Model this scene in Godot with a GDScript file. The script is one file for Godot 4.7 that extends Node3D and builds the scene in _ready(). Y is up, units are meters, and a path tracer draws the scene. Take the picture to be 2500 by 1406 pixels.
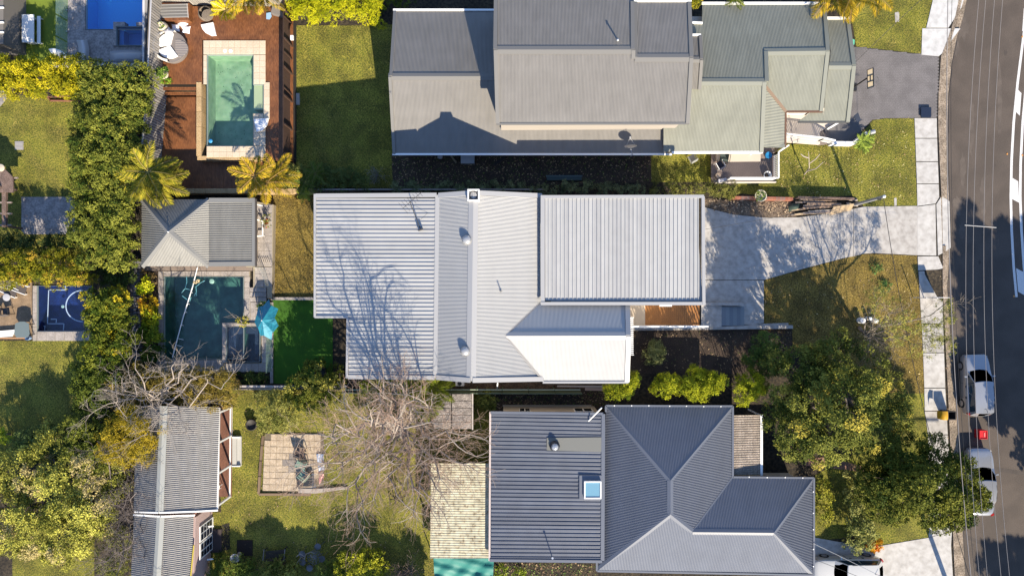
extends Node3D

# photo pixel + height in metres -> point in the world (camera straight above the block, 49 m up, 34 px per metre on the ground)
const CAM_H := 49.0
const CX := 1250.0
const CY := 703.0
const PX := 1.0 / 34.0
var R := RandomNumberGenerator.new()
var mats := {}

func P(x: float, y: float, h := 0.0) -> Vector3:
	var k := (CAM_H - h) / CAM_H * PX
	return Vector3((x - CX) * k, h, (y - CY) * k)

func P3(a: Array) -> Vector3:
	return P(a[0], a[1], a[2] if a.size() > 2 else 0.0)

# ---------- mesh builder: triangles given counter-clockwise as seen from outside
class MB:
	var v := PackedVector3Array()
	var n := PackedVector3Array()
	var c := PackedColorArray()
	var i := PackedInt32Array()
	func tri(a: Vector3, b: Vector3, d: Vector3):
		var m := (b - a).cross(d - a).normalized()
		var k := v.size()
		v.append(a); v.append(b); v.append(d)
		n.append(m); n.append(m); n.append(m)
		i.append(k); i.append(k + 2); i.append(k + 1)
	func quad(a: Vector3, b: Vector3, d: Vector3, e: Vector3):
		var m := (d - a).cross(e - b).normalized()
		var k := v.size()
		v.append(a); v.append(b); v.append(d); v.append(e)
		n.append(m); n.append(m); n.append(m); n.append(m)
		i.append(k); i.append(k + 2); i.append(k + 1)
		i.append(k); i.append(k + 3); i.append(k + 2)
	func leaf(a: Vector3, b: Vector3, d: Vector3, e: Vector3, m: Vector3, col: Color):
		var k := v.size()
		v.append(a); v.append(b); v.append(d); v.append(e)
		n.append(m); n.append(m); n.append(m); n.append(m)
		c.append(col); c.append(col); c.append(col); c.append(col)
		if (d - a).cross(e - b).dot(m) > 0: i.append_array([k, k + 2, k + 1, k, k + 3, k + 2])
		else: i.append_array([k, k + 1, k + 2, k, k + 2, k + 3])
	func hexa(p: Array):  # bottom ring 0-3 counter-clockwise from above, top ring 4-7
		quad(p[4], p[5], p[6], p[7])
		quad(p[3], p[2], p[1], p[0])
		for k in 4:
			var l := (k + 1) % 4
			quad(p[k], p[l], p[4 + l], p[4 + k])
	func box(o: Vector3, s: Vector3, yaw := 0.0, tilt := 0.0):
		var q := Basis(Vector3.UP, yaw) * Basis(Vector3.RIGHT, tilt)
		var p := []
		for y in [-0.5, 0.5]:
			for w in [[-0.5, 0.5], [0.5, 0.5], [0.5, -0.5], [-0.5, -0.5]]:
				p.append(o + q * Vector3(w[0] * s.x, y * s.y, w[1] * s.z))
		hexa(p)
	func bar(a: Vector3, b: Vector3, w: float, h: float):  # a plank from a to b, its top face h above
		var d := b - a
		var s := Vector3(d.z, 0, -d.x)
		s = s.normalized() * w * 0.5 if s.length() > 0.0001 else Vector3(w * 0.5, 0, 0)
		var u := s.cross(d).normalized() * h
		if u.y < 0:
			u = -u
		var a0 := a + s
		var b0 := b + s
		var pts := [a0, a - s, b - s, b0]
		var t := []
		for q in pts:
			t.append(q + u)
		var flip: bool = (pts[1] - pts[0]).cross(pts[2] - pts[0]).dot(u) < 0
		if flip:
			pts.reverse(); t.reverse()
		hexa(pts + t)
	func tube(pts: Array, rad: Array, sides := 6, caps := true):
		var base := v.size()
		var m := pts.size()
		var side := Vector3.ZERO
		for k in m:
			var t: Vector3 = (pts[mini(k + 1, m - 1)] - pts[maxi(k - 1, 0)]).normalized()
			if side == Vector3.ZERO or absf(side.dot(t)) > 0.99:
				side = t.cross(Vector3.RIGHT if absf(t.x) < 0.8 else Vector3.FORWARD).normalized()
			side = (side - t * side.dot(t)).normalized()
			var up := t.cross(side)
			var r: float = rad[mini(k, rad.size() - 1)]
			for j in sides:
				var an := TAU * j / sides
				var q := side * cos(an) + up * sin(an)
				v.append(pts[k] + q * r); n.append(q)
		for k in m - 1:
			for j in sides:
				var a := base + k * sides + j
				var b := base + k * sides + (j + 1) % sides
				i.append_array([a, a + sides, b, b, a + sides, b + sides])
		if caps:
			for e in 2:
				var f := base + (m - 1) * sides * e
				var ce: Vector3 = pts[(m - 1) * e]
				for j in sides:
					var q1: Vector3 = v[f + j]
					var q2: Vector3 = v[f + (j + 1) % sides]
					if e == 1: tri(ce, q1, q2)
					else: tri(ce, q2, q1)
	func lathe(o: Vector3, prof: Array, sides := 20):  # prof: [radius, height] from bottom (outside) onward
		var base := v.size()
		var m := prof.size()
		for k in m:
			var d: Vector2 = Vector2(prof[mini(k + 1, m - 1)][0], prof[mini(k + 1, m - 1)][1]) - Vector2(prof[maxi(k - 1, 0)][0], prof[maxi(k - 1, 0)][1])
			var nn := Vector2(d.y, -d.x).normalized()
			for j in sides:
				var an := TAU * j / sides
				v.append(o + Vector3(cos(an) * prof[k][0], prof[k][1], sin(an) * prof[k][0]))
				n.append(Vector3(cos(an) * nn.x, nn.y, sin(an) * nn.x))
		for k in m - 1:
			for j in sides:
				var a := base + k * sides + j
				var b := base + k * sides + (j + 1) % sides
				i.append_array([a, b, a + sides, b, b + sides, a + sides])
	func prism(poly: PackedVector2Array, y0: float, y1: float, sides := true):  # poly in x,z
		var q := poly.duplicate()
		if Geometry2D.is_polygon_clockwise(q):
			q.reverse()
		var t := Geometry2D.triangulate_polygon(q)
		for k in range(0, t.size(), 3):
			var a := Vector3(q[t[k]].x, y1, q[t[k]].y)
			var b := Vector3(q[t[k + 1]].x, y1, q[t[k + 1]].y)
			var d := Vector3(q[t[k + 2]].x, y1, q[t[k + 2]].y)
			if (b - a).cross(d - a).y < 0: tri(a, d, b)
			else: tri(a, b, d)
		if sides:
			for k in q.size():
				var e := q[k]
				var f := q[(k + 1) % q.size()]
				var g := Vector3(f.y - e.y, 0, e.x - f.x)  # outward for this winding
				var aa := Vector3(e.x, y0, e.y)
				var bb := Vector3(f.x, y0, f.y)
				var up := Vector3(0, y1 - y0, 0)
				if (bb - aa).cross(up).dot(g) < 0: quad(bb, aa, aa + up, bb + up)
				else: quad(aa, bb, bb + up, aa + up)
	func grid(rows: Array):  # smooth surface through rows of points
		var base := v.size()
		var h := rows.size()
		var w: int = rows[0].size()
		for r in h:
			for k in w:
				var du: Vector3 = rows[r][mini(k + 1, w - 1)] - rows[r][maxi(k - 1, 0)]
				var dv: Vector3 = rows[mini(r + 1, h - 1)][k] - rows[maxi(r - 1, 0)][k]
				v.append(rows[r][k]); n.append(dv.cross(du).normalized())
		for r in h - 1:
			for k in w - 1:
				var a := base + r * w + k
				i.append_array([a, a + 1, a + w, a + 1, a + w + 1, a + w])
	func mesh(off := Vector3.ZERO) -> ArrayMesh:
		var arr := []
		arr.resize(Mesh.ARRAY_MAX)
		arr[Mesh.ARRAY_VERTEX] = Transform3D(Basis(), -off) * v if off != Vector3.ZERO else v
		arr[Mesh.ARRAY_NORMAL] = n
		if c.size() == v.size():
			arr[Mesh.ARRAY_COLOR] = c
		arr[Mesh.ARRAY_INDEX] = i
		var m := ArrayMesh.new()
		m.add_surface_from_arrays(Mesh.PRIMITIVE_TRIANGLES, arr)
		return m

# ---------- nodes
func gpos(nd: Node3D) -> Vector3:
	var p := Vector3.ZERO
	while nd != self:
		p += nd.position
		nd = nd.get_parent()
	return p

func obj(called: String, b: MB, m: Material, par: Node3D = self, local := false) -> MeshInstance3D:
	var o := MeshInstance3D.new()
	o.name = called
	o.mesh = b.mesh(Vector3.ZERO if local else gpos(par))
	o.material_override = m
	par.add_child(o, true)
	return o

func tag(o: Node3D, label: String, category: String, group := "") -> Node3D:
	o.set_meta("label", label)
	o.set_meta("category", category)
	if group != "": o.set_meta("group", group)
	return o

func thing(called: String, label: String, category: String, at := Vector3.ZERO, group := "") -> Node3D:
	var o := Node3D.new()
	o.name = called
	add_child(o, true)
	o.position = at
	return tag(o, label, category, group)

func struct(called: String, b: MB, m: Material) -> MeshInstance3D:
	var o := obj(called, b, m)
	o.set_meta("kind", "structure")
	return o

func stuff(o: Node3D) -> Node3D:
	o.set_meta("kind", "stuff")
	return o

func single(called: String, label: String, category: String, b: MB, m: Material, at: Vector3, group := "") -> MeshInstance3D:
	var o := MeshInstance3D.new()   # a thing of one mesh, its origin at its base
	o.name = called
	o.mesh = b.mesh(at)
	o.material_override = m
	add_child(o, true)
	o.position = at
	tag(o, label, category, group)
	return o

func poly(px: Array, h := 0.0) -> PackedVector2Array:
	var out := PackedVector2Array()
	for q in px:
		var w := P(q[0], q[1], h)
		out.append(Vector2(w.x, w.z))
	return out

func rect(x0: float, y0: float, x1: float, y1: float) -> Array:
	return [[x0, y0], [x1, y0], [x1, y1], [x0, y1]]

func slab(px: Array, y0: float, y1: float) -> MB:
	var b := MB.new()
	b.prism(poly(px, y1), y0, y1)
	return b

# ---------- materials; colours are linear base colours
func L(r: float, g: float, b: float) -> Color:
	return Color(r * 0.74, g * 0.74, b * 0.74).linear_to_srgb()

func vpost(x: float, y: float, h0: float, h1: float, w := 0.09) -> MB:  # upright post, its top seen at x, y
	var b := MB.new()
	var p := P(x, y, h1)
	b.box(Vector3(p.x, (h0 + h1) / 2, p.z), Vector3(w, h1 - h0, w))
	return b

func plain(key: String, col: Color, rough := 0.8, metal := 0.0) -> StandardMaterial3D:
	if not mats.has(key):
		var m := StandardMaterial3D.new()
		m.resource_name = key
		m.albedo_color = col
		m.roughness = rough
		m.metallic = metal
		mats[key] = m
	return mats[key]

var coarse := {}
func noise_tex(sd: int, freq: float, ramp: Array, kind := FastNoiseLite.TYPE_SIMPLEX_SMOOTH, octaves := 4, size := 512, stretch := 1) -> NoiseTexture2D:
	var f := FastNoiseLite.new()
	f.seed = sd
	f.noise_type = kind
	f.frequency = freq
	f.fractal_octaves = octaves
	var t := NoiseTexture2D.new()
	t.width = size
	t.height = size / stretch
	t.seamless = true
	t.noise = f
	if ramp.size():
		var g := Gradient.new()
		var offs := PackedFloat32Array()
		var cols := PackedColorArray()
		for k in ramp.size():
			offs.append(ramp[k][0]); cols.append(ramp[k][1])
		g.offsets = offs
		g.colors = cols
		t.color_ramp = g
	return t

# textured: fine noise in the world's own metres, multiplied by a coarse blotch pattern
func tex(key: String, ramp: Array, freq: float, metres: float, rough := 0.9, blotch := 0.0, bump := 0.0, blotch_m := 11.0, stretch := Vector3.ONE) -> StandardMaterial3D:
	if mats.has(key): return mats[key]
	var m := StandardMaterial3D.new()
	m.resource_name = key
	m.roughness = rough
	if key.right(2).begins_with("_") and key.right(1).is_valid_int():  # variants of one surface share a pattern and differ in tone
		var stem := key.left(-2)
		var top: Color = ramp[-1][1].srgb_to_linear()
		if not coarse.has(stem):
			var g := []
			for q in ramp:
				var c: Color = q[1].srgb_to_linear()
				g.append([q[0], Color(minf(c.r / top.r, 1), minf(c.g / top.g, 1), minf(c.b / top.b, 1)).linear_to_srgb()])
			coarse[stem] = noise_tex(hash(stem) % 10000, freq, g)
		m.albedo_texture = coarse[stem]
		m.albedo_color = ramp[-1][1]
	else:
		m.albedo_texture = noise_tex(hash(key) % 10000, freq, ramp)
	m.uv1_triplanar = true
	m.uv1_world_triplanar = true
	m.uv1_scale = stretch / metres
	if blotch > 0.0:
		var ck := str(int(blotch * 20)) + "_" + str(hash(key) % 2)
		if not coarse.has(ck):
			var lo := 1.0 - blotch
			coarse[ck] = noise_tex(77 + coarse.size(), 0.008, [[0.25, Color(lo, lo, lo).linear_to_srgb()], [0.75, Color.WHITE]], FastNoiseLite.TYPE_SIMPLEX_SMOOTH, 4, 512)
		m.detail_enabled = true
		m.detail_albedo = coarse[ck]
		m.detail_blend_mode = BaseMaterial3D.BLEND_MODE_MUL
		m.detail_uv_layer = BaseMaterial3D.DETAIL_UV_2
		m.uv2_triplanar = true
		m.uv2_world_triplanar = true
		m.uv2_scale = Vector3.ONE / blotch_m
	if bump > 0.0:
		if not coarse.has("bump"):
			coarse["bump"] = noise_tex(5, 0.06, [], FastNoiseLite.TYPE_SIMPLEX_SMOOTH, 4, 512)
		m.heightmap_enabled = true
		m.heightmap_texture = coarse["bump"]
		m.heightmap_scale = bump
	mats[key] = m
	return m

func leafy(key: String, rough := 0.55, back := 0.14) -> StandardMaterial3D:
	if mats.has(key): return mats[key]
	var m := StandardMaterial3D.new()
	m.resource_name = key
	m.vertex_color_use_as_albedo = true
	m.roughness = maxf(rough, 0.75)
	m.metallic_specular = 0.25
	m.backlight_enabled = back > 0
	m.backlight = Color(back, back, back)
	m.cull_mode = BaseMaterial3D.CULL_DISABLED
	mats[key] = m
	return m

func glassy(key: String, tint: Color, alpha := 0.15) -> StandardMaterial3D:
	if mats.has(key): return mats[key]
	var m := StandardMaterial3D.new()
	m.resource_name = key
	m.albedo_color = Color(tint.r, tint.g, tint.b, alpha)
	m.transparency = BaseMaterial3D.TRANSPARENCY_ALPHA
	m.roughness = 0.05
	mats[key] = m
	return m

# ---------- building parts
# corrugated sheet over a convex roof polygon of [x, y, h]; along = "x" or "z" is the way the corrugations run
func corr(pts: Array, along: String, pitch := 0.085, amp := 0.011, lift := 0.0) -> MB:
	var b := MB.new()
	var w := []
	for q in pts: w.append(P3(q) + Vector3(0, lift, 0))
	var nn := Vector3.ZERO
	for k in w.size():
		nn += (w[k] - w[0]).cross(w[(k + 1) % w.size()] - w[0])
	nn = nn.normalized()
	if nn.y < 0: nn = -nn
	var o := Vector3.ZERO
	for q in w: o += q
	o /= w.size()
	var pl := PackedVector2Array()  # (u, v)
	var lo := INF
	var hi := -INF
	for q in w:
		var uv := Vector2(q.z, q.x) if along == "x" else Vector2(q.x, q.z)
		pl.append(uv); lo = minf(lo, uv.x); hi = maxf(hi, uv.x)
	var us := []
	var u := ceilf(lo / pitch * 6.0) * pitch / 6.0
	us.append(lo + 0.0001)
	while u < hi - 0.0002:
		if u > lo + 0.0002: us.append(u)
		u += pitch / 6.0
	us.append(hi - 0.0001)
	var last := []
	for x in us:
		var v0 := INF
		var v1 := -INF
		for k in pl.size():
			var a := pl[k]
			var d := pl[(k + 1) % pl.size()]
			if (a.x <= x and d.x >= x) or (a.x >= x and d.x <= x):
				var t: float = 0.5 if is_equal_approx(a.x, d.x) else (x - a.x) / (d.x - a.x)
				var y := lerpf(a.y, d.y, t)
				v0 = minf(v0, y); v1 = maxf(v1, y)
		if v0 > v1: continue
		var e := []
		for y in [v0, v1]:
			var q := Vector3(y, 0, x) if along == "x" else Vector3(x, 0, y)
			q.y = o.y - (nn.x * (q.x - o.x) + nn.z * (q.z - o.z)) / nn.y + amp * cos(TAU * x / pitch)
			e.append(q)
		if last.size():
			if along == "x": b.quad(e[0], e[1], last[1], last[0])
			else: b.quad(last[0], last[1], e[1], e[0])
		last = e
	return b

# folded cap along a ridge or hip
func cap(a: Array, d: Array, w := 0.17, drop := 0.06, lift := 0.03) -> MB:
	var b := MB.new()
	var p := P3(a) + Vector3(0, lift, 0)
	var q := P3(d) + Vector3(0, lift, 0)
	var s := (q - p).cross(Vector3.UP).normalized() * w
	var dn := Vector3(0, -drop, 0)
	b.quad(p + s + dn, q + s + dn, q, p)
	b.quad(p, q, q - s + dn, p - s + dn)
	for k in 2:
		var t: Vector3 = s if k == 0 else -s
		var th := Vector3(0, -0.03, 0)
		if k == 0: b.quad(p + t + dn + th, q + t + dn + th, q + t + dn, p + t + dn)
		else: b.quad(q + t + dn + th, p + t + dn + th, p + t + dn, q + t + dn)
	return b

func strip(a: Array, d: Array, w: float, h: float, lift := 0.0) -> MB:
	var b := MB.new()
	b.bar(P3(a) + Vector3(0, lift, 0), P3(d) + Vector3(0, lift, 0), w, h)
	return b

# walls standing under an eaves outline (px at height h1), set in by inset metres
func walls(px: Array, inset: float, h0: float, h1: float, hpx := -1.0) -> MB:
	var b := MB.new()
	var q := poly(px, h1 if hpx < 0 else hpx)
	var off := Geometry2D.offset_polygon(q, -inset, Geometry2D.JOIN_MITER)
	if off.size() == 0: return b
	b.prism(off[0], h0, h1)
	return b

# one roof pan with its standing rib, from a to d (left edge), width w to the side
func pan(a: Vector3, d: Vector3, side: Vector3, w: float, rib := 0.05) -> MB:
	var b := MB.new()
	var up := Vector3(0, 1, 0)
	var prof := [[0.0, 0.0], [0.0, 0.0], [w * 0.3, 0.0], [w * 0.3 + 0.012, 0.007], [w * 0.3 + 0.03, 0.0], [w * 0.58, 0.0], [w * 0.58 + 0.012, 0.007], [w * 0.58 + 0.03, 0.0], [w - 0.068, 0.0], [w - 0.058, rib], [w - 0.014, rib], [w, 0.0]]
	for k in prof.size() - 1:
		var e0: Vector3 = a + side * prof[k][0] + up * prof[k][1]
		var e1: Vector3 = a + side * prof[k + 1][0] + up * prof[k + 1][1]
		var f0: Vector3 = d + side * prof[k][0] + up * prof[k][1]
		var f1: Vector3 = d + side * prof[k + 1][0] + up * prof[k + 1][1]
		if e0 == e1: continue
		b.quad(e0, e1, f1, f0)
	if (d - a).cross(side).y > 0:  # the way round came out upside down
		var t := b.i
		for k in range(0, t.size(), 3):
			var s := t[k + 1]; t[k + 1] = t[k + 2]; t[k + 2] = s
		b.i = t
		for k in b.n.size(): b.n[k] = -b.n[k]
	return b

# decking or palings: boards laid side by side over a rectangle of pixels
func boards(r: Array, h: float, bw: float, along: String, thick := 0.03, gap := 0.012) -> MB:
	var b := MB.new()
	var p := P(r[0], r[1], h)
	var q := P(r[2], r[3], h)
	var lo := p.x if along == "z" else p.z
	var hi := q.x if along == "z" else q.z
	var u := lo
	while u < hi - 0.01:
		var u1 := minf(u + bw, hi) - gap
		var dy := R.randf_range(-0.002, 0.002)
		if along == "z": b.box(Vector3((u + u1) / 2, h - thick / 2 + dy, (p.z + q.z) / 2), Vector3(u1 - u, thick, q.z - p.z))
		else: b.box(Vector3((p.x + q.x) / 2, h - thick / 2 + dy, (u + u1) / 2), Vector3(q.x - p.x, thick, u1 - u))
		u += bw
	return b

# separate tiles over a rectangle (metres), each a part of par; shares one mesh per size
var tile_mesh := {}
func tile(par: Node3D, called: String, o: Vector3, s: Vector3, m: Material, yaw := 0.0) -> MeshInstance3D:
	var key := "%.2f_%.2f_%.2f" % [s.x, s.y, s.z]
	if not tile_mesh.has(key):
		var b := MB.new()
		var e := minf(0.012, s.y * 0.4)
		var lo := []
		var hi := []
		for w in [[-0.5, 0.5], [0.5, 0.5], [0.5, -0.5], [-0.5, -0.5]]:
			lo.append(Vector3(w[0] * s.x, 0, w[1] * s.z))
			hi.append(Vector3(w[0] * s.x, s.y - e, w[1] * s.z))
		var tp := []
		for w in [[-0.5, 0.5], [0.5, 0.5], [0.5, -0.5], [-0.5, -0.5]]:
			tp.append(Vector3(w[0] * (s.x - 2 * e), s.y, w[1] * (s.z - 2 * e)))
		for k in 4:
			var l := (k + 1) % 4
			b.quad(lo[k], lo[l], hi[l], hi[k])
			b.quad(hi[k], hi[l], tp[l], tp[k])
		b.quad(tp[0], tp[1], tp[2], tp[3])
		tile_mesh[key] = b.mesh()
	var t := MeshInstance3D.new()
	t.name = called
	t.mesh = tile_mesh[key]
	t.material_override = m
	par.add_child(t, true)
	t.position = o - gpos(par)
	t.rotation.y = yaw
	return t

func tiles(par: Node3D, called: String, r: Array, h: float, nx: int, ny: int, thick: float, mm: Array, gap := 0.012):
	var p := P(r[0], r[1], h)
	var q := P(r[2], r[3], h)
	var sx := (q.x - p.x) / nx
	var sz := (q.z - p.z) / ny
	for a in nx:
		for d in ny:
			tile(par, called, Vector3(p.x + (a + 0.5) * sx, h - thick + R.randf_range(-0.002, 0.002), p.z + (d + 0.5) * sz), Vector3(sx - gap, thick, sz - gap), mm[R.randi() % mm.size()])

# ---------- plants
func rdir() -> Vector3:
	var z := R.randf_range(-1, 1)
	var a := R.randf() * TAU
	var s := sqrt(1 - z * z)
	return Vector3(s * cos(a), z, s * sin(a))

func add_leaf(b: MB, p: Vector3, d: Vector3, up: Vector3, l: float, w: float, col: Color):
	var s := d.cross(up).normalized() * w * 0.5
	var m := s.cross(d).normalized()
	if m.y < 0: m = -m
	b.leaf(p, p + d * l * 0.55 - s, p + d * l - up * l * 0.12, p + d * l * 0.55 + s, m, col)

# leaves gathered in small rounded clumps over the outside of ellipsoids [centre, radii]; cols = [dark, light, odd]
func foliage(blobs: Array, sprays: float, per: int, l: float, w: float, cols: Array, spread := 0.3, flat := 0.5, low := -0.25) -> MB:
	var b := MB.new()
	for q in blobs:
		var c: Vector3 = q[0]
		var r: Vector3 = q[1]
		var sr := clampf(minf(r.x, r.z) * 0.36, 0.12, 0.62)
		var subs := maxi(4, int(1.5 * r.x * r.z * (1.0 + 0.7 * r.y / maxf(r.x, r.z)) / (sr * sr)))
		for m in subs:
			var d := rdir()
			if d.y < low: d.y = -d.y
			var o := c + d * r * R.randf_range(0.62, 1.08)
			var s := sr * R.randf_range(0.65, 1.25)
			var out := (d / r).normalized()
			var tone := clampf(R.randfn(0.5, 0.3), 0, 1)
			var odd := cols.size() > 2 and R.randf() < 0.13
			var cnt := maxi(2, int(sprays * PI * s * s * 0.95))
			for k in cnt:
				var e := (rdir() + out * 0.55 + Vector3(0, 0.35, 0)).normalized()
				var p0 := o + e * s * Vector3(1, 0.8, 1) * R.randf_range(0.75, 1.05)
				var tint := clampf(tone + R.randfn(0, 0.16), 0, 1)
				var base: Color = cols[2] if odd else cols[0].lerp(cols[1], tint)
				for j in per:
					var dd := (rdir() + e * 0.75).normalized()
					var p := p0 + rdir() * spread * 0.35
					var up := (e * 0.8 + out * 0.6 + Vector3.UP * flat * 0.3 + rdir() * 0.5).normalized()
					var f := R.randf_range(0.8, 1.2)
					add_leaf(b, p, dd, up, l * f, w * f, base * R.randf_range(0.78, 1.22))
	return b

func limb(b: MB, a: Vector3, d: Vector3, r0: float, r1: float, bend := 0.12, sides := 6, seg := 5):
	var pts := []
	var rad := []
	var ln := (d - a).length()
	for k in seg + 1:
		var t := float(k) / seg
		var q := a.lerp(d, t)
		if k > 0 and k < seg: q += Vector3(R.randfn(0, 1), R.randfn(0, 0.6), R.randfn(0, 1)) * ln * bend * 0.35
		pts.append(q); rad.append(lerpf(r0, r1, t))
	b.tube(pts, rad, sides, false)
	return pts

# a leafy tree or shrub: blobs in [x, y, h, radius px, radius height m]
func tree(called: String, label: String, cat: String, base: Array, blobs: Array, leaf: Dictionary, bark: Material, group := "", trunk := 0.0) -> Node3D:
	var at := P(base[0], base[1], base[2] if base.size() > 2 else 0.08)
	var t := thing(called, label, cat, at, group)
	var bl := []
	for q in blobs:
		var k: float = (CAM_H - q[2]) / CAM_H * PX
		bl.append([P(q[0], q[1], q[2]), Vector3(q[3] * k, q[4], q[3] * k * R.randf_range(0.92, 1.08))])
	var tb := MB.new()
	var tr: float = trunk if trunk > 0 else 0.05 + 0.025 * sqrt(float(bl.size())) * (bl[0][1].x)
	var hub := at + Vector3(0, maxf(0.25, (bl[0][0].y - at.y) * 0.45), 0)
	limb(tb, at, hub, tr * 1.25, tr, 0.05, 8, 4)
	obj("trunk", tb, bark, t)
	var lb := MB.new()
	for q in bl:
		var e: Vector3 = q[0]
		limb(lb, hub, e, tr * 0.7, tr * 0.3, 0.15, 6, 4)
		for j in 3:
			var d := rdir()
			d.y = absf(d.y)
			limb(lb, hub.lerp(e, 0.7), e + d * q[1] * 0.85, tr * 0.3, 0.012, 0.15, 4, 3)
	obj("branches", lb, bark, t)
	obj("crown", foliage(bl, leaf.get("n", 30.0), leaf.get("per", 10), leaf.l, leaf.w, leaf.c, leaf.get("s", 0.3), leaf.get("flat", 0.5), leaf.get("low", -0.25)), leafy(leaf.get("m", "leaf")), t)
	return t

func twig(b: MB, a: Vector3, d: Vector3, ln: float, r: float, level: int, kink := 0.35, fork := 3, lift := 0.05):
	var pts := [a]
	var rad := [r]
	var q := a
	var seg := 4 if level > 1 else 3
	var dd := d
	for k in seg:
		dd = (dd + rdir() * kink + Vector3(0, lift, 0)).normalized()
		q += dd * ln / seg
		pts.append(q)
		rad.append(maxf(r * (1 - 0.5 * (k + 1) / seg), 0.0065))
		if level > 0 and k > 0:
			for j in (fork if k == seg - 1 else 1 + R.randi() % 2):
				var e := (dd + rdir() * 0.85).normalized()
				twig(b, q, e, ln * R.randf_range(0.5, 0.75), rad[-1] * 0.65, level - 1, kink, fork, lift)
	b.tube(pts, rad, 5 if level > 1 else 3, false)

# one palm frond: arched stalk with leaflets; returned in its own axes, pointing along +x
func frond_mesh(ln: float, droop: float, leaflets: int, ll: float, cols: Array) -> MB:
	var b := MB.new()
	var pts := []
	for k in 9:
		var t := k / 8.0
		pts.append(Vector3(ln * t, ln * (0.35 * t - droop * t * t), 0))
	for k in 8:
		var e: Vector3 = pts[k]
		var f: Vector3 = pts[k + 1]
		var col: Color = cols[2]
		b.leaf(e + Vector3(0, 0, 0.018), e - Vector3(0, 0, 0.018), f - Vector3(0, 0, 0.012), f + Vector3(0, 0, 0.012), Vector3.UP, col)
	for k in leaflets:
		var t := 0.12 + 0.88 * k / leaflets
		var s := t * 8.0
		var p: Vector3 = pts[mini(int(s), 7)].lerp(pts[mini(int(s), 7) + 1], s - int(s))
		var c: Color = cols[0].lerp(cols[1], R.randf())
		for sd in [-1.0, 1.0]:
			var d := Vector3(0.75, -0.25 + R.randf_range(-0.15, 0.15), sd * 0.9).normalized()
			add_leaf(b, p, d, Vector3(0, 1, 0.25 * sd), ll * sin(PI * (0.15 + 0.8 * t)) * R.randf_range(0.85, 1.1), ll * 0.07, c * R.randf_range(0.8, 1.2))
	return b

func palm(label: String, base: Array, crowns: Array, fronds: int, ln: float, cols: Array, group := "", cat := "palm tree"):
	var at := P(base[0], base[1], base[2])
	var t := thing("palm_tree", label, cat, at, group)
	var variants := []
	for k in 4:
		variants.append(frond_mesh(ln * R.randf_range(0.85, 1.1), R.randf_range(0.45, 0.8), 30, ln * 0.34, cols).mesh())
	for cr in crowns:
		var top := P(cr[0], cr[1], cr[2])
		var tb := MB.new()
		limb(tb, at + (Vector3(top.x, at.y, top.z) - at) * 0.6, top, 0.09, 0.06, 0.04, 8, 5)
		obj("trunk", tb, plain("palm_trunk", L(0.2, 0.17, 0.12), 0.9), t)
		for k in fronds:
			var f := MeshInstance3D.new()
			f.name = "frond"
			f.mesh = variants[k % 4]
			f.material_override = leafy("frond", 0.45, 0.3)
			t.add_child(f, true)
			f.position = top - at
			f.rotation = Vector3(R.randf_range(-0.3, 0.3), TAU * k / fronds + R.randf_range(-0.3, 0.3), R.randf_range(-0.25, 0.75))
	return t

func rf(par: Node3D, pts: Array, along: String, m: Material, pitch := 0.085, amp := 0.012, called := "roof_sheet"):
	return obj(called, corr(pts, along, pitch, amp), m, par)

func caps(par: Node3D, m: Material, list: Array, w := 0.17, drop := 0.05):
	for q in list:
		obj("ridge_cap", cap(q[0], q[1], w, drop), m, par)

func gutters(par: Node3D, m: Material, list: Array, w := 0.13, h := 0.11, called := "gutter"):
	for q in list:
		obj(called, strip(q[0], q[1], w, h, -0.06), m, par)

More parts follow.
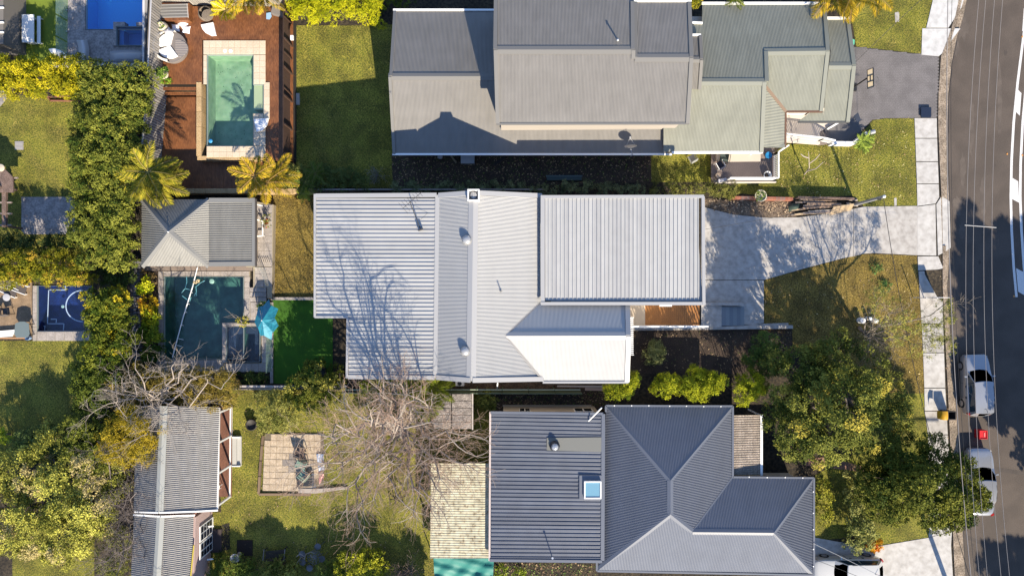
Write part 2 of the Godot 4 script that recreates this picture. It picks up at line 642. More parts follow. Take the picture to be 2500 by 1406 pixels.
func tufts(called: String, px: Array, per: float, h: float, cols: Array, y := 0.092):
	var q := poly(px, y)
	var lo := q[0]
	var hi := q[0]
	for p in q:
		lo = lo.min(p); hi = hi.max(p)
	if not mats.has("tuft_mesh"):
		for s in 3:
			var b := MB.new()
			for k in 9:
				var a := R.randf() * TAU
				var o := Vector3(R.randf_range(-0.06, 0.06), 0, R.randf_range(-0.06, 0.06))
				var d := Vector3(cos(a), R.randf_range(0.5, 1.4), sin(a)).normalized()
				var sd := Vector3(-sin(a), 0, cos(a)) * 0.011
				b.tri(o - sd, o + sd, o + d * R.randf_range(0.7, 1.2))
			mats["tuft_mesh" + ("" if s == 0 else str(s))] = b.mesh()
	var lean := FastNoiseLite.new()
	lean.seed = 4; lean.frequency = 0.35
	var spot := FastNoiseLite.new()
	spot.seed = 9; spot.frequency = 0.9; spot.fractal_octaves = 3
	var wear := FastNoiseLite.new()
	wear.seed = 21; wear.frequency = 0.13; wear.fractal_octaves = 3
	var tr: Array[Transform3D] = []
	var co := PackedColorArray()
	for k in int((hi.x - lo.x) * (hi.y - lo.y) * per):
		var p := Vector2(R.randf_range(lo.x, hi.x), R.randf_range(lo.y, hi.y))
		if not Geometry2D.is_point_in_polygon(p, q): continue
		var f := lean.get_noise_2d(p.x, p.y)
		var g := spot.get_noise_2d(p.x, p.y)
		var bare := clampf((wear.get_noise_2d(p.x, p.y) + g * 0.5 - 0.12) * 3.0, 0, 1)
		if R.randf() < bare * 0.45: continue
		var s := h * R.randf_range(0.6, 1.3) * (1.0 + 0.6 * g)
		tr.append(Transform3D(Basis(Vector3.UP, R.randf() * TAU).scaled(Vector3(s * 1.4, s, s * 1.4)), Vector3(p.x, y, p.y)))
		var t := clampf(0.55 + f * 1.1 + R.randfn(0, 0.22), 0, 1)
		var col: Color = cols[0].lerp(cols[1], clampf(t + g * 0.5, 0, 1))
		if g < -0.22: col = col.lerp(cols[0], 0.5)
		co.append(col.lerp(Color(0.48, 0.36, 0.14), bare * 0.6) * R.randf_range(0.75, 1.25))
	var mm := MultiMesh.new()
	mm.transform_format = MultiMesh.TRANSFORM_3D
	mm.use_colors = true
	mm.mesh = mats["tuft_mesh"]
	mm.instance_count = tr.size()
	for k in tr.size():
		mm.set_instance_transform(k, tr[k])
		mm.set_instance_color(k, co[k])
	var o := MultiMeshInstance3D.new()
	o.name = called
	o.multimesh = mm
	o.material_override = leafy("grass_blades", 0.8, 0.25)
	add_child(o, true)
	stuff(o)

func litter(px: Array, count: int, cols: Array, y: float, size := 0.12):
	var q := poly(px, y)
	var lo := q[0]
	var hi := q[0]
	for p in q:
		lo = lo.min(p); hi = hi.max(p)
	var b := MB.new()
	for k in count:
		var p := Vector2(R.randf_range(lo.x, hi.x), R.randf_range(lo.y, hi.y))
		if not Geometry2D.is_point_in_polygon(p, q): continue
		var d := Vector3(R.randf_range(-1, 1), R.randf_range(-0.1, 0.3), R.randf_range(-1, 1)).normalized()
		var l := size * R.randf_range(0.4, 1.6)
		add_leaf(b, Vector3(p.x, y + R.randf_range(0.005, 0.04), p.y), d, Vector3.UP, l, l * R.randf_range(0.15, 0.6), cols[R.randi() % cols.size()] * R.randf_range(0.7, 1.3))
	stuff(obj("leaf_litter", b, leafy("litter")))

const GREEN := [Color(0.15, 0.19, 0.012), Color(0.54, 0.465, 0.085)]
const LUSH := [Color(0.11, 0.17, 0.01), Color(0.36, 0.38, 0.035)]
const TAN := [Color(0.2, 0.14, 0.02), Color(0.5, 0.36, 0.08)]

func _ready():
	R.seed = 20240611
	# ---- camera, sky, sun, exposure
	var cam := Camera3D.new()
	cam.name = "camera"
	cam.position = Vector3(0, CAM_H, 0)
	cam.rotation_degrees = Vector3(-90, 0, 0)
	cam.fov = 45.70
	cam.far = 900.0
	add_child(cam)
	cam.make_current()
	var env := Environment.new()
	env.background_mode = Environment.BG_SKY
	var sm := ProceduralSkyMaterial.new()
	sm.sky_top_color = Color(0.42, 0.54, 0.73)
	sm.sky_horizon_color = Color(0.62, 0.71, 0.82)
	sm.sky_curve = 0.12
	sm.ground_bottom_color = Color(0.25, 0.23, 0.2)
	sm.ground_horizon_color = Color(0.5, 0.52, 0.55)
	sm.sky_energy_multiplier = 1.0
	var sky := Sky.new()
	sky.sky_material = sm
	env.sky = sky
	env.background_energy_multiplier = 0.8
	env.tonemap_mode = Environment.TONE_MAPPER_LINEAR
	env.tonemap_exposure = 2.3
	env.sdfgi_enabled = true
	env.ssao_enabled = true
	env.ssil_enabled = true
	var we := WorldEnvironment.new()
	we.name = "environment"
	we.environment = env
	add_child(we)
	var sun := DirectionalLight3D.new()
	sun.name = "sun"
	sun.light_energy = 1.6
	sun.light_color = Color(1.0, 0.945, 0.85)
	sun.light_angular_distance = 0.5
	sun.shadow_enabled = true
	var el := deg_to_rad(32.5)
	sun.basis = Basis.looking_at(Vector3(-0.34 * cos(el), -sin(el), -0.94 * cos(el)).normalized(), Vector3.UP)
	add_child(sun)
	setting()
	house_white()
	house_grey()
	house_navy()
	pool_house()
	pools_and_decks()
	studio()
	west_yards()
	front_gardens()
	street()
	back_garden()
	vegetation()

func setting():
	var soil := tex("soil", [[0.2, L(0.02, 0.016, 0.012)], [0.5, L(0.05, 0.038, 0.024)], [0.8, L(0.085, 0.065, 0.038)]], 0.02, 3.0, 1.0, 0.4, 2.0)
	# the ground, one sheet to the horizon, lies below the pool floors; the yards are a level of soil on it with openings for the pools
	var g := MB.new()
	g.quad(Vector3(-420, -1.75, 420), Vector3(420, -1.75, 420), Vector3(420, -1.75, -420), Vector3(-420, -1.75, -420))
	struct("ground", g, soil)
	var holes := []
	for h in [[500, 128, 646, 362], [208, -70, 357, 73], [279, 62, 358, 114], [88, 697, 226, 810], [398, 673, 596, 878], [548, 786, 638, 886]]:
		var a := P(h[0], h[1], 0.08)
		var d := P(h[2], h[3], 0.08)
		holes.append([a.x, a.z, d.x, d.z])
	var xr := P(2230, 0, 0.08).x
	var xs := [-130.0, xr]
	var zs := [-120.0, 120.0]
	for h in holes:
		xs.append_array([h[0], h[2]]); zs.append_array([h[1], h[3]])
	xs.sort(); zs.sort()
	var sb := MB.new()
	for a in xs.size() - 1:
		for d in zs.size() - 1:
			var cx: float = (xs[a] + xs[a + 1]) / 2
			var cz: float = (zs[d] + zs[d + 1]) / 2
			var skip := false
			for h in holes:
				if cx > h[0] and cx < h[2] and cz > h[1] and cz < h[3]: skip = true
			if skip or xs[a + 1] - xs[a] < 0.001 or zs[d + 1] - zs[d] < 0.001: continue
			sb.quad(Vector3(xs[a], 0.08, zs[d + 1]), Vector3(xs[a + 1], 0.08, zs[d + 1]), Vector3(xs[a + 1], 0.08, zs[d]), Vector3(xs[a], 0.08, zs[d]))
	var K := [[2560, -2400], [2420, -200], [2350, -60], [2330, 40], [2312, 95], [2295, 140], [2289, 230], [2288, 300], [2292, 400], [2296, 480], [2299, 600], [2299, 700], [2307, 860], [2314, 1000], [2318, 1100], [2324, 1300], [2331, 1460], [2360, 1800], [2420, 4000]]
	var E := [[2580, -2400], [2442, -200], [2372, -60], [2352, 40], [2335, 95], [2324, 150], [2315, 230], [2313, 300], [2313, 400], [2317, 490], [2320, 600], [2312, 700], [2322, 860], [2334, 1000], [2340, 1100], [2350, 1300], [2360, 1460], [2390, 1800], [2450, 4000]]
	var edge := [[2230, -3400], [2560, -3400]]
	edge.append_array(K)
	edge.append_array([[2420, 4780], [2230, 4780]])
	sb.prism(poly(edge, 0.08), -0.3, 0.08)
	struct("soil_yards", sb, soil)
	var rd := MB.new()
	var rp := [[2580, -3400]]
	rp.append_array(E)
	rp.append_array([[2450, 4780], [7000, 4780], [7000, -3400]])
	rd.prism(poly(rp, 0.0), 0.0, 0.0, false)
	var asphalt := tex("asphalt", [[0.15, L(0.062, 0.048, 0.038)], [0.5, L(0.103, 0.081, 0.066)], [0.85, L(0.145, 0.115, 0.094)]], 0.12, 3.2, 0.9, 0.2, 0.6, 9.0)
	struct("road", rd, asphalt)
	# kerb and gutter
	var kerb := tex("kerb_concrete", [[0.2, L(0.2, 0.15, 0.105)], [0.5, L(0.34, 0.27, 0.2)], [0.8, L(0.45, 0.37, 0.29)]], 0.03, 2.5, 0.9, 0.4, 0.5, 5.0)
	var kb := MB.new()
	for k in K.size() - 1:
		var a0 := P(K[k][0], K[k][1], 0.0)
		var a1 := P(K[k + 1][0], K[k + 1][1], 0.0)
		var e0 := P(E[k][0], E[k][1], 0.0)
		var e1 := P(E[k + 1][0], E[k + 1][1], 0.0)
		var up := Vector3(0, 0.13, 0)
		var m0 := a0.lerp(e0, 0.38)
		var m1 := a1.lerp(e1, 0.38)
		if k >= 9 and k < 10: up = Vector3(0, 0.05, 0)
		kb.quad(a1 + up, m1 + up, m0 + up, a0 + up)
		kb.quad(m1 + up, m1 + Vector3(0, 0.025, 0), m0 + Vector3(0, 0.025, 0), m0 + up)
		kb.quad(m1 + Vector3(0, 0.025, 0), e1 + Vector3(0, 0.008, 0), e0 + Vector3(0, 0.008, 0), m0 + Vector3(0, 0.025, 0))
		kb.quad(a0, a1, a1 + up, a0 + up)
	struct("kerb", kb, kerb)
	var crack := MB.new()
	var cl := []
	for y in range(100, 1400, 14):
		cl.append(P(0, 0, 0))
		var t := 0
		while t < E.size() - 2 and E[t + 1][1] < y: t += 1
		var x := lerpf(E[t][0], E[t + 1][0], (y - E[t][1]) / float(E[t + 1][1] - E[t][1]))
		cl[-1] = P(x + 1.5 + R.randf_range(-0.6, 0.6), y, 0.004)
	for k in cl.size() - 1:
		var s := Vector3(R.randf_range(0.03, 0.06), 0, 0)
		crack.quad(cl[k + 1], cl[k + 1] + s, cl[k] + s, cl[k])
	struct("road_edge_crack", crack, plain("tar", L(0.02, 0.017, 0.016), 0.7))
	# wear on the road: pale tracks, patches, oil spots, a sealed crack
	var pale_a := tex("asphalt_pale", [[0.15, L(0.095, 0.076, 0.063)], [0.85, L(0.165, 0.133, 0.11)]], 0.12, 3.2, 0.9, 0.25, 0.6, 5.0)
	var dark_a := tex("asphalt_dark", [[0.15, L(0.05, 0.04, 0.034)], [0.85, L(0.105, 0.083, 0.07)]], 0.12, 3.2, 0.85, 0.2, 0.6, 5.0)
	var blob := func(x: float, y: float, rx: float, ry: float, h: float) -> MB:
		var pts := []
		for k in 22:
			var f := R.randf_range(0.62, 1.15)
			pts.append([x + cos(TAU * k / 22) * rx * f, y + sin(TAU * k / 22) * ry * f])
		var m := MB.new()
		m.prism(poly(pts, h), h, h, false)
		return m
	for q in [[2352, 62, 14, 40], [2334, 118, 9, 22], [2338, 505, 12, 30], [2350, 560, 10, 22], [2400, 480, 8, 60], [2440, 240, 7, 90], [2372, 300, 6, 100], [2350, 420, 8, 50]]:
		struct("road_scuff", blob.call(q[0], q[1], q[2], q[3], 0.003), pale_a)
	for q in [[2334, 534, 5, 5], [2392, 640, 4, 6], [2430, 405, 3, 4], [2376, 1330, 4, 5], [2420, 1190, 3, 5], [2455, 130, 4, 7], [2410, 880, 4, 4]]:
		struct("oil_spot", blob.call(q[0], q[1], q[2], q[3], 0.0035), dark_a)
	var rp2 := MB.new()
	rp2.prism(poly([[2338, 1126], [2500, 1150], [2500, 1160], [2338, 1138]], 0.003), 0.003, 0.003, false)
	rp2.prism(poly([[2346, 1300], [2420, 1330], [2418, 1338], [2346, 1310]], 0.003), 0.003, 0.003, false)
	struct("road_trench_patch", rp2, dark_a)
	# footpath slabs, driveways
	var conc := tex("footpath_concrete", [[0.1, L(0.43, 0.41, 0.385)], [0.5, L(0.53, 0.51, 0.485)], [0.9, L(0.6, 0.585, 0.56)]], 0.012, 3.4, 0.85, 0.08, 0.0, 7.0)
	var conc2 := tex("old_concrete", [[0.1, L(0.37, 0.345, 0.32)], [0.5, L(0.47, 0.445, 0.415)], [0.9, L(0.54, 0.515, 0.485)]], 0.012, 3.4, 0.9, 0.1, 0.0, 6.0)
	var conc_new := tex("new_concrete", [[0.1, L(0.5, 0.495, 0.485)], [0.5, L(0.6, 0.595, 0.585)], [0.9, L(0.66, 0.655, 0.65)]], 0.012, 3.4, 0.85, 0.06, 0.0, 6.0)
	var fp := Node3D.new()
	fp.name = "footpath"
	add_child(fp)
	fp.set_meta("kind", "structure")
	var slabs := [
		[[2252, 70], [2283, 70], [2345, 70], [2300, 131], [2292, 138], [2250, 134]], [[2277, 5], [2290, -60], [2372, -60], [2347, 20], [2316, 68], [2262, 68]],
		[[2233, 289], [2287, 289], [2288, 337], [2235, 337]], [[2235, 339], [2288, 339], [2290, 394], [2237, 394]], [[2237, 396], [2290, 396], [2292, 448], [2239, 448]], [[2239, 450], [2292, 450], [2293, 482], [2284, 497], [2240, 503]],
		[[2240, 505], [2284, 499], [2286, 624], [2240, 623]], [[2241, 626], [2291, 626], [2303, 655], [2288, 658], [2242, 660]], [[2243, 662], [2257, 662], [2258, 670], [2290, 728], [2302, 735], [2303, 790], [2250, 790]],
		[[2251, 792], [2303, 792], [2305, 860], [2254, 860]], [[2254, 862], [2305, 862], [2308, 946], [2257, 946]], [[2257, 948], [2308, 948], [2311, 1002], [2258, 1002]], [[2258, 1004], [2311, 1004], [2314, 1060], [2266, 1060]], [[2266, 1062], [2314, 1062], [2318, 1120], [2267, 1120]],
		[[2267, 1122], [2318, 1122], [2322, 1200], [2268, 1200]], [[2268, 1202], [2322, 1202], [2324, 1296], [2268, 1311]],
	]
	for k in slabs.size():
		obj("slab", slab(slabs[k], -0.05, 0.125 + R.randf_range(-0.004, 0.004)), conc_new if k < 2 else (conc2 if k in [8, 9, 12, 13] else conc), fp)
	var lay := MB.new()
	lay.prism(poly([[2300, 478], [2318, 492], [2321, 605], [2302, 618]], 0.05), -0.05, 0.06)
	lay.prism(poly([[2286, 499], [2297, 482], [2301, 618], [2290, 624]], 0.1), -0.05, 0.115)
	struct("driveway_crossing", lay, conc)
	var dw := Node3D.new()
	dw.name = "driveway"
	add_child(dw)
	dw.set_meta("kind", "structure")
	for q in [[[1712, 504], [1790, 524], [1870, 532], [1950, 531], [2030, 520], [2083, 510], [2083, 626], [2060, 630], [1965, 655], [1866, 683], [1712, 683]],
			[[2084, 510], [2110, 505], [2240, 503], [2240, 623], [2140, 618], [2110, 619], [2084, 626]], [[1712, 684.5], [1865, 684.5], [1865, 788], [1840, 792], [1712, 792]]]:
		obj("slab", slab(q, -0.05, 0.12), conc2, dw)
	var dk := tex("paver_grey", [[0.2, L(0.155, 0.14, 0.14)], [0.5, L(0.2, 0.185, 0.185)], [0.8, L(0.25, 0.235, 0.235)]], 0.05, 2.0, 0.9, 0.2, 0.3, 6.0)
	var d2 := Node3D.new()
	d2.name = "paved_driveway"
	add_child(d2)
	d2.set_meta("kind", "structure")
	obj("paving_bed", slab([[2050, 112], [2090, 115], [2250, 134], [2292, 138], [2287, 288], [2233, 289], [2160, 289], [2130, 293], [2105, 318], [2050, 318]], -0.05, 0.105), plain("paver_joint", L(0.11, 0.1, 0.1), 0.95), d2)
	var pv := MB.new()   # pavers too small to pick apart: 23 by 11.5 cm in running bond
	var pp := poly([[2050, 112], [2090, 115], [2250, 134], [2292, 138], [2287, 288], [2233, 289], [2160, 289], [2130, 293], [2105, 318], [2050, 318]], 0.11)
	var z := P(0, 112, 0.11).z
	var row := 0
	while z < P(0, 318, 0.11).z:
		var x := P(2050, 0, 0.11).x + 0.115 * (row % 2)
		while x < P(2292, 0, 0.11).x:
			if Geometry2D.is_point_in_polygon(Vector2(x + 0.115, z + 0.057), pp):
				var y := 0.112 + R.randf_range(-0.002, 0.002)
				pv.quad(Vector3(x, y, z + 0.108), Vector3(x + 0.222, y, z + 0.108), Vector3(x + 0.222, y, z), Vector3(x, y, z))
			x += 0.23
		z += 0.115
		row += 1
	stuff(obj("paver", pv, dk, d2))
	var ap := slab([[1985, 1311], [2125, 1336], [2268, 1312], [2324, 1298], [2322, 1330], [2331, 1480], [1985, 1480]], -0.05, 0.118)
	struct("white_driveway", ap, conc)
	# road markings
	var paint := tex("road_paint", [[0.2, L(0.45, 0.44, 0.43)], [0.45, L(0.75, 0.74, 0.73)], [0.8, L(0.82, 0.81, 0.8)]], 0.05, 1.5, 0.7)
	var ml := MB.new()
	for ln in [[[2520, -60], [2499, 90], [2485, 200], [2475, 300], [2470, 390], [2468, 480], [2470, 560], [2475, 650], [2482, 725]], [[2545, -60], [2522, 90], [2506, 200], [2497, 300], [2492, 400], [2491, 480], [2494, 560], [2500, 650], [2512, 760], [2540, 900]]]:
		for k in ln.size() - 1:
			var a := P(ln[k][0], ln[k][1], 0.005)
			var d := P(ln[k + 1][0], ln[k + 1][1], 0.005)
			var s := Vector3(0.09, 0, 0)
			ml.quad(d - s, d + s, a + s, a - s)
	for q in [[[2482, 216], [2494, 228], [2490, 283], [2475, 268]], [[2471, 434], [2486, 443], [2488, 495], [2471, 486]], [[2481, 655], [2499, 664], [2504, 722], [2486, 712]], [[2500, 20], [2512, 30], [2505, 84], [2496, 76]]]:
		ml.prism(poly(q, 0.006), 0.006, 0.006, false)
	struct("road_markings", ml, paint)
	var k0: Node3D = null
	for q in [[2496, 90, "topmost"], [2459, 376, "left of the second diamond"], [2496, 379, "right of the second diamond"], [2476, 723, "at the shaded end of the white line"]]:
		var b := MB.new()
		var at := P(q[0], q[1], 0.004)
		b.hexa([at + Vector3(-0.06, 0, 0.06), at + Vector3(0.06, 0, 0.06), at + Vector3(0.06, 0, -0.06), at + Vector3(-0.06, 0, -0.06), at + Vector3(-0.035, 0.03, 0.05), at + Vector3(0.035, 0.03, 0.05), at + Vector3(0.035, 0.03, -0.05), at + Vector3(-0.035, 0.03, -0.05)])
		single("road_stud", "small amber road stud on the road centre, " + q[2], "road stud", b, plain("amber", L(0.7, 0.32, 0.08), 0.4), at, "studs along the centre line")
	# lawns
	var gm := tex("lawn_green", [[0.2, L(0.08, 0.1, 0.01)], [0.5, L(0.22, 0.21, 0.025)], [0.8, L(0.36, 0.31, 0.05)]], 0.03, 2.2, 1.0, 0.45, 3.0, 9.0)
	var gt := tex("lawn_tan", [[0.2, L(0.1, 0.07, 0.012)], [0.5, L(0.22, 0.155, 0.03)], [0.8, L(0.36, 0.26, 0.065)]], 0.03, 2.2, 1.0, 0.45, 3.0, 7.0)
	var sb2 := tex("mulch", [[0.2, L(0.018, 0.012, 0.009)], [0.5, L(0.065, 0.043, 0.031)], [0.8, L(0.14, 0.1, 0.07)]], 0.08, 2.2, 1.0, 0.3, 4.0, 5.0)
	for q in [
		["lawn", rect(-40, 232, 200, 640), gm, GREEN, 70], ["lawn", rect(-40, 832, 215, 1130), gm, GREEN, 60],
		["lawn", [[720, 63], [905, 63], [958, 60], [958, 378], [960, 460], [722, 456]], gm, GREEN, 60],
		["lawn", [[1590, 376], [1742, 376], [1742, 445], [1590, 445]], gm, LUSH, 60],
		["lawn", [[1800, 447], [1895, 445], [1895, 372], [1912, 352], [2090, 352], [2108, 322], [2131, 294], [2161, 290], [2232, 290], [2239, 503], [2110, 504], [2080, 478], [1960, 484], [1800, 472]], gm, GREEN, 70],
		["lawn", [[2080, -60], [2288, -60], [2276, 5], [2249, 132], [2090, 114], [2080, 50]], gm, GREEN, 70],
		["brown_lawn", [[1866, 684], [1966, 656], [2061, 631], [2110, 620], [2239, 624], [2241, 668], [2250, 790], [2257, 960], [2150, 960], [2090, 960], [1866, 800]], gt, TAN, 60],
		["lawn", [[2200, 960], [2257, 960], [2265, 1062], [2266, 1120], [2268, 1311], [2126, 1334], [2080, 1310], [1990, 1320], [1990, 1160], [2080, 1110], [2150, 960]], gm, LUSH, 70],
		["brown_lawn", [[667, 472], [772, 472], [772, 728], [664, 728]], gt, TAN, 70],
		["lawn", [[530, 945], [820, 945], [1100, 955], [1200, 960], [1200, 1406], [1200, 1450], [500, 1450], [500, 1250], [540, 1250]], gm, GREEN, 55],
		["lawn", rect(30, 1280, 230, 1450), gm, GREEN, 50]]:
		var b := MB.new()
		b.prism(poly(q[1], 0.09), 0.09, 0.09, false)
		struct(q[0], b, q[2])
		tufts("grass", q[1], q[4] * 1.8, 0.075, q[3])
	struct("garden_bed", slab([[1540, 795], [1935, 795], [1935, 912], [1540, 912]], 0.0, 0.094), sb2)
	struct("garden_bed", slab([[955, 376], [1590, 376], [1590, 445], [960, 462]], 0.0, 0.094), sb2)
	struct("garden_bed", slab([[1100, 935], [1480, 935], [1480, 990], [1440, 1004], [1200, 1004], [1200, 955]], 0.0, 0.096), sb2)
	var dry := [Color(0.22, 0.15, 0.09), Color(0.12, 0.08, 0.05), Color(0.3, 0.22, 0.13), Color(0.07, 0.08, 0.03)]
	litter([[1545, 808], [1930, 803], [1930, 905], [1545, 905]], 500, dry, 0.1)
	litter([[958, 378], [1590, 378], [1590, 445], [960, 455]], 2600, dry + [Color(0.1, 0.14, 0.03)], 0.1)
	litter([[1200, 955], [1480, 955], [1480, 990], [1200, 1000]], 1100, dry + [Color(0.09, 0.13, 0.03)], 0.1)
	litter([[345, 662], [386, 662], [386, 908], [345, 908]], 500, dry, 0.1)
	litter([[1716, 486], [1930, 494], [1940, 528], [1716, 503]], 600, [Color(0.4, 0.3, 0.2), Color(0.25, 0.18, 0.12), Color(0.1, 0.07, 0.05)], 0.12, 0.16)
	litter([[530, 950], [1190, 960], [1190, 1400], [540, 1400]], 1500, dry, 0.13, 0.1)
	litter([[1870, 690], [2235, 630], [2250, 950], [1870, 800]], 700, dry + [Color(0.45, 0.36, 0.18)], 0.13, 0.1)
	litter([[1900, 375], [2100, 360], [2230, 300], [2235, 495], [1900, 470]], 500, [Color(0.5, 0.44, 0.2), Color(0.3, 0.2, 0.1)], 0.13, 0.1)
	litter([[1205, 1372], [1455, 1376], [1455, 1420], [1205, 1420]], 700, dry + [Color(0.08, 0.14, 0.03), Color(0.16, 0.2, 0.06)], 0.1)
	litter([[2296, 640], [2318, 640], [2336, 1100], [2316, 1100]], 260, dry, 0.1, 0.1)
	var verge := tex("verge_soil", [[0.2, L(0.11, 0.075, 0.05)], [0.5, L(0.24, 0.175, 0.12)], [0.8, L(0.36, 0.28, 0.2)]], 0.05, 2.0, 1.0, 0.4, 4.0, 3.0)
	struct("bare_soil_strip", slab([[1716, 484], [1790, 490], [1930, 492], [1945, 530], [1870, 531], [1790, 523], [1716, 503]], 0.0, 0.115), verge)
	# flat roof grass-green hedge strip and the turf beside the far pool
	var turf := tex("artificial_turf", [[0.2, L(0.018, 0.08, 0.002)], [0.5, L(0.04, 0.15, 0.004)], [0.8, L(0.08, 0.21, 0.008)]], 0.12, 1.5, 0.95, 0.2, 1.5, 5.0)
	struct("artificial_turf", slab(rect(664, 730, 812, 936), 0.0, 0.1), turf)
	tufts("turf_pile", rect(664, 730, 812, 936), 80, 0.03, [Color(0.03, 0.13, 0.003), Color(0.08, 0.22, 0.006)], 0.1)
	struct("lime_turf", slab(rect(48, -60, 166, 158), 0.0, 0.1), tex("lime_turf", [[0.2, L(0.1, 0.15, 0.01)], [0.8, L(0.22, 0.28, 0.02)]], 0.1, 1.5, 0.95, 0.1))

func house_white():
	var zinc := tex("pale_steel", [[0.1, L(0.45, 0.452, 0.452)], [0.9, L(0.49, 0.492, 0.492)]], 0.01, 6.0, 0.45)
	var pans := [zinc]
	for k in 2:
		var v: StandardMaterial3D = zinc.duplicate()
		v.resource_name = "pale_steel_%d" % k
		v.albedo_color = Color(0.965 - 0.03 * k, 0.965 - 0.03 * k, 0.965 - 0.025 * k)
		pans.append(v)
	var capm := plain("pale_steel_cap", L(0.4, 0.4, 0.405), 0.45)
	var white := plain("white_paint", Color(0.72, 0.72, 0.71).linear_to_srgb(), 0.5)
	var brick := tex("cream_wall", [[0.2, L(0.36, 0.3, 0.24)], [0.8, L(0.46, 0.4, 0.33)]], 0.05, 2.0, 0.9)
	var t := thing("white_house", "long house with pale grey steel roofs, whirling vents and an antenna", "house", P(1250, 700, 0.08))
	obj("wall", walls([[775, 480], [1160, 480], [1156, 922], [855, 918], [855, 772], [775, 770]], 0.5, 0.0, 5.55, 5.6), brick, t)
	obj("wall", walls([[1130, 482], [1318, 482], [1325, 738], [1535, 745], [1530, 922], [1130, 920]], 0.55, 0.0, 4.8, 5.2), brick, t)
	obj("wall", walls([[1318, 486], [1710, 486], [1710, 735], [1322, 735]], 0.4, 0.0, 5.48, 5.5), white, t)
	# low pitched pan roof at the back
	var hl := func(x: float) -> float: return 5.7 + (x - 770.0) / 298.0 * 0.62
	for k in 44:
		var y := 484.0 + k * 9.93
		var x0 := 772.0 if y < 768 else 851.0
		var a := P(x0, y, hl.call(x0))
		var d := P(1063, y + 0.3, hl.call(1063))
		obj("roof_pan", pan(a, d, Vector3(0, 0, 1), 0.2605), pans[R.randi() % 3], t)
	obj("roof_deck", corr([[772, 478, 5.64], [1066, 478, 6.26], [1066, 772, 6.26], [772, 772, 5.64]], "x", 5.0, 0.0), capm, t)
	obj("roof_deck", corr([[852, 770, 5.81], [1066, 770, 6.26], [1062, 922, 6.26], [850, 922, 5.80]], "x", 5.0, 0.0), capm, t)
	gutters(t, capm, [[[769, 474, 5.75], [769, 775, 5.75]], [[849, 777, 5.90], [847, 923, 5.90]], [[769, 774, 5.74], [851, 774, 5.90]]], 0.14, 0.12)
	for q in [[[770, 478, 5.76], [1066, 476, 6.38]], [[850, 920, 5.90], [1062, 922, 6.38]]]:
		obj("barge_cap", strip(q[0], q[1], 0.26, 0.14, -0.105), capm, t)
	# steep corrugated roof over the middle
	rf(t, [[1070, 477, 6.32], [1156, 471, 7.28], [1150, 929, 7.28], [1064, 922, 6.32]], "x", zinc, 0.083, 0.022)
	rf(t, [[1156, 471, 7.28], [1322, 478, 5.12], [1324, 925, 5.12], [1150, 929, 7.28]], "x", zinc, 0.083, 0.022)
	caps(t, capm, [[[1156, 470, 7.28], [1150, 930, 7.28]]], 0.3, 0.12)
	obj("flashing", strip([1068, 476, 6.33], [1063, 922, 6.33], 0.27, 0.035), capm, t)
	for q in [[[1072, 477, 6.36], [1155, 471, 7.30]], [[1157, 471, 7.30], [1321, 478, 5.17]], [[1066, 921, 6.36], [1149, 928, 7.30]], [[1152, 928, 7.30], [1325, 925, 5.17]]]:
		obj("barge_cap", strip(q[0], q[1], 0.3, 0.14, -0.105), capm, t)
	for z in [478, 921]:
		var gb := MB.new()
		var zz: float = P(1153, z, 6.0).z
		var vs := []
		for q in [[775 if z == 478 else 855, 5.64 if z == 478 else 5.82], [1070, 6.27], [1153, 7.22], [1316, 5.12]]: vs.append(Vector3(P(q[0], z, q[1]).x, q[1], zz))
		for k in 3:
			gb.quad(Vector3(vs[k].x, 4.2, zz), Vector3(vs[k + 1].x, 4.2, zz), vs[k + 1], vs[k])
		obj("gable_wall", gb, white, t)
	# flat pan roof over the front
	for k in 38:
		var x := 1331.0 + k * 9.87
		obj("roof_pan", pan(P(x, 484, 5.61), P(x, 734, 5.51), Vector3(1, 0, 0), 0.2605), pans[R.randi() % 3], t)
	obj("roof_deck", corr([[1320, 482, 5.57], [1714, 482, 5.57], [1716, 742, 5.46], [1320, 742, 5.46]], "z", 5.0, 0.0), capm, t)
	gutters(t, capm, [[[1320, 741, 5.61], [1719, 741, 5.61]], [[1716, 480, 5.65], [1718, 744, 5.63]], [[1320, 481, 5.65], [1718, 480, 5.65]]], 0.2, 0.14)
	obj("flashing", strip([1325, 482, 5.68], [1325, 738, 5.62], 0.26, 0.03), capm, t)
	# gabled bay: sunny side and shaded side
	rf(t, [[1232, 820, 6.27], [1536, 820, 6.27], [1534, 738, 5.15], [1318, 738, 5.15]], "z", zinc, 0.083, 0.012)
	rf(t, [[1232, 820, 6.27], [1325, 931, 5.10], [1533, 931, 5.10], [1536, 820, 6.27]], "z", zinc, 0.083, 0.012)
	caps(t, capm, [[[1236, 820, 6.28], [1538, 820, 6.28]]], 0.24, 0.13)
	for q in [[[1534, 820, 6.3], [1532, 738, 5.19]], [[1535, 820, 6.3], [1531, 931, 5.14]]]:
		obj("barge_cap", strip(q[0], q[1], 0.3, 0.14, -0.105), capm, t)
	gutters(t, capm, [[[1325, 933, 5.12], [1534, 933, 5.12]]], 0.14, 0.11)
	obj("valley_gutter", strip([1236, 818, 6.25], [1318, 739, 5.18], 0.1, 0.02), plain("valley", L(0.2, 0.2, 0.21), 0.5), t)
	obj("valley_gutter", strip([1236, 822, 6.25], [1326, 929, 5.16], 0.1, 0.02), mats["valley"], t)
	var gw := MB.new()
	gw.tri(P(1526, 926, 5.0), P(1526, 744, 5.0), P(1528, 820, 6.15))
	obj("gable_wall", gw, white, t)
	# slatted hood over the front window
	for k in 19:
		obj("slat", strip([1537, 777 + k * 4.7, 3.4], [1546, 777 + k * 4.7, 3.3], 0.07, 0.02), white, t)
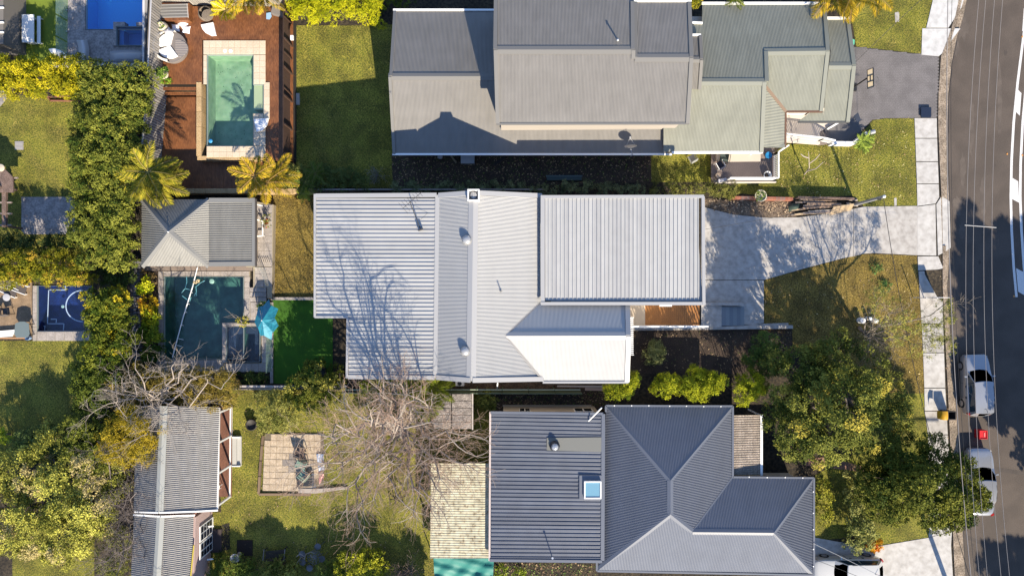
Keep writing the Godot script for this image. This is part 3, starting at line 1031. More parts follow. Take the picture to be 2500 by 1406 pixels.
	for y in [775, 866]: obj("hood_arm", strip([1535, y, 3.35], [1547, y, 3.25], 0.04, 0.05), white, t)
	# side wall strip with steps along the southern boundary
	obj("downpipe", strip([1215, 934, 4.0], [1214, 947, 0.3], 0.08, 0.08), white, t)
	# things on the roof
	for q in [[1141, 587, 7.0, "whirling roof vent on the white house near the antenna"], [1137, 855, 7.0, "whirling roof vent on the white house nearest the bare tree"]]:
		var at := P(q[0], q[1], q[2] - 0.25)
		var v := thing("roof_vent", q[3], "roof vent", at, "whirling vents on the white house")
		var b := MB.new()
		b.lathe(at, [[0.2, -0.1], [0.2, 0.32], [0.24, 0.33]], 16)
		obj("vent_throat", b, capm, v)
		var h := MB.new()
		h.lathe(at + Vector3(0, 0.32, 0), [[0.25, 0.0], [0.3, 0.12], [0.3, 0.2], [0.24, 0.31], [0.12, 0.37], [0.0, 0.38]], 20)
		obj("vent_head", h, plain("galvanised", L(0.5, 0.5, 0.5), 0.35, 0.4), v)
		for k in 16:
			var fb := MB.new()
			var an := TAU * k / 16
			fb.tube([at + Vector3(cos(an) * 0.26, 0.34, sin(an) * 0.26), at + Vector3(cos(an + 0.2) * 0.315, 0.46, sin(an + 0.2) * 0.315), at + Vector3(cos(an + 0.5) * 0.24, 0.64, sin(an + 0.5) * 0.24)], [0.014], 4)
			obj("vane", fb, plain("vane", L(0.33, 0.33, 0.33), 0.4, 0.3), v)
	var fa := P(1157, 479, 6.95)
	var fan := thing("roof_fan", "square white roof fan box with round fan at the gable end", "roof fan", fa)
	var b0 := MB.new()
	for s in [[-0.32, 0, 0.08, 0.72], [0.32, 0, 0.08, 0.72], [0, -0.32, 0.56, 0.08], [0, 0.32, 0.56, 0.08]]:
		b0.box(fa + Vector3(s[0], 0.25, s[1]), Vector3(s[2], 0.5, s[3]))
	b0.box(fa + Vector3(0, 0.1, 0), Vector3(0.56, 0.05, 0.56))
	obj("fan_box", b0, white, fan)
	var b1 := MB.new()
	b1.lathe(fa + Vector3(0, 0.3, 0), [[0.24, 0.0], [0.27, 0.05], [0.24, 0.1], [0.21, 0.05]], 24)
	obj("fan_ring", b1, plain("black_plastic", L(0.02, 0.02, 0.022), 0.4), fan)
	for k in 4:
		var b2 := MB.new()
		b2.box(fa + Vector3(cos(k * PI / 2), 0, sin(k * PI / 2)) * 0.11 + Vector3(0, 0.34, 0), Vector3(0.2, 0.01, 0.09), -k * PI / 2, 0.35)
		obj("fan_blade", b2, plain("fan_blade", L(0.35, 0.35, 0.36), 0.4), fan)
	var ab := P(1026, 558, 6.25)
	var an := thing("tv_antenna", "thin dark television antenna mast leaning over the pan roof", "antenna", ab)
	var top := P(999, 494, 8.6)
	top.x = ab.x + 0.15; top.z = ab.z - 0.1
	top = Vector3(ab.x - 0.2, 9.3, ab.z - 1.3)
	var dark := plain("antenna_metal", L(0.06, 0.06, 0.065), 0.5, 0.4)
	var mb := MB.new()
	mb.tube([ab, top], [0.028, 0.022], 6)
	obj("mast", mb, dark, an)
	var st := MB.new()
	st.tube([P(1045, 519, 6.25), ab + (top - ab) * 0.25], [0.01], 4)
	st.tube([P(1018, 555, 6.2), ab + (top - ab) * 0.25], [0.01], 4)
	obj("stay", st, dark, an)
	var bm := MB.new()
	var d := Vector3(0.75, 0, -0.65)
	bm.tube([top - d * 0.6 + Vector3(0, -0.2, 0), top + d * 0.9 + Vector3(0, -0.2, 0)], [0.016], 4)
	obj("boom", bm, dark, an)
	for k in 8:
		var eb := MB.new()
		var o := top + d * (-0.55 + k * 0.19) + Vector3(0, -0.2, 0)
		var s := Vector3(0.65, 0, 0.75) * (0.42 - k * 0.03)
		eb.tube([o - s, o + s], [0.009], 4)
		obj("element", eb, dark, an)
	var cb := MB.new()
	cb.box(ab + Vector3(0.05, 0.25, 0.1), Vector3(0.3, 0.4, 0.06), 0.3)
	obj("grid_panel", cb, dark, an)
	var sp := MB.new()
	sp.tube([P(1223, 711, 6.5), P(1223, 711, 7.0)], [0.035], 8)
	sp.tube([P(1223, 711, 6.5), P(1223, 711, 6.56)], [0.08, 0.05], 8)
	single("vent_pipe", "short thin vent pipe standing alone on the ribbed slope", "vent pipe", sp, plain("pipe_grey", L(0.3, 0.3, 0.3), 0.5), P(1223, 711, 6.4))

func house_grey():
	var grey := tex("warm_grey_steel", [[0.1, L(0.21, 0.2, 0.185)], [0.5, L(0.24, 0.228, 0.212)], [0.9, L(0.265, 0.252, 0.236)]], 0.02, 5.0, 0.5, 0.1, 0.0, 8.0, Vector3(1.0, 1, 0.25))
	var gcap := plain("warm_grey_cap", L(0.2, 0.193, 0.18), 0.5)
	var grn := tex("sage_steel", [[0.1, L(0.245, 0.25, 0.205)], [0.5, L(0.28, 0.285, 0.235)], [0.9, L(0.31, 0.315, 0.26)]], 0.02, 5.0, 0.5, 0.1, 0.0, 8.0, Vector3(1.0, 1, 0.25))
	var gc2 := plain("sage_cap", L(0.23, 0.238, 0.2), 0.5)
	var white: Material = mats["white_paint"]
	var cream := plain("cream_weatherboard", L(0.62, 0.57, 0.5), 0.7)
	var t := thing("grey_house", "two storey house of grey and sage corrugated gables with white front steps", "house", P(1450, 190, 0.08))
	obj("wall", walls([[962, 30], [1208, 30], [1212, 130], [1640, 130], [1640, 372], [962, 372]], 0.4, 0.0, 2.5, 2.6), cream, t)
	obj("wall", walls([[1640, 20], [2012, 20], [2012, 60], [2070, 60], [2068, 270], [2000, 270], [1915, 268], [1860, 360], [1640, 368]], 0.5, 0.0, 2.6, 2.8), cream, t)
	obj("upper_wall", walls([[1209, -40], [1684, 0], [1682, 300], [1212, 302]], 0.26, 2.4, 5.95, 6.1), plain("upper_wall", L(0.4, 0.36, 0.32), 0.8), t)
	var P1 := 0.086
	for q in [[[964, 27, 2.6], [964, 375, 2.6], [956, 187, 4.3]], [[2010, 14, 2.8], [2004, 270, 2.8], [2016, 126, 3.9]], [[2068, 50, 2.4], [2068, 296, 2.4], [2080, 160, 3.35]], [[1214, -45, 6.0], [1215, 300, 6.0], [1212, 122, 7.15]], [[1680, 8, 6.0], [1678, 298, 6.0], [1686, 141, 7.05]]]:
		var gb := MB.new()
		var xx: float = P(q[0][0], q[0][1], q[0][2]).x
		var vs := []
		for p in q:
			var w := P3(p)
			w.x = xx
			vs.append(w)
		gb.tri(vs[0], vs[1], vs[2])
		obj("gable_wall", gb, cream, t)
	# single storey wing
	rf(t, [[961, 27, 2.7], [1215, 27, 2.7], [1215, 187, 4.35], [950, 187, 4.35]], "z", grey, P1)
	rf(t, [[950, 187, 4.35], [1640, 187, 4.35], [1628, 375, 2.65], [960, 375, 2.65]], "z", grey, P1)
	caps(t, gcap, [[[948, 187, 4.37], [1206, 187, 4.37]]], 0.24, 0.08)
	for q in [[[954, 187, 4.4], [964, 28, 2.74]], [[952, 187, 4.4], [962, 375, 2.7]]]:
		obj("barge_cap", strip(q[0], q[1], 0.2, 0.14, -0.105), gcap, t)
	gutters(t, white, [[[960, 25, 2.72], [1208, 25, 2.72]], [[958, 377, 2.66], [1640, 377, 2.66]]])
	# upper storey
	rf(t, [[1207, 122, 7.22], [1548, 122, 7.22], [1548, -45, 6.1], [1208, -45, 6.1]], "z", grey, P1)
	rf(t, [[1550, 141, 7.1], [1691, 141, 7.1], [1686, 5, 6.22], [1548, 5, 6.22]], "z", grey, P1)
	rf(t, [[1207, 122, 7.22], [1549, 122, 7.22], [1549, 301, 6.1], [1212, 301, 6.1]], "z", grey, P1)
	rf(t, [[1549, 141, 7.1], [1691, 141, 7.1], [1682, 301, 6.1], [1549, 301, 6.1]], "z", grey, P1)
	caps(t, gcap, [[[1205, 122, 7.24], [1549, 122, 7.24]], [[1550, 141, 7.12], [1692, 141, 7.12]]], 0.25, 0.07)
	for q in [[[1209, 122, 7.26], [1211, -45, 6.14]], [[1210, 122, 7.26], [1215, 301, 6.14]], [[1545, 122, 7.26], [1544, 5, 6.5]], [[1688, 141, 7.14], [1683, 6, 6.26]], [[1688, 141, 7.14], [1679, 301, 6.14]], [[1551, 141, 7.14], [1551, 6, 6.26]], [[1546, 122, 7.26], [1546, 143, 7.12]]]:
		obj("barge_cap", strip(q[0], q[1], 0.24, 0.14, -0.105), gcap, t)
	gutters(t, gcap, [[[1211, 303, 6.1], [1683, 302, 6.1]]], 0.12, 0.1)
	gutters(t, white, [[[1548, 3, 6.24], [1688, 3, 6.24]]])
	obj("flashing", strip([1222, 313, 3.35], [1628, 313, 3.35], 0.18, 0.03), plain("pale_cap", L(0.36, 0.34, 0.31), 0.5), t)
	# sage wing: the left ridge is higher, the right part steps forward
	rf(t, [[1715, 11, 3.0], [2015, 11, 3.0], [2020, 126, 3.95], [1712, 126, 3.95]], "z", grn, 0.095, 0.013)
	rf(t, [[1712, 126, 3.95], [1868, 126, 3.95], [1870, 200, 4.55], [1711, 200, 4.55]], "z", grn, 0.095, 0.013)
	rf(t, [[1690, 200, 4.55], [1872, 200, 4.55], [1863, 371, 3.1], [1620, 371, 3.1], [1620, 300, 3.7]], "z", grn, 0.095)
	rf(t, [[1868, 127, 3.97], [2024, 125, 3.97], [2008, 272, 2.85], [1920, 272, 2.85], [1872, 214, 3.3]], "z", grn, 0.095)
	rf(t, [[1868, 216, 3.35], [1919, 274, 2.8], [1917, 359, 2.72], [1862, 359, 3.2]], "x", grn, 0.1, 0.013)
	rf(t, [[2018, 47, 2.6], [2073, 47, 2.6], [2088, 160, 3.42], [2021, 160, 3.42]], "z", grn, 0.095, 0.013)
	rf(t, [[2021, 160, 3.42], [2088, 160, 3.42], [2073, 297, 2.42], [2010, 297, 2.42]], "z", grn, 0.095)
	rf(t, [[2010, 250, 2.75], [2012, 297, 2.42], [1948, 297, 2.42], [1990, 266, 2.64]], "z", grn, 0.095)
	caps(t, gc2, [[[1711, 200, 4.57], [1871, 200, 4.57]], [[1866, 127, 3.99], [2024, 125, 3.99]], [[2020, 161, 3.44], [2089, 161, 3.44]]], 0.24, 0.08)
	for q in [[[1866, 200, 4.58], [1859, 371, 3.14]], [[1870, 127, 4.0], [1872, 200, 4.58]], [[2021, 125, 4.0], [2012, 11, 3.04]], [[2021, 125, 4.0], [2005, 271, 2.89]], [[2085, 160, 3.46], [2070, 48, 2.64]], [[2085, 160, 3.46], [2070, 297, 2.46]]]:
		obj("barge_cap", strip(q[0], q[1], 0.26, 0.14, -0.105), gc2, t)
	obj("valley_gutter", strip([1870, 212, 3.36], [1919, 273, 2.86], 0.2, 0.015), tex("rusty_valley", [[0.3, L(0.2, 0.2, 0.17)], [0.6, L(0.3, 0.17, 0.1)]], 0.05, 1.0), t)
	obj("flashing", strip([1866, 357, 3.0], [1916, 357, 2.74], 0.22, 0.03), gc2, t)
	gutters(t, plain("rust_gutter", L(0.15, 0.08, 0.05), 0.8), [[[1919, 273, 2.82], [2008, 273, 2.82]], [[1918, 272, 2.8], [1917, 360, 2.7]]])
	gutters(t, plain("dark_gutter", L(0.1, 0.1, 0.095), 0.7), [[[1948, 299, 2.42], [2073, 299, 2.42]]], 0.1, 0.1)
	gutters(t, white, [[[1640, 373, 3.06], [1862, 372, 3.06]], [[1713, 9, 3.0], [2015, 9, 3.0]], [[2018, 45, 2.62], [2073, 45, 2.62]]], 0.16, 0.12)
	# small link roofs
	rf(t, [[1686, 57, 4.1], [1716, 57, 4.1], [1714, 90, 4.35], [1686, 90, 4.35]], "z", grn, 0.095)
	rf(t, [[1686, 88, 4.7], [1711, 88, 4.7], [1714, 146, 5.15], [1686, 146, 5.15]], "z", grey, P1)
	rf(t, [[1686, 146, 5.15], [1714, 146, 5.15], [1709, 218, 4.6], [1686, 218, 4.6]], "z", grey, P1)
	caps(t, gcap, [[[1690, 146, 5.17], [1716, 146, 5.17]]], 0.2, 0.06)
	gutters(t, white, [[[1690, 56, 4.15], [1715, 57, 4.15]], [[1690, 86, 4.72], [1711, 86, 4.72]]])
	for q in [[[1710, 88, 4.76], [1713, 146, 5.2]], [[1713, 146, 5.2], [1708, 218, 4.64]]]:
		obj("barge_cap", strip(q[0], q[1], 0.2, 0.14, -0.105), gcap, t)
	# porch: deck, posts, balustrade
	var deckm := tex("porch_boards", [[0.2, L(0.24, 0.185, 0.165)], [0.8, L(0.35, 0.28, 0.25)]], 0.05, 2.0, 0.85, 0.2)
	obj("porch_floor", slab([[1737, 372], [1890, 358], [1893, 444], [1737, 446]], 0.4, 0.55), deckm, t)
	stuff(obj("porch_boards", boards([1740, 373, 1884, 440], 0.57, 0.09, "x", 0.02), deckm, t))
	obj("porch_edge", strip([1745, 447, 0.35], [1892, 446, 0.35], 0.08, 0.25), cream, t)
	obj("ledge", slab([[1750, 374], [1857, 374], [1857, 394], [1778, 395], [1750, 392]], 0.57, 0.8), plain("pinkish_ledge", L(0.62, 0.54, 0.46), 0.8), t)
	balustrade(t, [[1773, 440, 0.57], [1888, 440, 0.57], [1888, 378, 0.57], [1912, 362, 0.57]], 0.95, white)
	obj("post", vpost(1856, 363, 0.57, 2.7, 0.1), white, t)
	# front steps and ramp
	var stp := tex("porch_tiles", [[0.2, L(0.68, 0.59, 0.52)], [0.8, L(0.78, 0.69, 0.62)]], 0.04, 2.0, 0.8, 0.1)
	obj("landing", slab([[1905, 275], [2012, 275], [2040, 300], [2002, 322], [2002, 352], [1905, 345]], 0.3, 0.62), stp, t)
	var tread := plain("tread_brown", L(0.2, 0.165, 0.15), 0.85)
	for k in 3:
		obj("step", slab([[2002 + k * 7, 316], [2010 + k * 7, 313], [2010 + k * 7, 352], [2002 + k * 7, 352]], 0.0, 0.55 - k * 0.13), tread, t)
	obj("lower_landing", slab([[2022, 310], [2045, 298], [2090, 300], [2104, 324], [2068, 354], [2022, 353]], 0.0, 0.14), plain("dark_landing", L(0.13, 0.125, 0.13), 0.8), t)
	balustrade(t, [[1906, 334, 0.62], [1998, 344, 0.62], [2024, 350, 0.3]], 0.9, white)
	balustrade(t, [[1914, 280, 0.62], [1965, 280, 0.62], [1990, 276, 0.62]], 0.9, white)
	for q in [[[2020, 354, 0.0], [2072, 355, 0.0]], [[2072, 356, 0.0], [2104, 330, 0.0]]]:
		obj("step_wall", strip(q[0], q[1], 0.22, 0.75), white, t)
	obj("step_wall", strip([2008, 322, 0.0], [2045, 300, 0.0], 0.12, 0.8), white, t)
	# dish
	var at := P(1540, 382, 2.6)
	var ds := thing("satellite_dish", "grey satellite dish on an arm over the grey roof's gutter", "satellite dish", at)
	var gm := plain("dish_grey", L(0.42, 0.43, 0.45), 0.45)
	var ab := MB.new()
	ab.tube([at, at + Vector3(0, 0.6, 0), P(1540, 364, 3.5)], [0.03], 6)
	obj("arm", ab, gm, ds)
	var db := MB.new()
	var ctr := P(1540, 360, 3.6)
	var ax := Vector3(-0.1, 0.38, -0.92).normalized()
	var sx := ax.cross(Vector3.UP).normalized()
	var sy := sx.cross(ax)
	var rows := []
	for r in 7:
		var line := []
		var rr := r / 6.0 * 0.42
		for k in 25:
			var an := TAU * k / 24
			line.append(ctr + sx * cos(an) * rr + sy * sin(an) * rr * 1.08 + ax * rr * rr * 0.45)
		rows.append(line)
	db.grid(rows)
	obj("dish", db, gm, ds)
	var fe := MB.new()
	var lnb := ctr + ax * 0.62 - sy * 0.1
	for s in [-1, 1]: fe.tube([ctr + sx * s * 0.36, lnb], [0.012], 4)
	fe.box(lnb, Vector3(0.09, 0.09, 0.14))
	obj("feed_horn", fe, gm, ds)
	var pb := MB.new()
	pb.tube([P(1508, 98, 6.95), P(1508, 98, 7.75)], [0.05], 10)
	pb.tube([P(1508, 98, 7.75), P(1508, 98, 7.83)], [0.08, 0.02], 10)
	single("flue_pipe", "white capped flue pipe on the dark slope of the upper roof", "flue", pb, white, P(1508, 98, 6.9))

func balustrade(par: Node3D, pts: Array, h: float, m: Material, gap := 0.125):
	for k in pts.size() - 1:
		var a := P3(pts[k])
		var d := P3(pts[k + 1])
		var up := Vector3(0, h, 0)
		var b := MB.new()
		b.bar(a + up, d + up, 0.1, 0.05)
		obj("handrail", b, m, par)
		var r := MB.new()
		r.bar(a + Vector3(0, 0.08, 0), d + Vector3(0, 0.08, 0), 0.05, 0.05)
		obj("bottom_rail", r, m, par)
		var nb := int(a.distance_to(d) / gap)
		for j in nb + 1:
			var o := a.lerp(d, float(j) / nb)
			var bb := MB.new()
			if j == 0 or j == nb: bb.box(o + up * 0.52, Vector3(0.09, h * 1.04, 0.09))
			else: bb.box(o + up * 0.55, Vector3(0.06, h * 0.88, 0.06))
			obj("post" if j == 0 or j == nb else "baluster", bb, m, par)

func house_navy():
	var navy := tex("navy_steel", [[0.1, L(0.125, 0.14, 0.178)], [0.9, L(0.145, 0.163, 0.207)]], 0.01, 6.0, 0.42)
	var pans := [navy]
	for k in 2:
		var v: StandardMaterial3D = navy.duplicate()
		v.resource_name = "navy_steel_%d" % k
		v.albedo_color = Color(0.95 - 0.05 * k, 0.95 - 0.05 * k, 0.95 - 0.045 * k)
		pans.append(v)
	var nc := plain("navy_cap", L(0.13, 0.146, 0.186), 0.4)
	var cream := tex("cream_boards", [[0.2, L(0.5, 0.42, 0.32)], [0.8, L(0.58, 0.5, 0.4)]], 0.04, 2.0, 0.85)
	var white: Material = mats["white_paint"]
	var pinkw := plain("fascia_pale", L(0.55, 0.47, 0.45), 0.6)
	var t := thing("navy_house", "house with dark navy hipped roof, skylight and flat pan roof extension", "house", P(1600, 1190, 0.08))
	obj("wall", walls([[1226, 1009], [1466, 1009], [1466, 1364], [1226, 1364]], 0.05, 0.0, 3.1, 3.2), cream, t)
	obj("wall", walls([[1482, 993], [1785, 993], [1785, 1168], [1982, 1168], [1982, 1396], [1462, 1388]], 0.4, 0.0, 2.85, 3.0), cream, t)
	var wz: float = P(1300, 1009, 3.2).z + 0.04
	var bx := func(x0: float, x1: float, y0: float, y1: float, th: float) -> MB:
		var b := MB.new()
		var a: float = P(x0, 1009, 3.2).x
		var d: float = P(x1, 1009, 3.2).x
		b.box(Vector3((a + d) / 2, (y0 + y1) / 2, wz - th / 2), Vector3(d - a, y1 - y0, th))
		return b
	for k in 9: obj("weatherboard", bx.call(1228, 1454, 0.35 + k * 0.3, 0.64 + k * 0.3, 0.03 + 0.004 * (k % 2)), cream, t)
	obj("wall_plate", bx.call(1226, 1456, 0.08, 0.35, 0.1), plain("plinth", L(0.4, 0.36, 0.3), 0.9), t)
	for q in [[1268, 1296], [1405, 1452]]:
		var w := obj("window", bx.call(q[0], q[1], 1.5, 2.6, 0.07), white, t)
		for k in 2:
			var m0: float = lerpf(q[0], q[1], 0.06 + k * 0.48)
			obj("pane", bx.call(m0, m0 + (q[1] - q[0]) * 0.4, 1.58, 2.52, 0.09), plain("window_glass", L(0.02, 0.025, 0.03), 0.08), w)
	var e := 3.0
	var h := 5.0
	rf(t, [[1481, 991, e], [1787, 993, e], [1637, 1172, h]], "z", navy, 0.104, 0.013)
	rf(t, [[1480, 991, e], [1637, 1172, h], [1637, 1255, h], [1460, 1391, e]], "x", navy, 0.107, 0.022)
	rf(t, [[1787, 993, e], [1787, 1165, e], [1692, 1297, 4.32], [1637, 1255, h], [1637, 1172, h]], "x", navy, 0.107, 0.022)
	rf(t, [[1637, 1255, h], [1690, 1298, 4.35], [1889, 1300, 4.35], [1985, 1401, e], [1460, 1391, e]], "z", navy, 0.104, 0.012)
	rf(t, [[1787, 1166, e], [1985, 1168, e], [1889, 1299, 4.35], [1690, 1297, 4.35]], "z", navy, 0.104, 0.013)
	rf(t, [[1985, 1168, e], [1985, 1401, e], [1889, 1300, 4.35]], "x", navy, 0.107, 0.022)
	caps(t, nc, [[[1480, 991, e], [1637, 1172, h]], [[1787, 993, e], [1637, 1172, h]], [[1637, 1172, h], [1637, 1255, h]], [[1637, 1255, h], [1460, 1391, e]], [[1637, 1255, h], [1691, 1298, 4.36]], [[1691, 1298, 4.36], [1889, 1300, 4.36]], [[1889, 1300, 4.36], [1985, 1168, e]], [[1889, 1300, 4.36], [1985, 1401, e]]], 0.2, 0.1)
	obj("valley_gutter", strip([1787, 1166, 3.02], [1692, 1296, 4.33], 0.1, 0.015), nc, t)
	gutters(t, nc, [[[1479, 990, e], [1789, 991, e]], [[1789, 991, e], [1789, 1166, e]], [[1789, 1164, e], [1987, 1166, e]], [[1987, 1166, e], [1987, 1403, e]], [[1458, 1393, e], [1987, 1403, e]], [[1457, 1372, e], [1457, 1393, e]], [[1479, 990, e], [1479, 1005, e]]], 0.12, 0.11)
	for q in [[1500, 990], [1542, 990], [1584, 990], [1635, 991], [1676, 991], [1718, 992], [1760, 992], [1829, 1164], [1873, 1165], [1917, 1165], [1960, 1166], [1986, 1200], [1986, 1252], [1986, 1292], [1986, 1340], [1986, 1382]]:
		var b := MB.new()
		b.box(P(q[0], q[1], 3.07), Vector3(0.07, 0.03, 0.07))
		obj("gutter_clip", b, white, t)
	# flat pan roof
	for k in 37:
		var y0 := 1011.0 + k * 9.72
		var y1 := 1016.0 + k * 9.62
		var sky := y0 > 1160 and y0 < 1212
		var flue := y0 > 1062 and y0 < 1098
		var x1 := 1417.0 if sky else (1334.0 if flue else 1469.0)
		var f := (x1 - 1199.0) / 270.0
		obj("roof_pan", pan(P(1199, y0, 3.26), P(x1, lerpf(y0, y1, f), 3.26 + 0.22 * f), Vector3(0, 0, 1), 0.267), pans[R.randi() % 3], t)
	obj("roof_deck", corr([[1198, 1006, 3.2], [1474, 1006, 3.42], [1471, 1370, 3.42], [1196, 1368, 3.2]], "x", 5.0, 0.0), nc, t)
	obj("flashing", strip([1473, 1010, 3.5], [1471, 1368, 3.5], 0.24, 0.04), nc, t)
	obj("barge_cap", strip([1198, 1007, 3.3], [1472, 1010, 3.52], 0.18, 0.14, -0.105), nc, t)
	obj("barge_cap", strip([1196, 1367, 3.3], [1470, 1370, 3.52], 0.18, 0.14, -0.105), nc, t)
	gutters(t, pinkw, [[[1197, 1005, 3.25], [1195, 1368, 3.25]]], 0.12, 0.1)
	obj("flat_sheet", corr([[1335, 1067, 3.43], [1469, 1067, 3.53], [1469, 1103, 3.53], [1335, 1102, 3.43]], "x", 5.0, 0.0), plain("flat_sheet", L(0.16, 0.165, 0.155), 0.6), t)
	var at := P(1354, 1088, 3.45)
	var fd := thing("skylight_dome", "round glass tube skylight with octagonal collar on grey flashing", "skylight", at)
	var cb := MB.new()
	cb.lathe(at, [[0.37, 0.0], [0.35, 0.12], [0.27, 0.14], [0.27, 0.3], [0.24, 0.3]], 8)
	obj("collar", cb, plain("collar_dark", L(0.04, 0.045, 0.06), 0.4), fd)
	var dm := MB.new()
	dm.lathe(at + Vector3(0, 0.28, 0), [[0.24, 0.0], [0.22, 0.1], [0.14, 0.17], [0.0, 0.2]], 20)
	obj("dome", dm, plain("dome_glass", L(0.45, 0.48, 0.52), 0.06, 0.3), fd)
	var sa := P(1446, 1193, 3.5)
	var sk := thing("skylight", "square white framed glass skylight raised above the pan roof", "skylight", sa)
	var fr := MB.new()
	for s in [[-0.53, 0, 0.08, 1.16], [0.53, 0, 0.08, 1.16], [0, -0.54, 0.98, 0.08], [0, 0.54, 0.98, 0.08]]:
		fr.box(sa + Vector3(s[0], 0.14, s[1]), Vector3(s[2], 0.3, s[3]))
	obj("frame", fr, white, sk)
	var gl := MB.new()
	gl.box(sa + Vector3(0, 0.22, 0), Vector3(0.98, 0.02, 1.0))
	obj("pane", gl, plain("sky_pane", L(0.18, 0.36, 0.48), 0.05), sk)
	var cu := MB.new()
	cu.box(sa + Vector3(-0.12, 0.02, -0.12), Vector3(1.5, 0.1, 1.6))
	obj("curb", cu, nc, sk)
	var pl := MB.new()
	pl.tube([P(1437, 1027, 3.5), P(1469, 995, 4.6)], [0.045], 8)
	single("vent_pipe", "leaning white pipe over the corner where pan roof meets hip", "pipe", pl, white, P(1437, 1027, 3.45))
	var p2 := MB.new()
	p2.tube([P(1349, 1362, 3.3), P(1349, 1362, 4.3)], [0.035], 8)
	p2.tube([P(1349, 1362, 4.3), P(1349, 1362, 4.4)], [0.07], 8)
	single("vent_pipe", "thin upright vent pipe at the lower edge of the pan roof", "pipe", p2, white, P(1349, 1362, 3.3))
	# brown awning by the front path
	var aw := thing("awning", "weathered brown ribbed awning with white gutter beside the navy hip", "awning", P(1822, 1080, 0.08))
	rf(aw, [[1789, 1013, 2.75], [1857, 1013, 2.55], [1857, 1158, 2.55], [1789, 1158, 2.75]], "x", tex("weathered_brown", [[0.15, L(0.16, 0.12, 0.1)], [0.45, L(0.34, 0.28, 0.23)], [0.75, L(0.52, 0.46, 0.4)]], 0.035, 2.2, 0.85, 0.35, 0.0, 3.0), 0.16, 0.016)
	gutters(aw, white, [[[1859, 1012, 2.55], [1859, 1160, 2.55]]], 0.16, 0.1)
	for y in [1014, 1157]: obj("post", vpost(1856, y, 0.08, 2.5, 0.09), white, aw)
	# old cream carport
	var cp := thing("carport", "old cream corrugated carport roof with rust and lichen spots", "carport", P(1124, 1250, 0.08))
	rf(cp, [[1052, 1131, 2.65], [1197, 1131, 2.8], [1195, 1363, 2.8], [1050, 1362, 2.65]], "x", tex("cream_rust", [[0.14, L(0.16, 0.11, 0.065)], [0.26, L(0.46, 0.4, 0.27)], [0.45, L(0.6, 0.56, 0.4)], [0.8, L(0.68, 0.645, 0.48)]], 0.02, 4.0, 0.85, 0.3, 0.0, 4.0), 0.165, 0.014)
	for q in [[1056, 1136], [1056, 1358], [1192, 1136], [1192, 1358]]:
		obj("post", vpost(q[0], q[1], 0.08, 2.6, 0.1), plain("grey_timber", L(0.22, 0.19, 0.16), 0.9), cp)
	obj("beam", strip([1054, 1134, 2.5], [1054, 1360, 2.5], 0.1, 0.12), mats["grey_timber"], cp)
	# teal shade sail
	var sl := thing("shade_tarp", "wrinkled teal tarpaulin stretched beyond the cream carport", "tarpaulin", P(1130, 1400, 0.08))
	var rows := []
	for r in 14:
		var line := []
		for k in 24:
			var u := k / 23.0
			var v := r / 13.0
			line.append(P(lerpf(1058, 1206, u) + 6 * v * (0.5 - u), 1360 + v * 62, 2.1 + 0.09 * sin(u * 19 + v * 7) * v + 0.07 * sin(u * 8 - v * 13) - 0.25 * sin(PI * u) * v + R.randf_range(-0.012, 0.012)))
		rows.append(line)
	var tb := MB.new()
	tb.grid(rows)
	obj("canvas", tb, plain("teal_cloth", L(0.012, 0.2, 0.17), 0.6), sl)
	for x in [1062, 1200]: obj("pole", vpost(x, 1418, 0.08, 2.0, 0.06), mats["grey_timber"], sl)
	# fibro shed roof
	var sd := thing("garden_shed", "square garden shed with stained grey sheet roof in two columns", "shed", P(1108, 1004, 0.08))
	obj("wall", walls([[1060, 962], [1152, 962], [1152, 1046], [1060, 1046]], 0.1, 0.0, 2.15, 2.2), plain("shed_wall", L(0.2, 0.17, 0.15), 0.9), sd)
	var fm := []
	for k in 3: fm.append(tex("fibro_%d" % k, [[0.15, L(0.17 + 0.03 * k, 0.14 + 0.03 * k, 0.125 + 0.03 * k)], [0.5, L(0.33, 0.29, 0.27)], [0.85, L(0.45, 0.41, 0.39)]], 0.03, 2.0, 0.9, 0.4, 0.0, 3.0))
	tiles(sd, "roof_panel", [1058, 961, 1101, 1047], 2.3, 1, 5, 0.04, fm, 0.03)
	tiles(sd, "roof_panel", [1103, 961, 1152, 1047], 2.3, 1, 5, 0.04, fm, 0.03)
	obj("barge_cap", strip([1154, 960, 2.2], [1154, 1048, 2.2], 0.08, 0.14), plain("pale_barge", L(0.5, 0.45, 0.42), 0.8), sd)

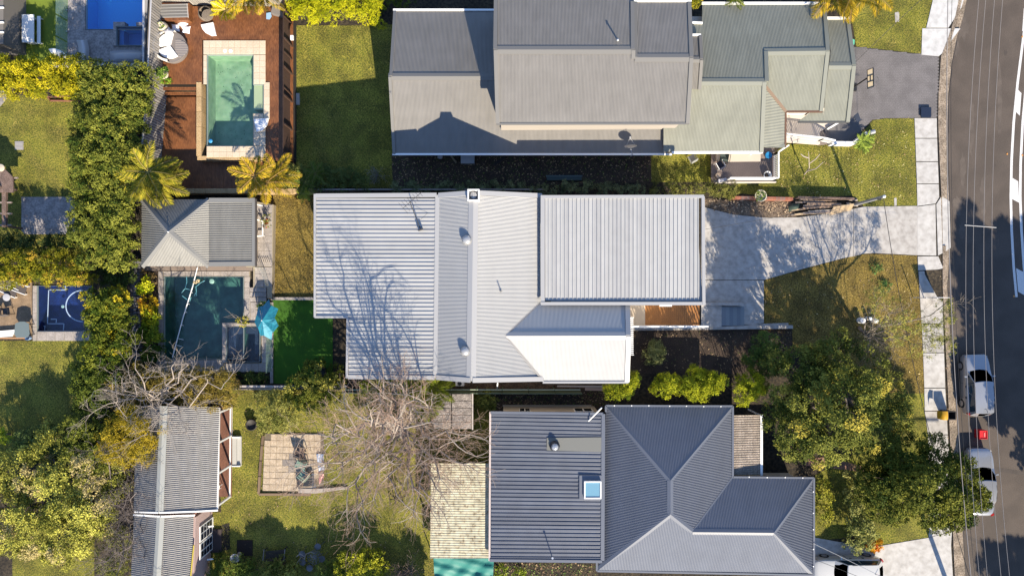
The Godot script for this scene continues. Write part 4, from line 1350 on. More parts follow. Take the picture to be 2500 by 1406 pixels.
func pool_house():
	var m := tex("soft_grey_steel", [[0.1, L(0.185, 0.183, 0.173)], [0.9, L(0.235, 0.233, 0.22)]], 0.02, 5.0, 0.5, 0.1, 0.0, 8.0, Vector3(1.0, 1, 0.25))
	var c := plain("soft_grey_cap", L(0.22, 0.218, 0.208), 0.5)
	var t := thing("pool_house", "pool house with grey pyramid roof and low extension beside the pools", "pool house", P(480, 570, 0.08))
	obj("wall", walls([[352, 492], [620, 492], [620, 645], [352, 645]], 0.5, 0.0, 2.6, 2.7), plain("pool_house_wall", L(0.4, 0.34, 0.28), 0.9), t)
	rf(t, [[346, 487, 2.85], [510, 487, 2.85], [411, 566, 4.1]], "z", m, 0.1, 0.013)
	rf(t, [[411, 567, 4.1], [510, 650, 2.85], [345, 650, 2.85]], "z", m, 0.1)
	rf(t, [[346, 487, 2.85], [411, 566, 4.1], [345, 650, 2.85]], "x", m, 0.12, 0.024)
	rf(t, [[411, 566, 4.1], [510, 487, 2.95], [510, 650, 2.95]], "x", m, 0.12, 0.024)
	rf(t, [[510, 490, 2.93], [617, 490, 2.72], [617, 648, 2.72], [510, 650, 2.93]], "x", m, 0.12, 0.024)
	caps(t, c, [[[411, 566, 4.12], [346, 487, 2.87]], [[411, 566, 4.12], [510, 487, 2.93]], [[411, 566, 4.12], [345, 650, 2.87]], [[411, 566, 4.12], [510, 650, 2.93]]], 0.2, 0.1)
	obj("barge_cap", strip([510, 489, 2.97], [622, 489, 2.75], 0.3, 0.14, -0.105), c, t)
	obj("barge_cap", strip([510, 645, 2.97], [622, 644, 2.75], 0.3, 0.14, -0.105), c, t)
	obj("flashing", strip([619, 486, 2.74], [619, 650, 2.74], 0.2, 0.05), c, t)
	gutters(t, plain("dark_fascia", L(0.07, 0.06, 0.055), 0.7), [[[624, 486, 2.7], [624, 650, 2.7]]], 0.16, 0.14)
	var fb := MB.new()
	fb.lathe(P(411, 566, 4.13), [[0.05, 0], [0.03, 0.12], [0.0, 0.2]], 8)
	obj("finial", fb, mats["white_paint"], t)

func basin(par: Node3D, px: Array, top: float, bot: float, water: float, lining: Material, wat: Material):
	var q := poly(px, top)
	if Geometry2D.is_polygon_clockwise(q): q.reverse()
	var b := MB.new()
	b.prism(q, bot, bot, false)
	for k in q.size():
		var e := q[k]
		var f := q[(k + 1) % q.size()]
		var aa := Vector3(e.x, bot, e.y)
		var bb := Vector3(f.x, bot, f.y)
		var up := Vector3(0, top - bot, 0)
		b.quad(bb, aa, aa + up, bb + up) if (bb - aa).cross(up).dot(Vector3(f.y - e.y, 0, e.x - f.x)) > 0 else b.quad(aa, bb, bb + up, aa + up)
	obj("lining", b, lining, par)
	var tl := MB.new()
	for k in q.size():
		var e := Vector3(q[k].x, water - 0.08, q[k].y)
		var f := Vector3(q[(k + 1) % q.size()].x, water - 0.08, q[(k + 1) % q.size()].y)
		tl.bar(e, f, 0.03, top - water + 0.07)
	obj("waterline_tile", tl, plain("waterline", L(0.3, 0.36, 0.36), 0.4), par)
	var w := MB.new()
	w.prism(q, water, water, false)
	obj("water", w, wat, par)

func cushion(par: Node3D, called: String, o: Vector3, s: float, yaw: float, m: Material, tall := 0.14):
	var rows := []
	var q := Basis(Vector3.UP, yaw)
	for r in 9:
		var line := []
		for k in 9:
			var u := k / 4.0 - 1
			var v := r / 4.0 - 1
			var pinch := 1.0 - 0.1 * (1 - u * u) * absf(v) * absf(v) - 0.0
			var pinch2 := 1.0 - 0.1 * (1 - v * v) * absf(u) * absf(u)
			var y := tall * pow(maxf((1 - u * u) * (1 - v * v), 0), 0.4)
			line.append(o + q * Vector3(u * s / 2 * pinch2, y + 0.02, v * s / 2 * pinch))
		rows.append(line)
	var b := MB.new()
	b.grid(rows)
	return obj(called, b, m, par)

func pot(label: String, cat: String, x: float, y: float, h0: float, r: float, tall: float, m: Material, leaf: Dictionary, lh := 0.3, group := ""):
	var at := P(x, y, h0)
	var t := thing("potted_plant", label, cat, at, group)
	var b := MB.new()
	b.lathe(at, [[r * 0.55, 0], [r * 0.95, tall * 0.45], [r, tall * 0.7], [r * 0.8, tall], [r * 0.62, tall], [r * 0.6, tall * 0.88], [0, tall * 0.86]], 24)
	obj("pot", b, m, t)
	obj("leaves", foliage([[at + Vector3(0, tall + lh * 0.2, 0), Vector3(r * leaf.get("k", 0.8), lh, r * leaf.get("k", 0.8))]], leaf.get("n", 60), leaf.get("per", 8), leaf.l, leaf.w, leaf.c, 0.05, 0.4, 0.0), leafy("leaf"), t)

func pools_and_decks():
	var white: Material = mats["white_paint"]
	var jar := tex("deck_timber", [[0.1, L(0.13, 0.045, 0.014)], [0.45, L(0.225, 0.083, 0.027)], [0.8, L(0.31, 0.125, 0.045)], [0.95, L(0.4, 0.19, 0.085)]], 0.03, 2.2, 0.55, 0.3, 0.0, 4.0, Vector3(2.5, 1, 0.35))
	var dk := thing("pool_deck", "large red brown timber deck around the green pool with two steps", "deck", P(550, 230, 0.08))
	for r in [[378, 16, 716, 98], [378, 98, 494, 206], [648, 98, 716, 200], [659, 200, 716, 292], [648, 292, 716, 393]]:
		stuff(obj("deck_boards", boards(r, 0.9, 0.095, "z"), jar, dk))
	for r in [[374, 237, 492, 395], [374, 395, 716, 462]]:
		stuff(obj("deck_boards", boards(r, 0.18, 0.095, "z"), jar, dk))
	for k in 2:
		stuff(obj("step", boards([390, 213 + k * 12, 484, 221 + k * 12], 0.68 - k * 0.24, 0.14, "x", 0.05), jar, dk))
	obj("deck_fascia", strip([380, 206, 0.2], [486, 206, 0.2], 0.04, 0.66), jar, dk)
	obj("deck_fascia", strip([648, 394, 0.2], [716, 394, 0.2], 0.04, 0.66), jar, dk)
	obj("bearer", slab(rect(376, 12, 494, 205), 0.0, 0.8), plain("dark_soil", L(0.015, 0.012, 0.01), 1.0), dk)
	obj("bearer", slab(rect(648, 12, 716, 392), 0.0, 0.8), mats["dark_soil"], dk)
	obj("bearer", slab(rect(495, 12, 647, 96), 0.0, 0.8), mats["dark_soil"], dk)
	# green pool
	var gl := tex("aqua_lining", [[0.1, L(0.17, 0.34, 0.19)], [0.5, L(0.21, 0.4, 0.24)], [0.9, L(0.27, 0.45, 0.28)]], 0.012, 5.0, 0.7, 0.15, 0.0, 4.0)
	var water := glassy("pool_water", Color(0.02, 0.08, 0.08), 0.03)
	water.normal_enabled = true
	water.normal_texture = noise_tex(12, 0.02, [])
	(water.normal_texture as NoiseTexture2D).as_normal_map = true
	(water.normal_texture as NoiseTexture2D).bump_strength = 4.0
	water.uv1_triplanar = true
	water.uv1_world_triplanar = true
	water.uv1_scale = Vector3(0.4, 0.4, 0.4)
	water.normal_scale = 0.25
	var gp := thing("swimming_pool", "pale green swimming pool with cream stone coping set in a timber deck", "swimming pool", P(560, 245, 0.08))
	basin(gp, [[505, 134], [618, 134], [618, 207], [643, 207], [643, 277], [618, 277], [618, 356], [505, 356]], 0.92, -0.5, 0.78, gl, water)
	obj("seat", slab([[620, 209], [642, 209], [642, 268], [620, 268]], -0.4, 0.62), plain("bench_lining", L(0.4, 0.5, 0.3), 0.7), gp)
	var cop := []
	for k in 3: cop.append(tex("cream_stone_%d" % k, [[0.1, L(0.62 + 0.03 * k, 0.5 + 0.025 * k, 0.36 + 0.02 * k)], [0.9, L(0.76 + 0.02 * k, 0.64 + 0.02 * k, 0.49 + 0.02 * k)]], 0.03, 2.0, 0.85, 0.12, 0.3))
	for q in [[[496, 99, 648, 133], 10, 2], [[496, 134, 504, 206], 1, 5], [[619, 134, 648, 206], 2, 5], [[644, 201, 658, 291], 1, 5], [[619, 278, 643, 291], 2, 1], [[619, 292, 648, 356], 2, 4], [[504, 357, 648, 384], 9, 2]]:
		tiles(gp, "coping_tile", q[0], 0.95, q[1], q[2], 0.06, cop)
	obj("grout", slab(rect(497, 100, 647, 133), 0.0, 0.93), plain("grout", L(0.35, 0.3, 0.22), 0.9), gp)
	obj("grout", slab([[619, 134], [647, 134], [647, 202], [657, 202], [657, 290], [647, 290], [647, 383], [505, 383], [505, 357], [618, 357], [618, 278], [644, 278], [644, 206], [619, 206]], 0.0, 0.93), mats["grout"], gp)
	var sand := []
	for k in 3: sand.append(tex("sandstone_%d" % k, [[0.15, L(0.42 + 0.05 * k, 0.26 + 0.03 * k, 0.12 + 0.02 * k)], [0.5, L(0.56, 0.39, 0.2)], [0.9, L(0.66, 0.5, 0.3)]], 0.03, 1.5, 0.9, 0.2, 1.0))
	for k in 5:
		tile(gp, "wall_stone", P(497, 226 + k * 35.5, 0.18) - Vector3(0, 0.1, 0), Vector3(0.36, 0.86, 1.02), sand[k % 3])
	for k in 5:
		tile(gp, "wall_stone", P(510 + k * 32, 391, 0.1), Vector3(0.93, 0.83, 0.28), sand[(k + 1) % 3])
	for q in [[563, 125, "skimmer_lid"], [549, 125, "skimmer_ring"]]:
		var b := MB.new()
		b.lathe(P(q[0], q[1], 0.95), [[0.13, 0.0], [0.12, 0.012], [0.07, 0.013], [0.065, 0.004]] if q[2] == "skimmer_ring" else [[0.13, 0], [0.13, 0.02], [0.0, 0.022]], 20)
		obj(q[2], b, white, gp)
	for x in [547, 587]:
		var b := MB.new()
		b.box(P(x, 134.8, 0.6), Vector3(0.2, 0.08, 0.03))
		obj("inlet", b, white, gp)
	var ball := MB.new()
	ball.lathe(P(515, 345, 0.74), [[0.0, 0.0], [0.12, 0.03], [0.15, 0.07], [0.12, 0.12], [0.0, 0.15]], 16)
	single("pool_float", "small bright blue chlorine float in the corner of the green pool", "pool float", ball, plain("float_blue", L(0.05, 0.3, 0.6), 0.3), P(515, 345, 0.74))
	var lf := MB.new()
	for k in 46:
		var x := R.randf_range(520, 612)
		var y := R.randf_range(160, 230) if k < 26 else R.randf_range(320, 352)
		add_leaf(lf, P(x, y, 0.785), Vector3(R.randf_range(-1, 1), 0, R.randf_range(-1, 1)).normalized(), Vector3.UP, R.randf_range(0.05, 0.11), 0.05, Color(0.02, 0.035, 0.02))
	stuff(obj("fallen_leaves", lf, leafy("leaf")))
	# deck furniture
	var wick := tex("wicker", [[0.3, L(0.1, 0.08, 0.06)], [0.5, L(0.24, 0.19, 0.14)], [0.7, L(0.36, 0.29, 0.22)]], 0.15, 0.5, 0.85, 0.0, 1.0, 1.0, Vector3(1, 1, 4))
	var wg := plain("wicker_grey", L(0.2, 0.175, 0.165), 0.85)
	var cloth := plain("white_cushion", Color(0.75, 0.74, 0.74).linear_to_srgb(), 0.9)
	var ba := P(424, 30, 0.9)
	var bx := thing("storage_bench", "timber storage box topped with striped grey slats in the deck corner", "storage box", ba)
	obj("box", slab(rect(391, 8, 462, 50), 0.9, 1.4), jar, bx)
	for k in 9:
		obj("slat", strip([391, 13.5 + k * 3.7, 1.42], [459, 11.5 + k * 3.75, 1.42], 0.085, 0.03), plain("bench_grey_%d" % (k % 2), L(0.3, 0.29, 0.28) if k % 2 == 0 else L(0.17, 0.165, 0.16), 0.8), bx)
	for q in [[[389, 11, 1.42], [392, 46, 1.42]], [[457, 10, 1.42], [460, 44, 1.42]]]: obj("slat_edge", strip(q[0], q[1], 0.05, 0.045), plain("pale_edge", L(0.5, 0.45, 0.42), 0.8), bx)
	var rt := thing("wicker_table", "round brown wicker drum table beside the striped storage box", "table", P(506, 36, 0.9))
	var wb := MB.new()
	wb.lathe(P(507, 38, 0.9), [[0.4, 0], [0.52, 0.2], [0.52, 0.38], [0.46, 0.5], [0.4, 0.52]], 28)
	obj("base", wb, wick, rt)
	var wt := MB.new()
	wt.lathe(P(507, 38, 1.36), [[0.4, 0], [0.4, 0.05], [0.0, 0.055]], 28)
	obj("tabletop", wt, wick, rt)
	var da := P(424, 120, 0.9)
	var db := thing("daybed", "round wicker daybed with white wedge cushions and curved back", "daybed", da)
	var d0 := MB.new()
	d0.lathe(da, [[1.05, 0.0], [1.1, 0.35], [1.08, 0.4], [0.0, 0.41]], 36)
	obj("base", d0, wg, db)
	for k in 15:
		obj("slat", strip([428, 99 + k * 2.9, 1.32], [428 + 31.0 * sqrt(maxf(0.05, 1.0 - pow((k - 7.0) / 8.0, 2))), 99 + k * 2.9, 1.32], 0.075, 0.02), plain("slat_shade_%d" % (k % 2), L(0.22, 0.2, 0.2) if k % 3 else L(0.33, 0.29, 0.27), 0.85), db)
	var wl := MB.new()
	var wall_rows := []
	for r in 3:
		var line := []
		for k in 25:
			var an := lerpf(PI * 0.52, PI * 1.62, k / 24.0)
			var rr: float = [1.08, 1.13, 0.98][r]
			line.append(da + Vector3(cos(an) * rr, [0.35, 0.75, 0.78][r], sin(an) * rr))
		wall_rows.append(line)
	wl.grid(wall_rows)
	obj("curved_back", wl, plain("white_weave", L(0.66, 0.64, 0.63), 0.9), db)
	for q in [[PI * 0.98, PI * 1.58], [PI * 0.3, PI * 0.88]]:
		var b := MB.new()
		var o := da + Vector3(0.0, 0.42, -0.05)
		var arc := PackedVector2Array()
		arc.append(Vector2(o.x, o.z))
		for k in 13:
			var an := lerpf(q[0], q[1], k / 12.0)
			arc.append(Vector2(o.x + cos(an) * 0.88, o.z + sin(an) * 0.88))
		b.prism(arc, 1.31, 1.44)
		obj("seat_cushion", b, cloth, db)
	cushion(db, "pillow", da + Vector3(-0.05, 0.62, -0.95), 0.5, 0.7, plain("lilac_cloth", L(0.6, 0.59, 0.64), 0.9))
	for q in [[429, 69, 0.05, "square white cushion on the deck, lowest and nearest the cream pot"], [447, 59, 0.75, "white cushion turned cornerwise on the deck between two others"], [455, 73, -0.15, "square white cushion on the deck, furthest from the cream pot"]]:
		var o := Node3D.new()
		o.name = "cushion"
		add_child(o, true)
		o.position = P(q[0], q[1], 0.9)
		tag(o, q[3], "cushion", "loose cushions on the deck")
		cushion(o, "cover", P(q[0], q[1], 0.9), 0.55, q[2], cloth, 0.1)
	for q in [[[[490, 61], [520, 55], [527, 86], [515, 87], [501, 80], [494, 72]], 1.05, 0.9, "white quarter round cushion lying on the deck near the wicker table"], [[[619, 291], [655, 289], [652, 304], [641, 318], [626, 322]], 1.1, 0.96, "white quarter round cushion in shade on the pool coping"]]:
		single("wedge_cushion", q[3], "cushion", slab(q[0], q[2], q[1]), cloth, P(q[0][0][0], q[0][0][1], q[2]))
	var potm := tex("cream_pot", [[0.2, L(0.55, 0.49, 0.36)], [0.8, L(0.66, 0.6, 0.46)]], 0.05, 1.0, 0.7)
	pot("tall cream pot with a small green plant in the deck corner", "pot plant", 407, 74, 0.9, 0.36, 0.85, potm, {"l": 0.1, "w": 0.05, "c": [Color(0.05, 0.1, 0.01), Color(0.16, 0.24, 0.03)], "k": 0.5}, 0.12)
	pot("cream pot with spiky green succulent below the round daybed", "pot plant", 404, 185, 0.9, 0.33, 0.4, potm, {"l": 0.3, "w": 0.05, "c": [Color(0.05, 0.12, 0.02), Color(0.25, 0.35, 0.06)], "k": 1.0, "n": 40}, 0.3)
	single("ground_cover", "bright green ground cover plant at the foot of the succulent's pot", "plant", foliage([[P(402, 196, 0.95), Vector3(0.45, 0.15, 0.28)]], 120, 8, 0.08, 0.05, [Color(0.08, 0.16, 0.015), Color(0.2, 0.3, 0.03)], 0.05), leafy("leaf"), P(402, 196, 0.9))
	# pool pole and net, grey lid
	var pp := thing("pool_net", "white pool pole with blue leaf net lying near the fence", "pool net", P(612, 30, 0.9))
	for k in 3: obj("pole", vpost(572 - k * 4, 23 + k * 4, 0.95, 0.95, 0.035), white, pp)
	var nb := MB.new()
	nb.prism(poly([[650, 32], [661, 31], [663, 40], [658, 48], [650, 47]], 0.98), 0.95, 0.99)
	obj("net", nb, plain("pale_blue", L(0.3, 0.5, 0.75), 0.7), pp)
	single("pump_cover", "grey sloping pump cover in the far deck corner", "pump cover", slab([[665, 14], [697, 16], [698, 42], [661, 32]], 0.9, 1.35), plain("cover_grey", L(0.22, 0.2, 0.19), 0.7), P(680, 28, 0.9))
	# paling fence along the west and north of the deck; every paling is a part
	var pal := []
	for k in 4: pal.append(tex("paling_%d" % k, [[0.1, L(0.24 + 0.04 * k, 0.225 + 0.035 * k, 0.205 + 0.03 * k)], [0.9, L(0.38 + 0.04 * k, 0.36 + 0.035 * k, 0.335 + 0.03 * k)]], 0.04, 1.4, 0.9, 0.0, 0.0, 1.0, Vector3(2, 0.4, 2)))
	var pf := thing("paling_fence", "weathered grey paling fence along two sides of the timber deck", "fence", P(365, 200, 0.1))
	var line := [[371, -40], [366, 60], [362, 150], [358, 230], [350, 320], [343, 405], [340, 470]]
	for k in line.size() - 1:
		var a := P(line[k][0], line[k][1], 2.75)
		var d := P(line[k + 1][0], line[k + 1][1], 2.75)
		a.y = 0.1; d.y = 0.1
		var yaw := -atan2(d.z - a.z, d.x - a.x)
		var nb2 := int(a.distance_to(d) / 0.175)
		for j in nb2:
			tile(pf, "paling", a.lerp(d, (j + 0.5) / nb2) + Vector3(R.randf_range(-0.012, 0.012), R.randf_range(-0.02, 0.02), 0), Vector3(0.138, 2.62, 0.018), pal[R.randi() % 4], yaw)
		obj("rail", strip([line[k][0] - 2, line[k][1], 2.3], [line[k + 1][0] - 2, line[k + 1][1], 2.3], 0.05, 0.08), mats["grey_timber"], pf)
		obj("capping", strip([line[k][0], line[k][1], 2.76], [line[k + 1][0], line[k + 1][1], 2.76], 0.09, 0.03), plain("white_cap_rail", L(0.5, 0.49, 0.5), 0.7), pf)
	var na := P(372, 8, 0.9)
	var nd := P(716, 18, 0.9)
	for j in 57:
		tile(pf, "paling", na.lerp(nd, (j + 0.5) / 57.0) + Vector3(0, -0.7, 0), Vector3(0.142, 2.5, 0.018), pal[R.randi() % 4], -atan2(nd.z - na.z, nd.x - na.x))
	# dark slatted screen on the lawn side
	var sc := thing("slat_screen", "dark brown slatted screen with raking braces between deck and lawn", "screen", P(717, 230, 0.1))
	var dbm := tex("dark_stain", [[0.2, L(0.045, 0.022, 0.014)], [0.8, L(0.1, 0.05, 0.03)]], 0.05, 1.2, 0.75, 0.2)
	for j in 17:
		var y := 0.25 + j * 0.13
		var sb := MB.new()
		var s0 := P(717, 24, 0.1)
		var s1 := P(717, 458, 0.1)
		sb.box(Vector3(s0.x, y, (s0.z + s1.z) / 2), Vector3(0.03, 0.1, s1.z - s0.z))
		obj("slat", sb, dbm, sc)
	for k in 7:
		obj("post", vpost(695, 24 + k * 70, 0.1, 2.5, 0.09), dbm, sc)
	for k in 5:
		obj("brace", strip([712, 60 + k * 86, 0.9], [694, 42 + k * 86, 2.4], 0.06, 0.06), dbm, sc)
	var lamp := MB.new()
	lamp.box(P(713, 93, 1.9), Vector3(0.2, 0.16, 0.3))
	single("wall_light", "small white lamp fixed on the dark slatted screen", "lamp", lamp, white, P(713, 93, 1.8))
	# step stone outside the screen
	single("stepping_slab", "pale concrete block at the lawn side of the slatted screen", "block", slab(rect(719, 228, 731, 256), 0.08, 0.2), mats["old_concrete"], P(725, 242, 0.08))
	# ---- teal pool terrace
	var terr := thing("pool_terrace", "pale stone pool terrace with steps up to the pool house", "terrace", P(525, 790, 0.08))
	var st := []
	for k in 3: st.append(tex("travertine_%d" % k, [[0.1, L(0.3 + 0.03 * k, 0.27 + 0.025 * k, 0.25 + 0.02 * k)], [0.5, L(0.43, 0.385, 0.355)], [0.9, L(0.52, 0.475, 0.44)]], 0.03, 1.6, 0.85, 0.2, 0.3, 3.0))
	for q in [[[386, 662, 398, 908], 1, 17], [[399, 662, 608, 674], 12, 1], [[399, 879, 547, 908], 9, 2], [[548, 887, 664, 908], 7, 1], [[639, 790, 664, 886], 2, 6], [[596, 675, 610, 785], 1, 8], [[611, 738, 664, 789], 4, 3]]:
		tiles(terr, "paver", q[0], 0.22, q[1], q[2], 0.05, st)
	obj("bed", slab([[386, 662], [610, 662], [610, 738], [664, 738], [664, 908], [549, 908], [549, 886], [638, 886], [638, 786], [596, 786], [596, 674], [399, 674], [399, 878], [548, 878], [548, 908], [386, 908]], 0.0, 0.19), mats["grout"], terr)
	for q in [[[624, 500, 664, 650], 2, 8], [[622, 652, 664, 700], 2, 3]]:
		tiles(terr, "paver", q[0], 0.62, q[1], q[2], 0.05, st)
	obj("upper_bed", slab([[600, 488], [668, 500], [664, 728], [652, 728], [652, 702], [618, 702], [618, 652], [600, 652]], 0.0, 0.59), mats["grout"], terr)
	for k in 3:
		obj("step", slab(rect(610, 702 + k * 12, 650, 713 + k * 12), 0.0, 0.5 - k * 0.13), st[k], terr)
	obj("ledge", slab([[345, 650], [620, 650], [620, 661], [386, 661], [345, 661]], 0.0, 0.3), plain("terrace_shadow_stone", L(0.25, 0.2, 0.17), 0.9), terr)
	var tp := thing("swimming_pool", "dark teal swimming pool with a spa and a long white hose across it", "swimming pool", P(497, 775, 0.08))
	var tl := tex("teal_lining", [[0.1, L(0.012, 0.085, 0.07)], [0.5, L(0.025, 0.13, 0.105)], [0.9, L(0.05, 0.19, 0.15)]], 0.01, 5.0, 0.7, 0.2, 0.0, 5.0)
	basin(tp, rect(400, 676, 594, 876), 0.22, -1.4, 0.12, tl, water)
	var spa := tex("spa_lining", [[0.2, L(0.002, 0.014, 0.04)], [0.8, L(0.004, 0.028, 0.07)]], 0.15, 1.0, 0.6)
	basin(tp, rect(552, 797, 634, 883), 0.34, -0.9, 0.26, spa, water)
	obj("spa_seat", slab([[554, 799], [632, 799], [632, 864], [622, 864], [622, 815], [576, 815], [576, 864], [554, 864]], -0.9, -0.2), spa, tp)
	for q in [[542, 788, 551, 886], [551, 788, 634, 796]]:
		tiles(tp, "spa_wall_stone", q, 0.36, 1 if q[2] - q[0] < 20 else 4, 5 if q[2] - q[0] < 20 else 1, 1.2, st)
	var lt := MB.new()
	lt.lathe(P(517, 687, 0.0), [[0.18, 0.0], [0.16, 0.04], [0.0, 0.05]], 16)
	obj("pool_light", lt, plain("pool_light", L(0.35, 0.6, 0.5), 0.4), tp)
	var hose := thing("pool_pole", "long white vacuum pole with blue hose loops across the teal pool", "pool pole", P(452, 762, 0.12))
	var hb := MB.new()
	hb.tube([P(482, 652, 0.4), P(470, 700, 0.3), P(447, 775, 0.24), P(421, 872, 0.24)], [0.04], 8)
	obj("pole", hb, white, hose)
	for q in [[[455, 668], [456, 690], [452, 702]], [[443, 715], [452, 704], [466, 708]], [[445, 722], [455, 730], [463, 736], [466, 726]], [[478, 715], [474, 722], [480, 722], [478, 700], [490, 690], [500, 685]]]:
		var pts := []
		for p in q: pts.append(P(p[0], p[1], 0.15))
		var b := MB.new()
		b.tube(pts, [0.025], 6)
		obj("hose", b, plain("hose_blue", L(0.15, 0.45, 0.55), 0.5), hose)
	for y in [712, 740, 760, 792, 826, 842]:
		var x := lerpf(482, 421, (y - 652) / 220.0)
		obj("clip", strip([x, y, 0.3], [x + (14 if y > 800 else 5), y + 3, 0.3], 0.03, 0.04), white, hose)
	var hn := MB.new()
	for k in 3: hn.box(P(476 + k * 4, 690 - k * 2, 0.35), Vector3(0.22, 0.1, 0.16), k * 0.7)
	obj("vacuum_head", hn, plain("cream_plastic", L(0.62, 0.5, 0.3), 0.6), hose)
	# folded umbrella and its plant
	var um := thing("umbrella", "half folded bright blue umbrella standing beside the spa", "umbrella", P(636, 790, 0.22))
	var top := P(640, 782, 2.5)
	var ub := MB.new()
	for k in 14:
		var a0 := TAU * k / 14 - 0.1
		var a1 := TAU * (k + 1) / 14 - 0.1
		var r0 := 0.9 + 0.24 * (k % 2) + R.randf_range(-0.1, 0.1)
		var r1 := 0.9 + 0.24 * ((k + 1) % 2) + R.randf_range(-0.1, 0.1)
		var e0 := top + Vector3(cos(a0) * r0 * 0.75, -0.65 - 0.35 * (k % 2), sin(a0) * r0 * 1.2)
		var e1 := top + Vector3(cos(a1) * r1 * 0.75, -0.65 - 0.35 * ((k + 1) % 2), sin(a1) * r1 * 1.2)
		ub.tri(top, e1, e0)
	obj("canopy", ub, plain("umbrella_blue", L(0.02, 0.26, 0.38), 0.6), um)
	var um2 := MB.new()
	um2.tube([P(636, 790, 0.22), top + Vector3(0, 0.12, 0)], [0.03], 8)
	obj("pole", um2, white, um)
	# glass fence
	var gf := thing("glass_fence", "frameless glass pool fence with steel spigots between terrace and turf", "fence", P(662, 800, 0.2))
	var gm := glassy("fence_glass", Color(0.75, 0.9, 0.85), 0.12)
	for q in [[[664, 742], [664, 800]], [[664, 802], [664, 858]], [[664, 860], [664, 906]], [[622, 654], [648, 654]], [[650, 656], [664, 698]]]:
		var b := MB.new()
		b.bar(P(q[0][0], q[0][1], 0.3), P(q[1][0], q[1][1], 0.3), 0.014, 1.2)
		obj("panel", b, gm, gf)
		for f in [0.2, 0.8]:
			var sb := MB.new()
			sb.box(P(lerpf(q[0][0], q[1][0], f), lerpf(q[0][1], q[1][1], f), 0.3), Vector3(0.07, 0.2, 0.07))
			obj("spigot", sb, plain("steel", L(0.5, 0.5, 0.5), 0.3, 0.8), gf)
	obj("kerb_stone", strip([664.5, 738, 0.08], [664.5, 935, 0.08], 0.2, 0.16), st[1], gf)
	single("retaining_wall", "low stone edge between brown lawn and artificial turf", "wall", strip([664, 729, 0.05], [770, 729, 0.05], 0.2, 0.25), st[0], P(717, 729, 0.05))
	# things by the pool house end
	var bench := thing("white_bench", "white framed bench with missing slats outside the pool house", "bench", P(634, 550, 0.62))
	for q in [[[628, 537], [641, 540]], [[641, 540], [642, 574]], [[628, 577], [642, 576]], [[628, 500], [641, 503]]]:
		obj("frame_bar", strip([q[0][0], q[0][1], 0.95], [q[1][0], q[1][1], 0.95], 0.09, 0.05), white, bench)
	for q in [[640, 540], [641, 575]]: obj("leg", vpost(q[0], q[1], 0.62, 0.95, 0.06), white, bench)
	var la := thing("pergola_slats", "pale timber slats on the terrace beside the pool house corner", "slats", P(640, 635, 0.62))
	for k in 7: obj("slat", strip([626 + k * 4.6, 630, 0.7], [630 + k * 4.8, 644, 0.7], 0.06, 0.04), plain("pale_slat", L(0.5, 0.44, 0.38), 0.8), la)
	single("potted_shrub", "small green shrub with red tips on the terrace edge", "shrub", foliage([[P(650, 540, 0.9), Vector3(0.3, 0.25, 0.45)]], 70, 8, 0.13, 0.05, [Color(0.05, 0.08, 0.015), Color(0.2, 0.2, 0.04), Color(0.3, 0.06, 0.02)], 0.08), leafy("leaf"), P(650, 540, 0.62))

func picnic(at: Vector3) -> void: pass

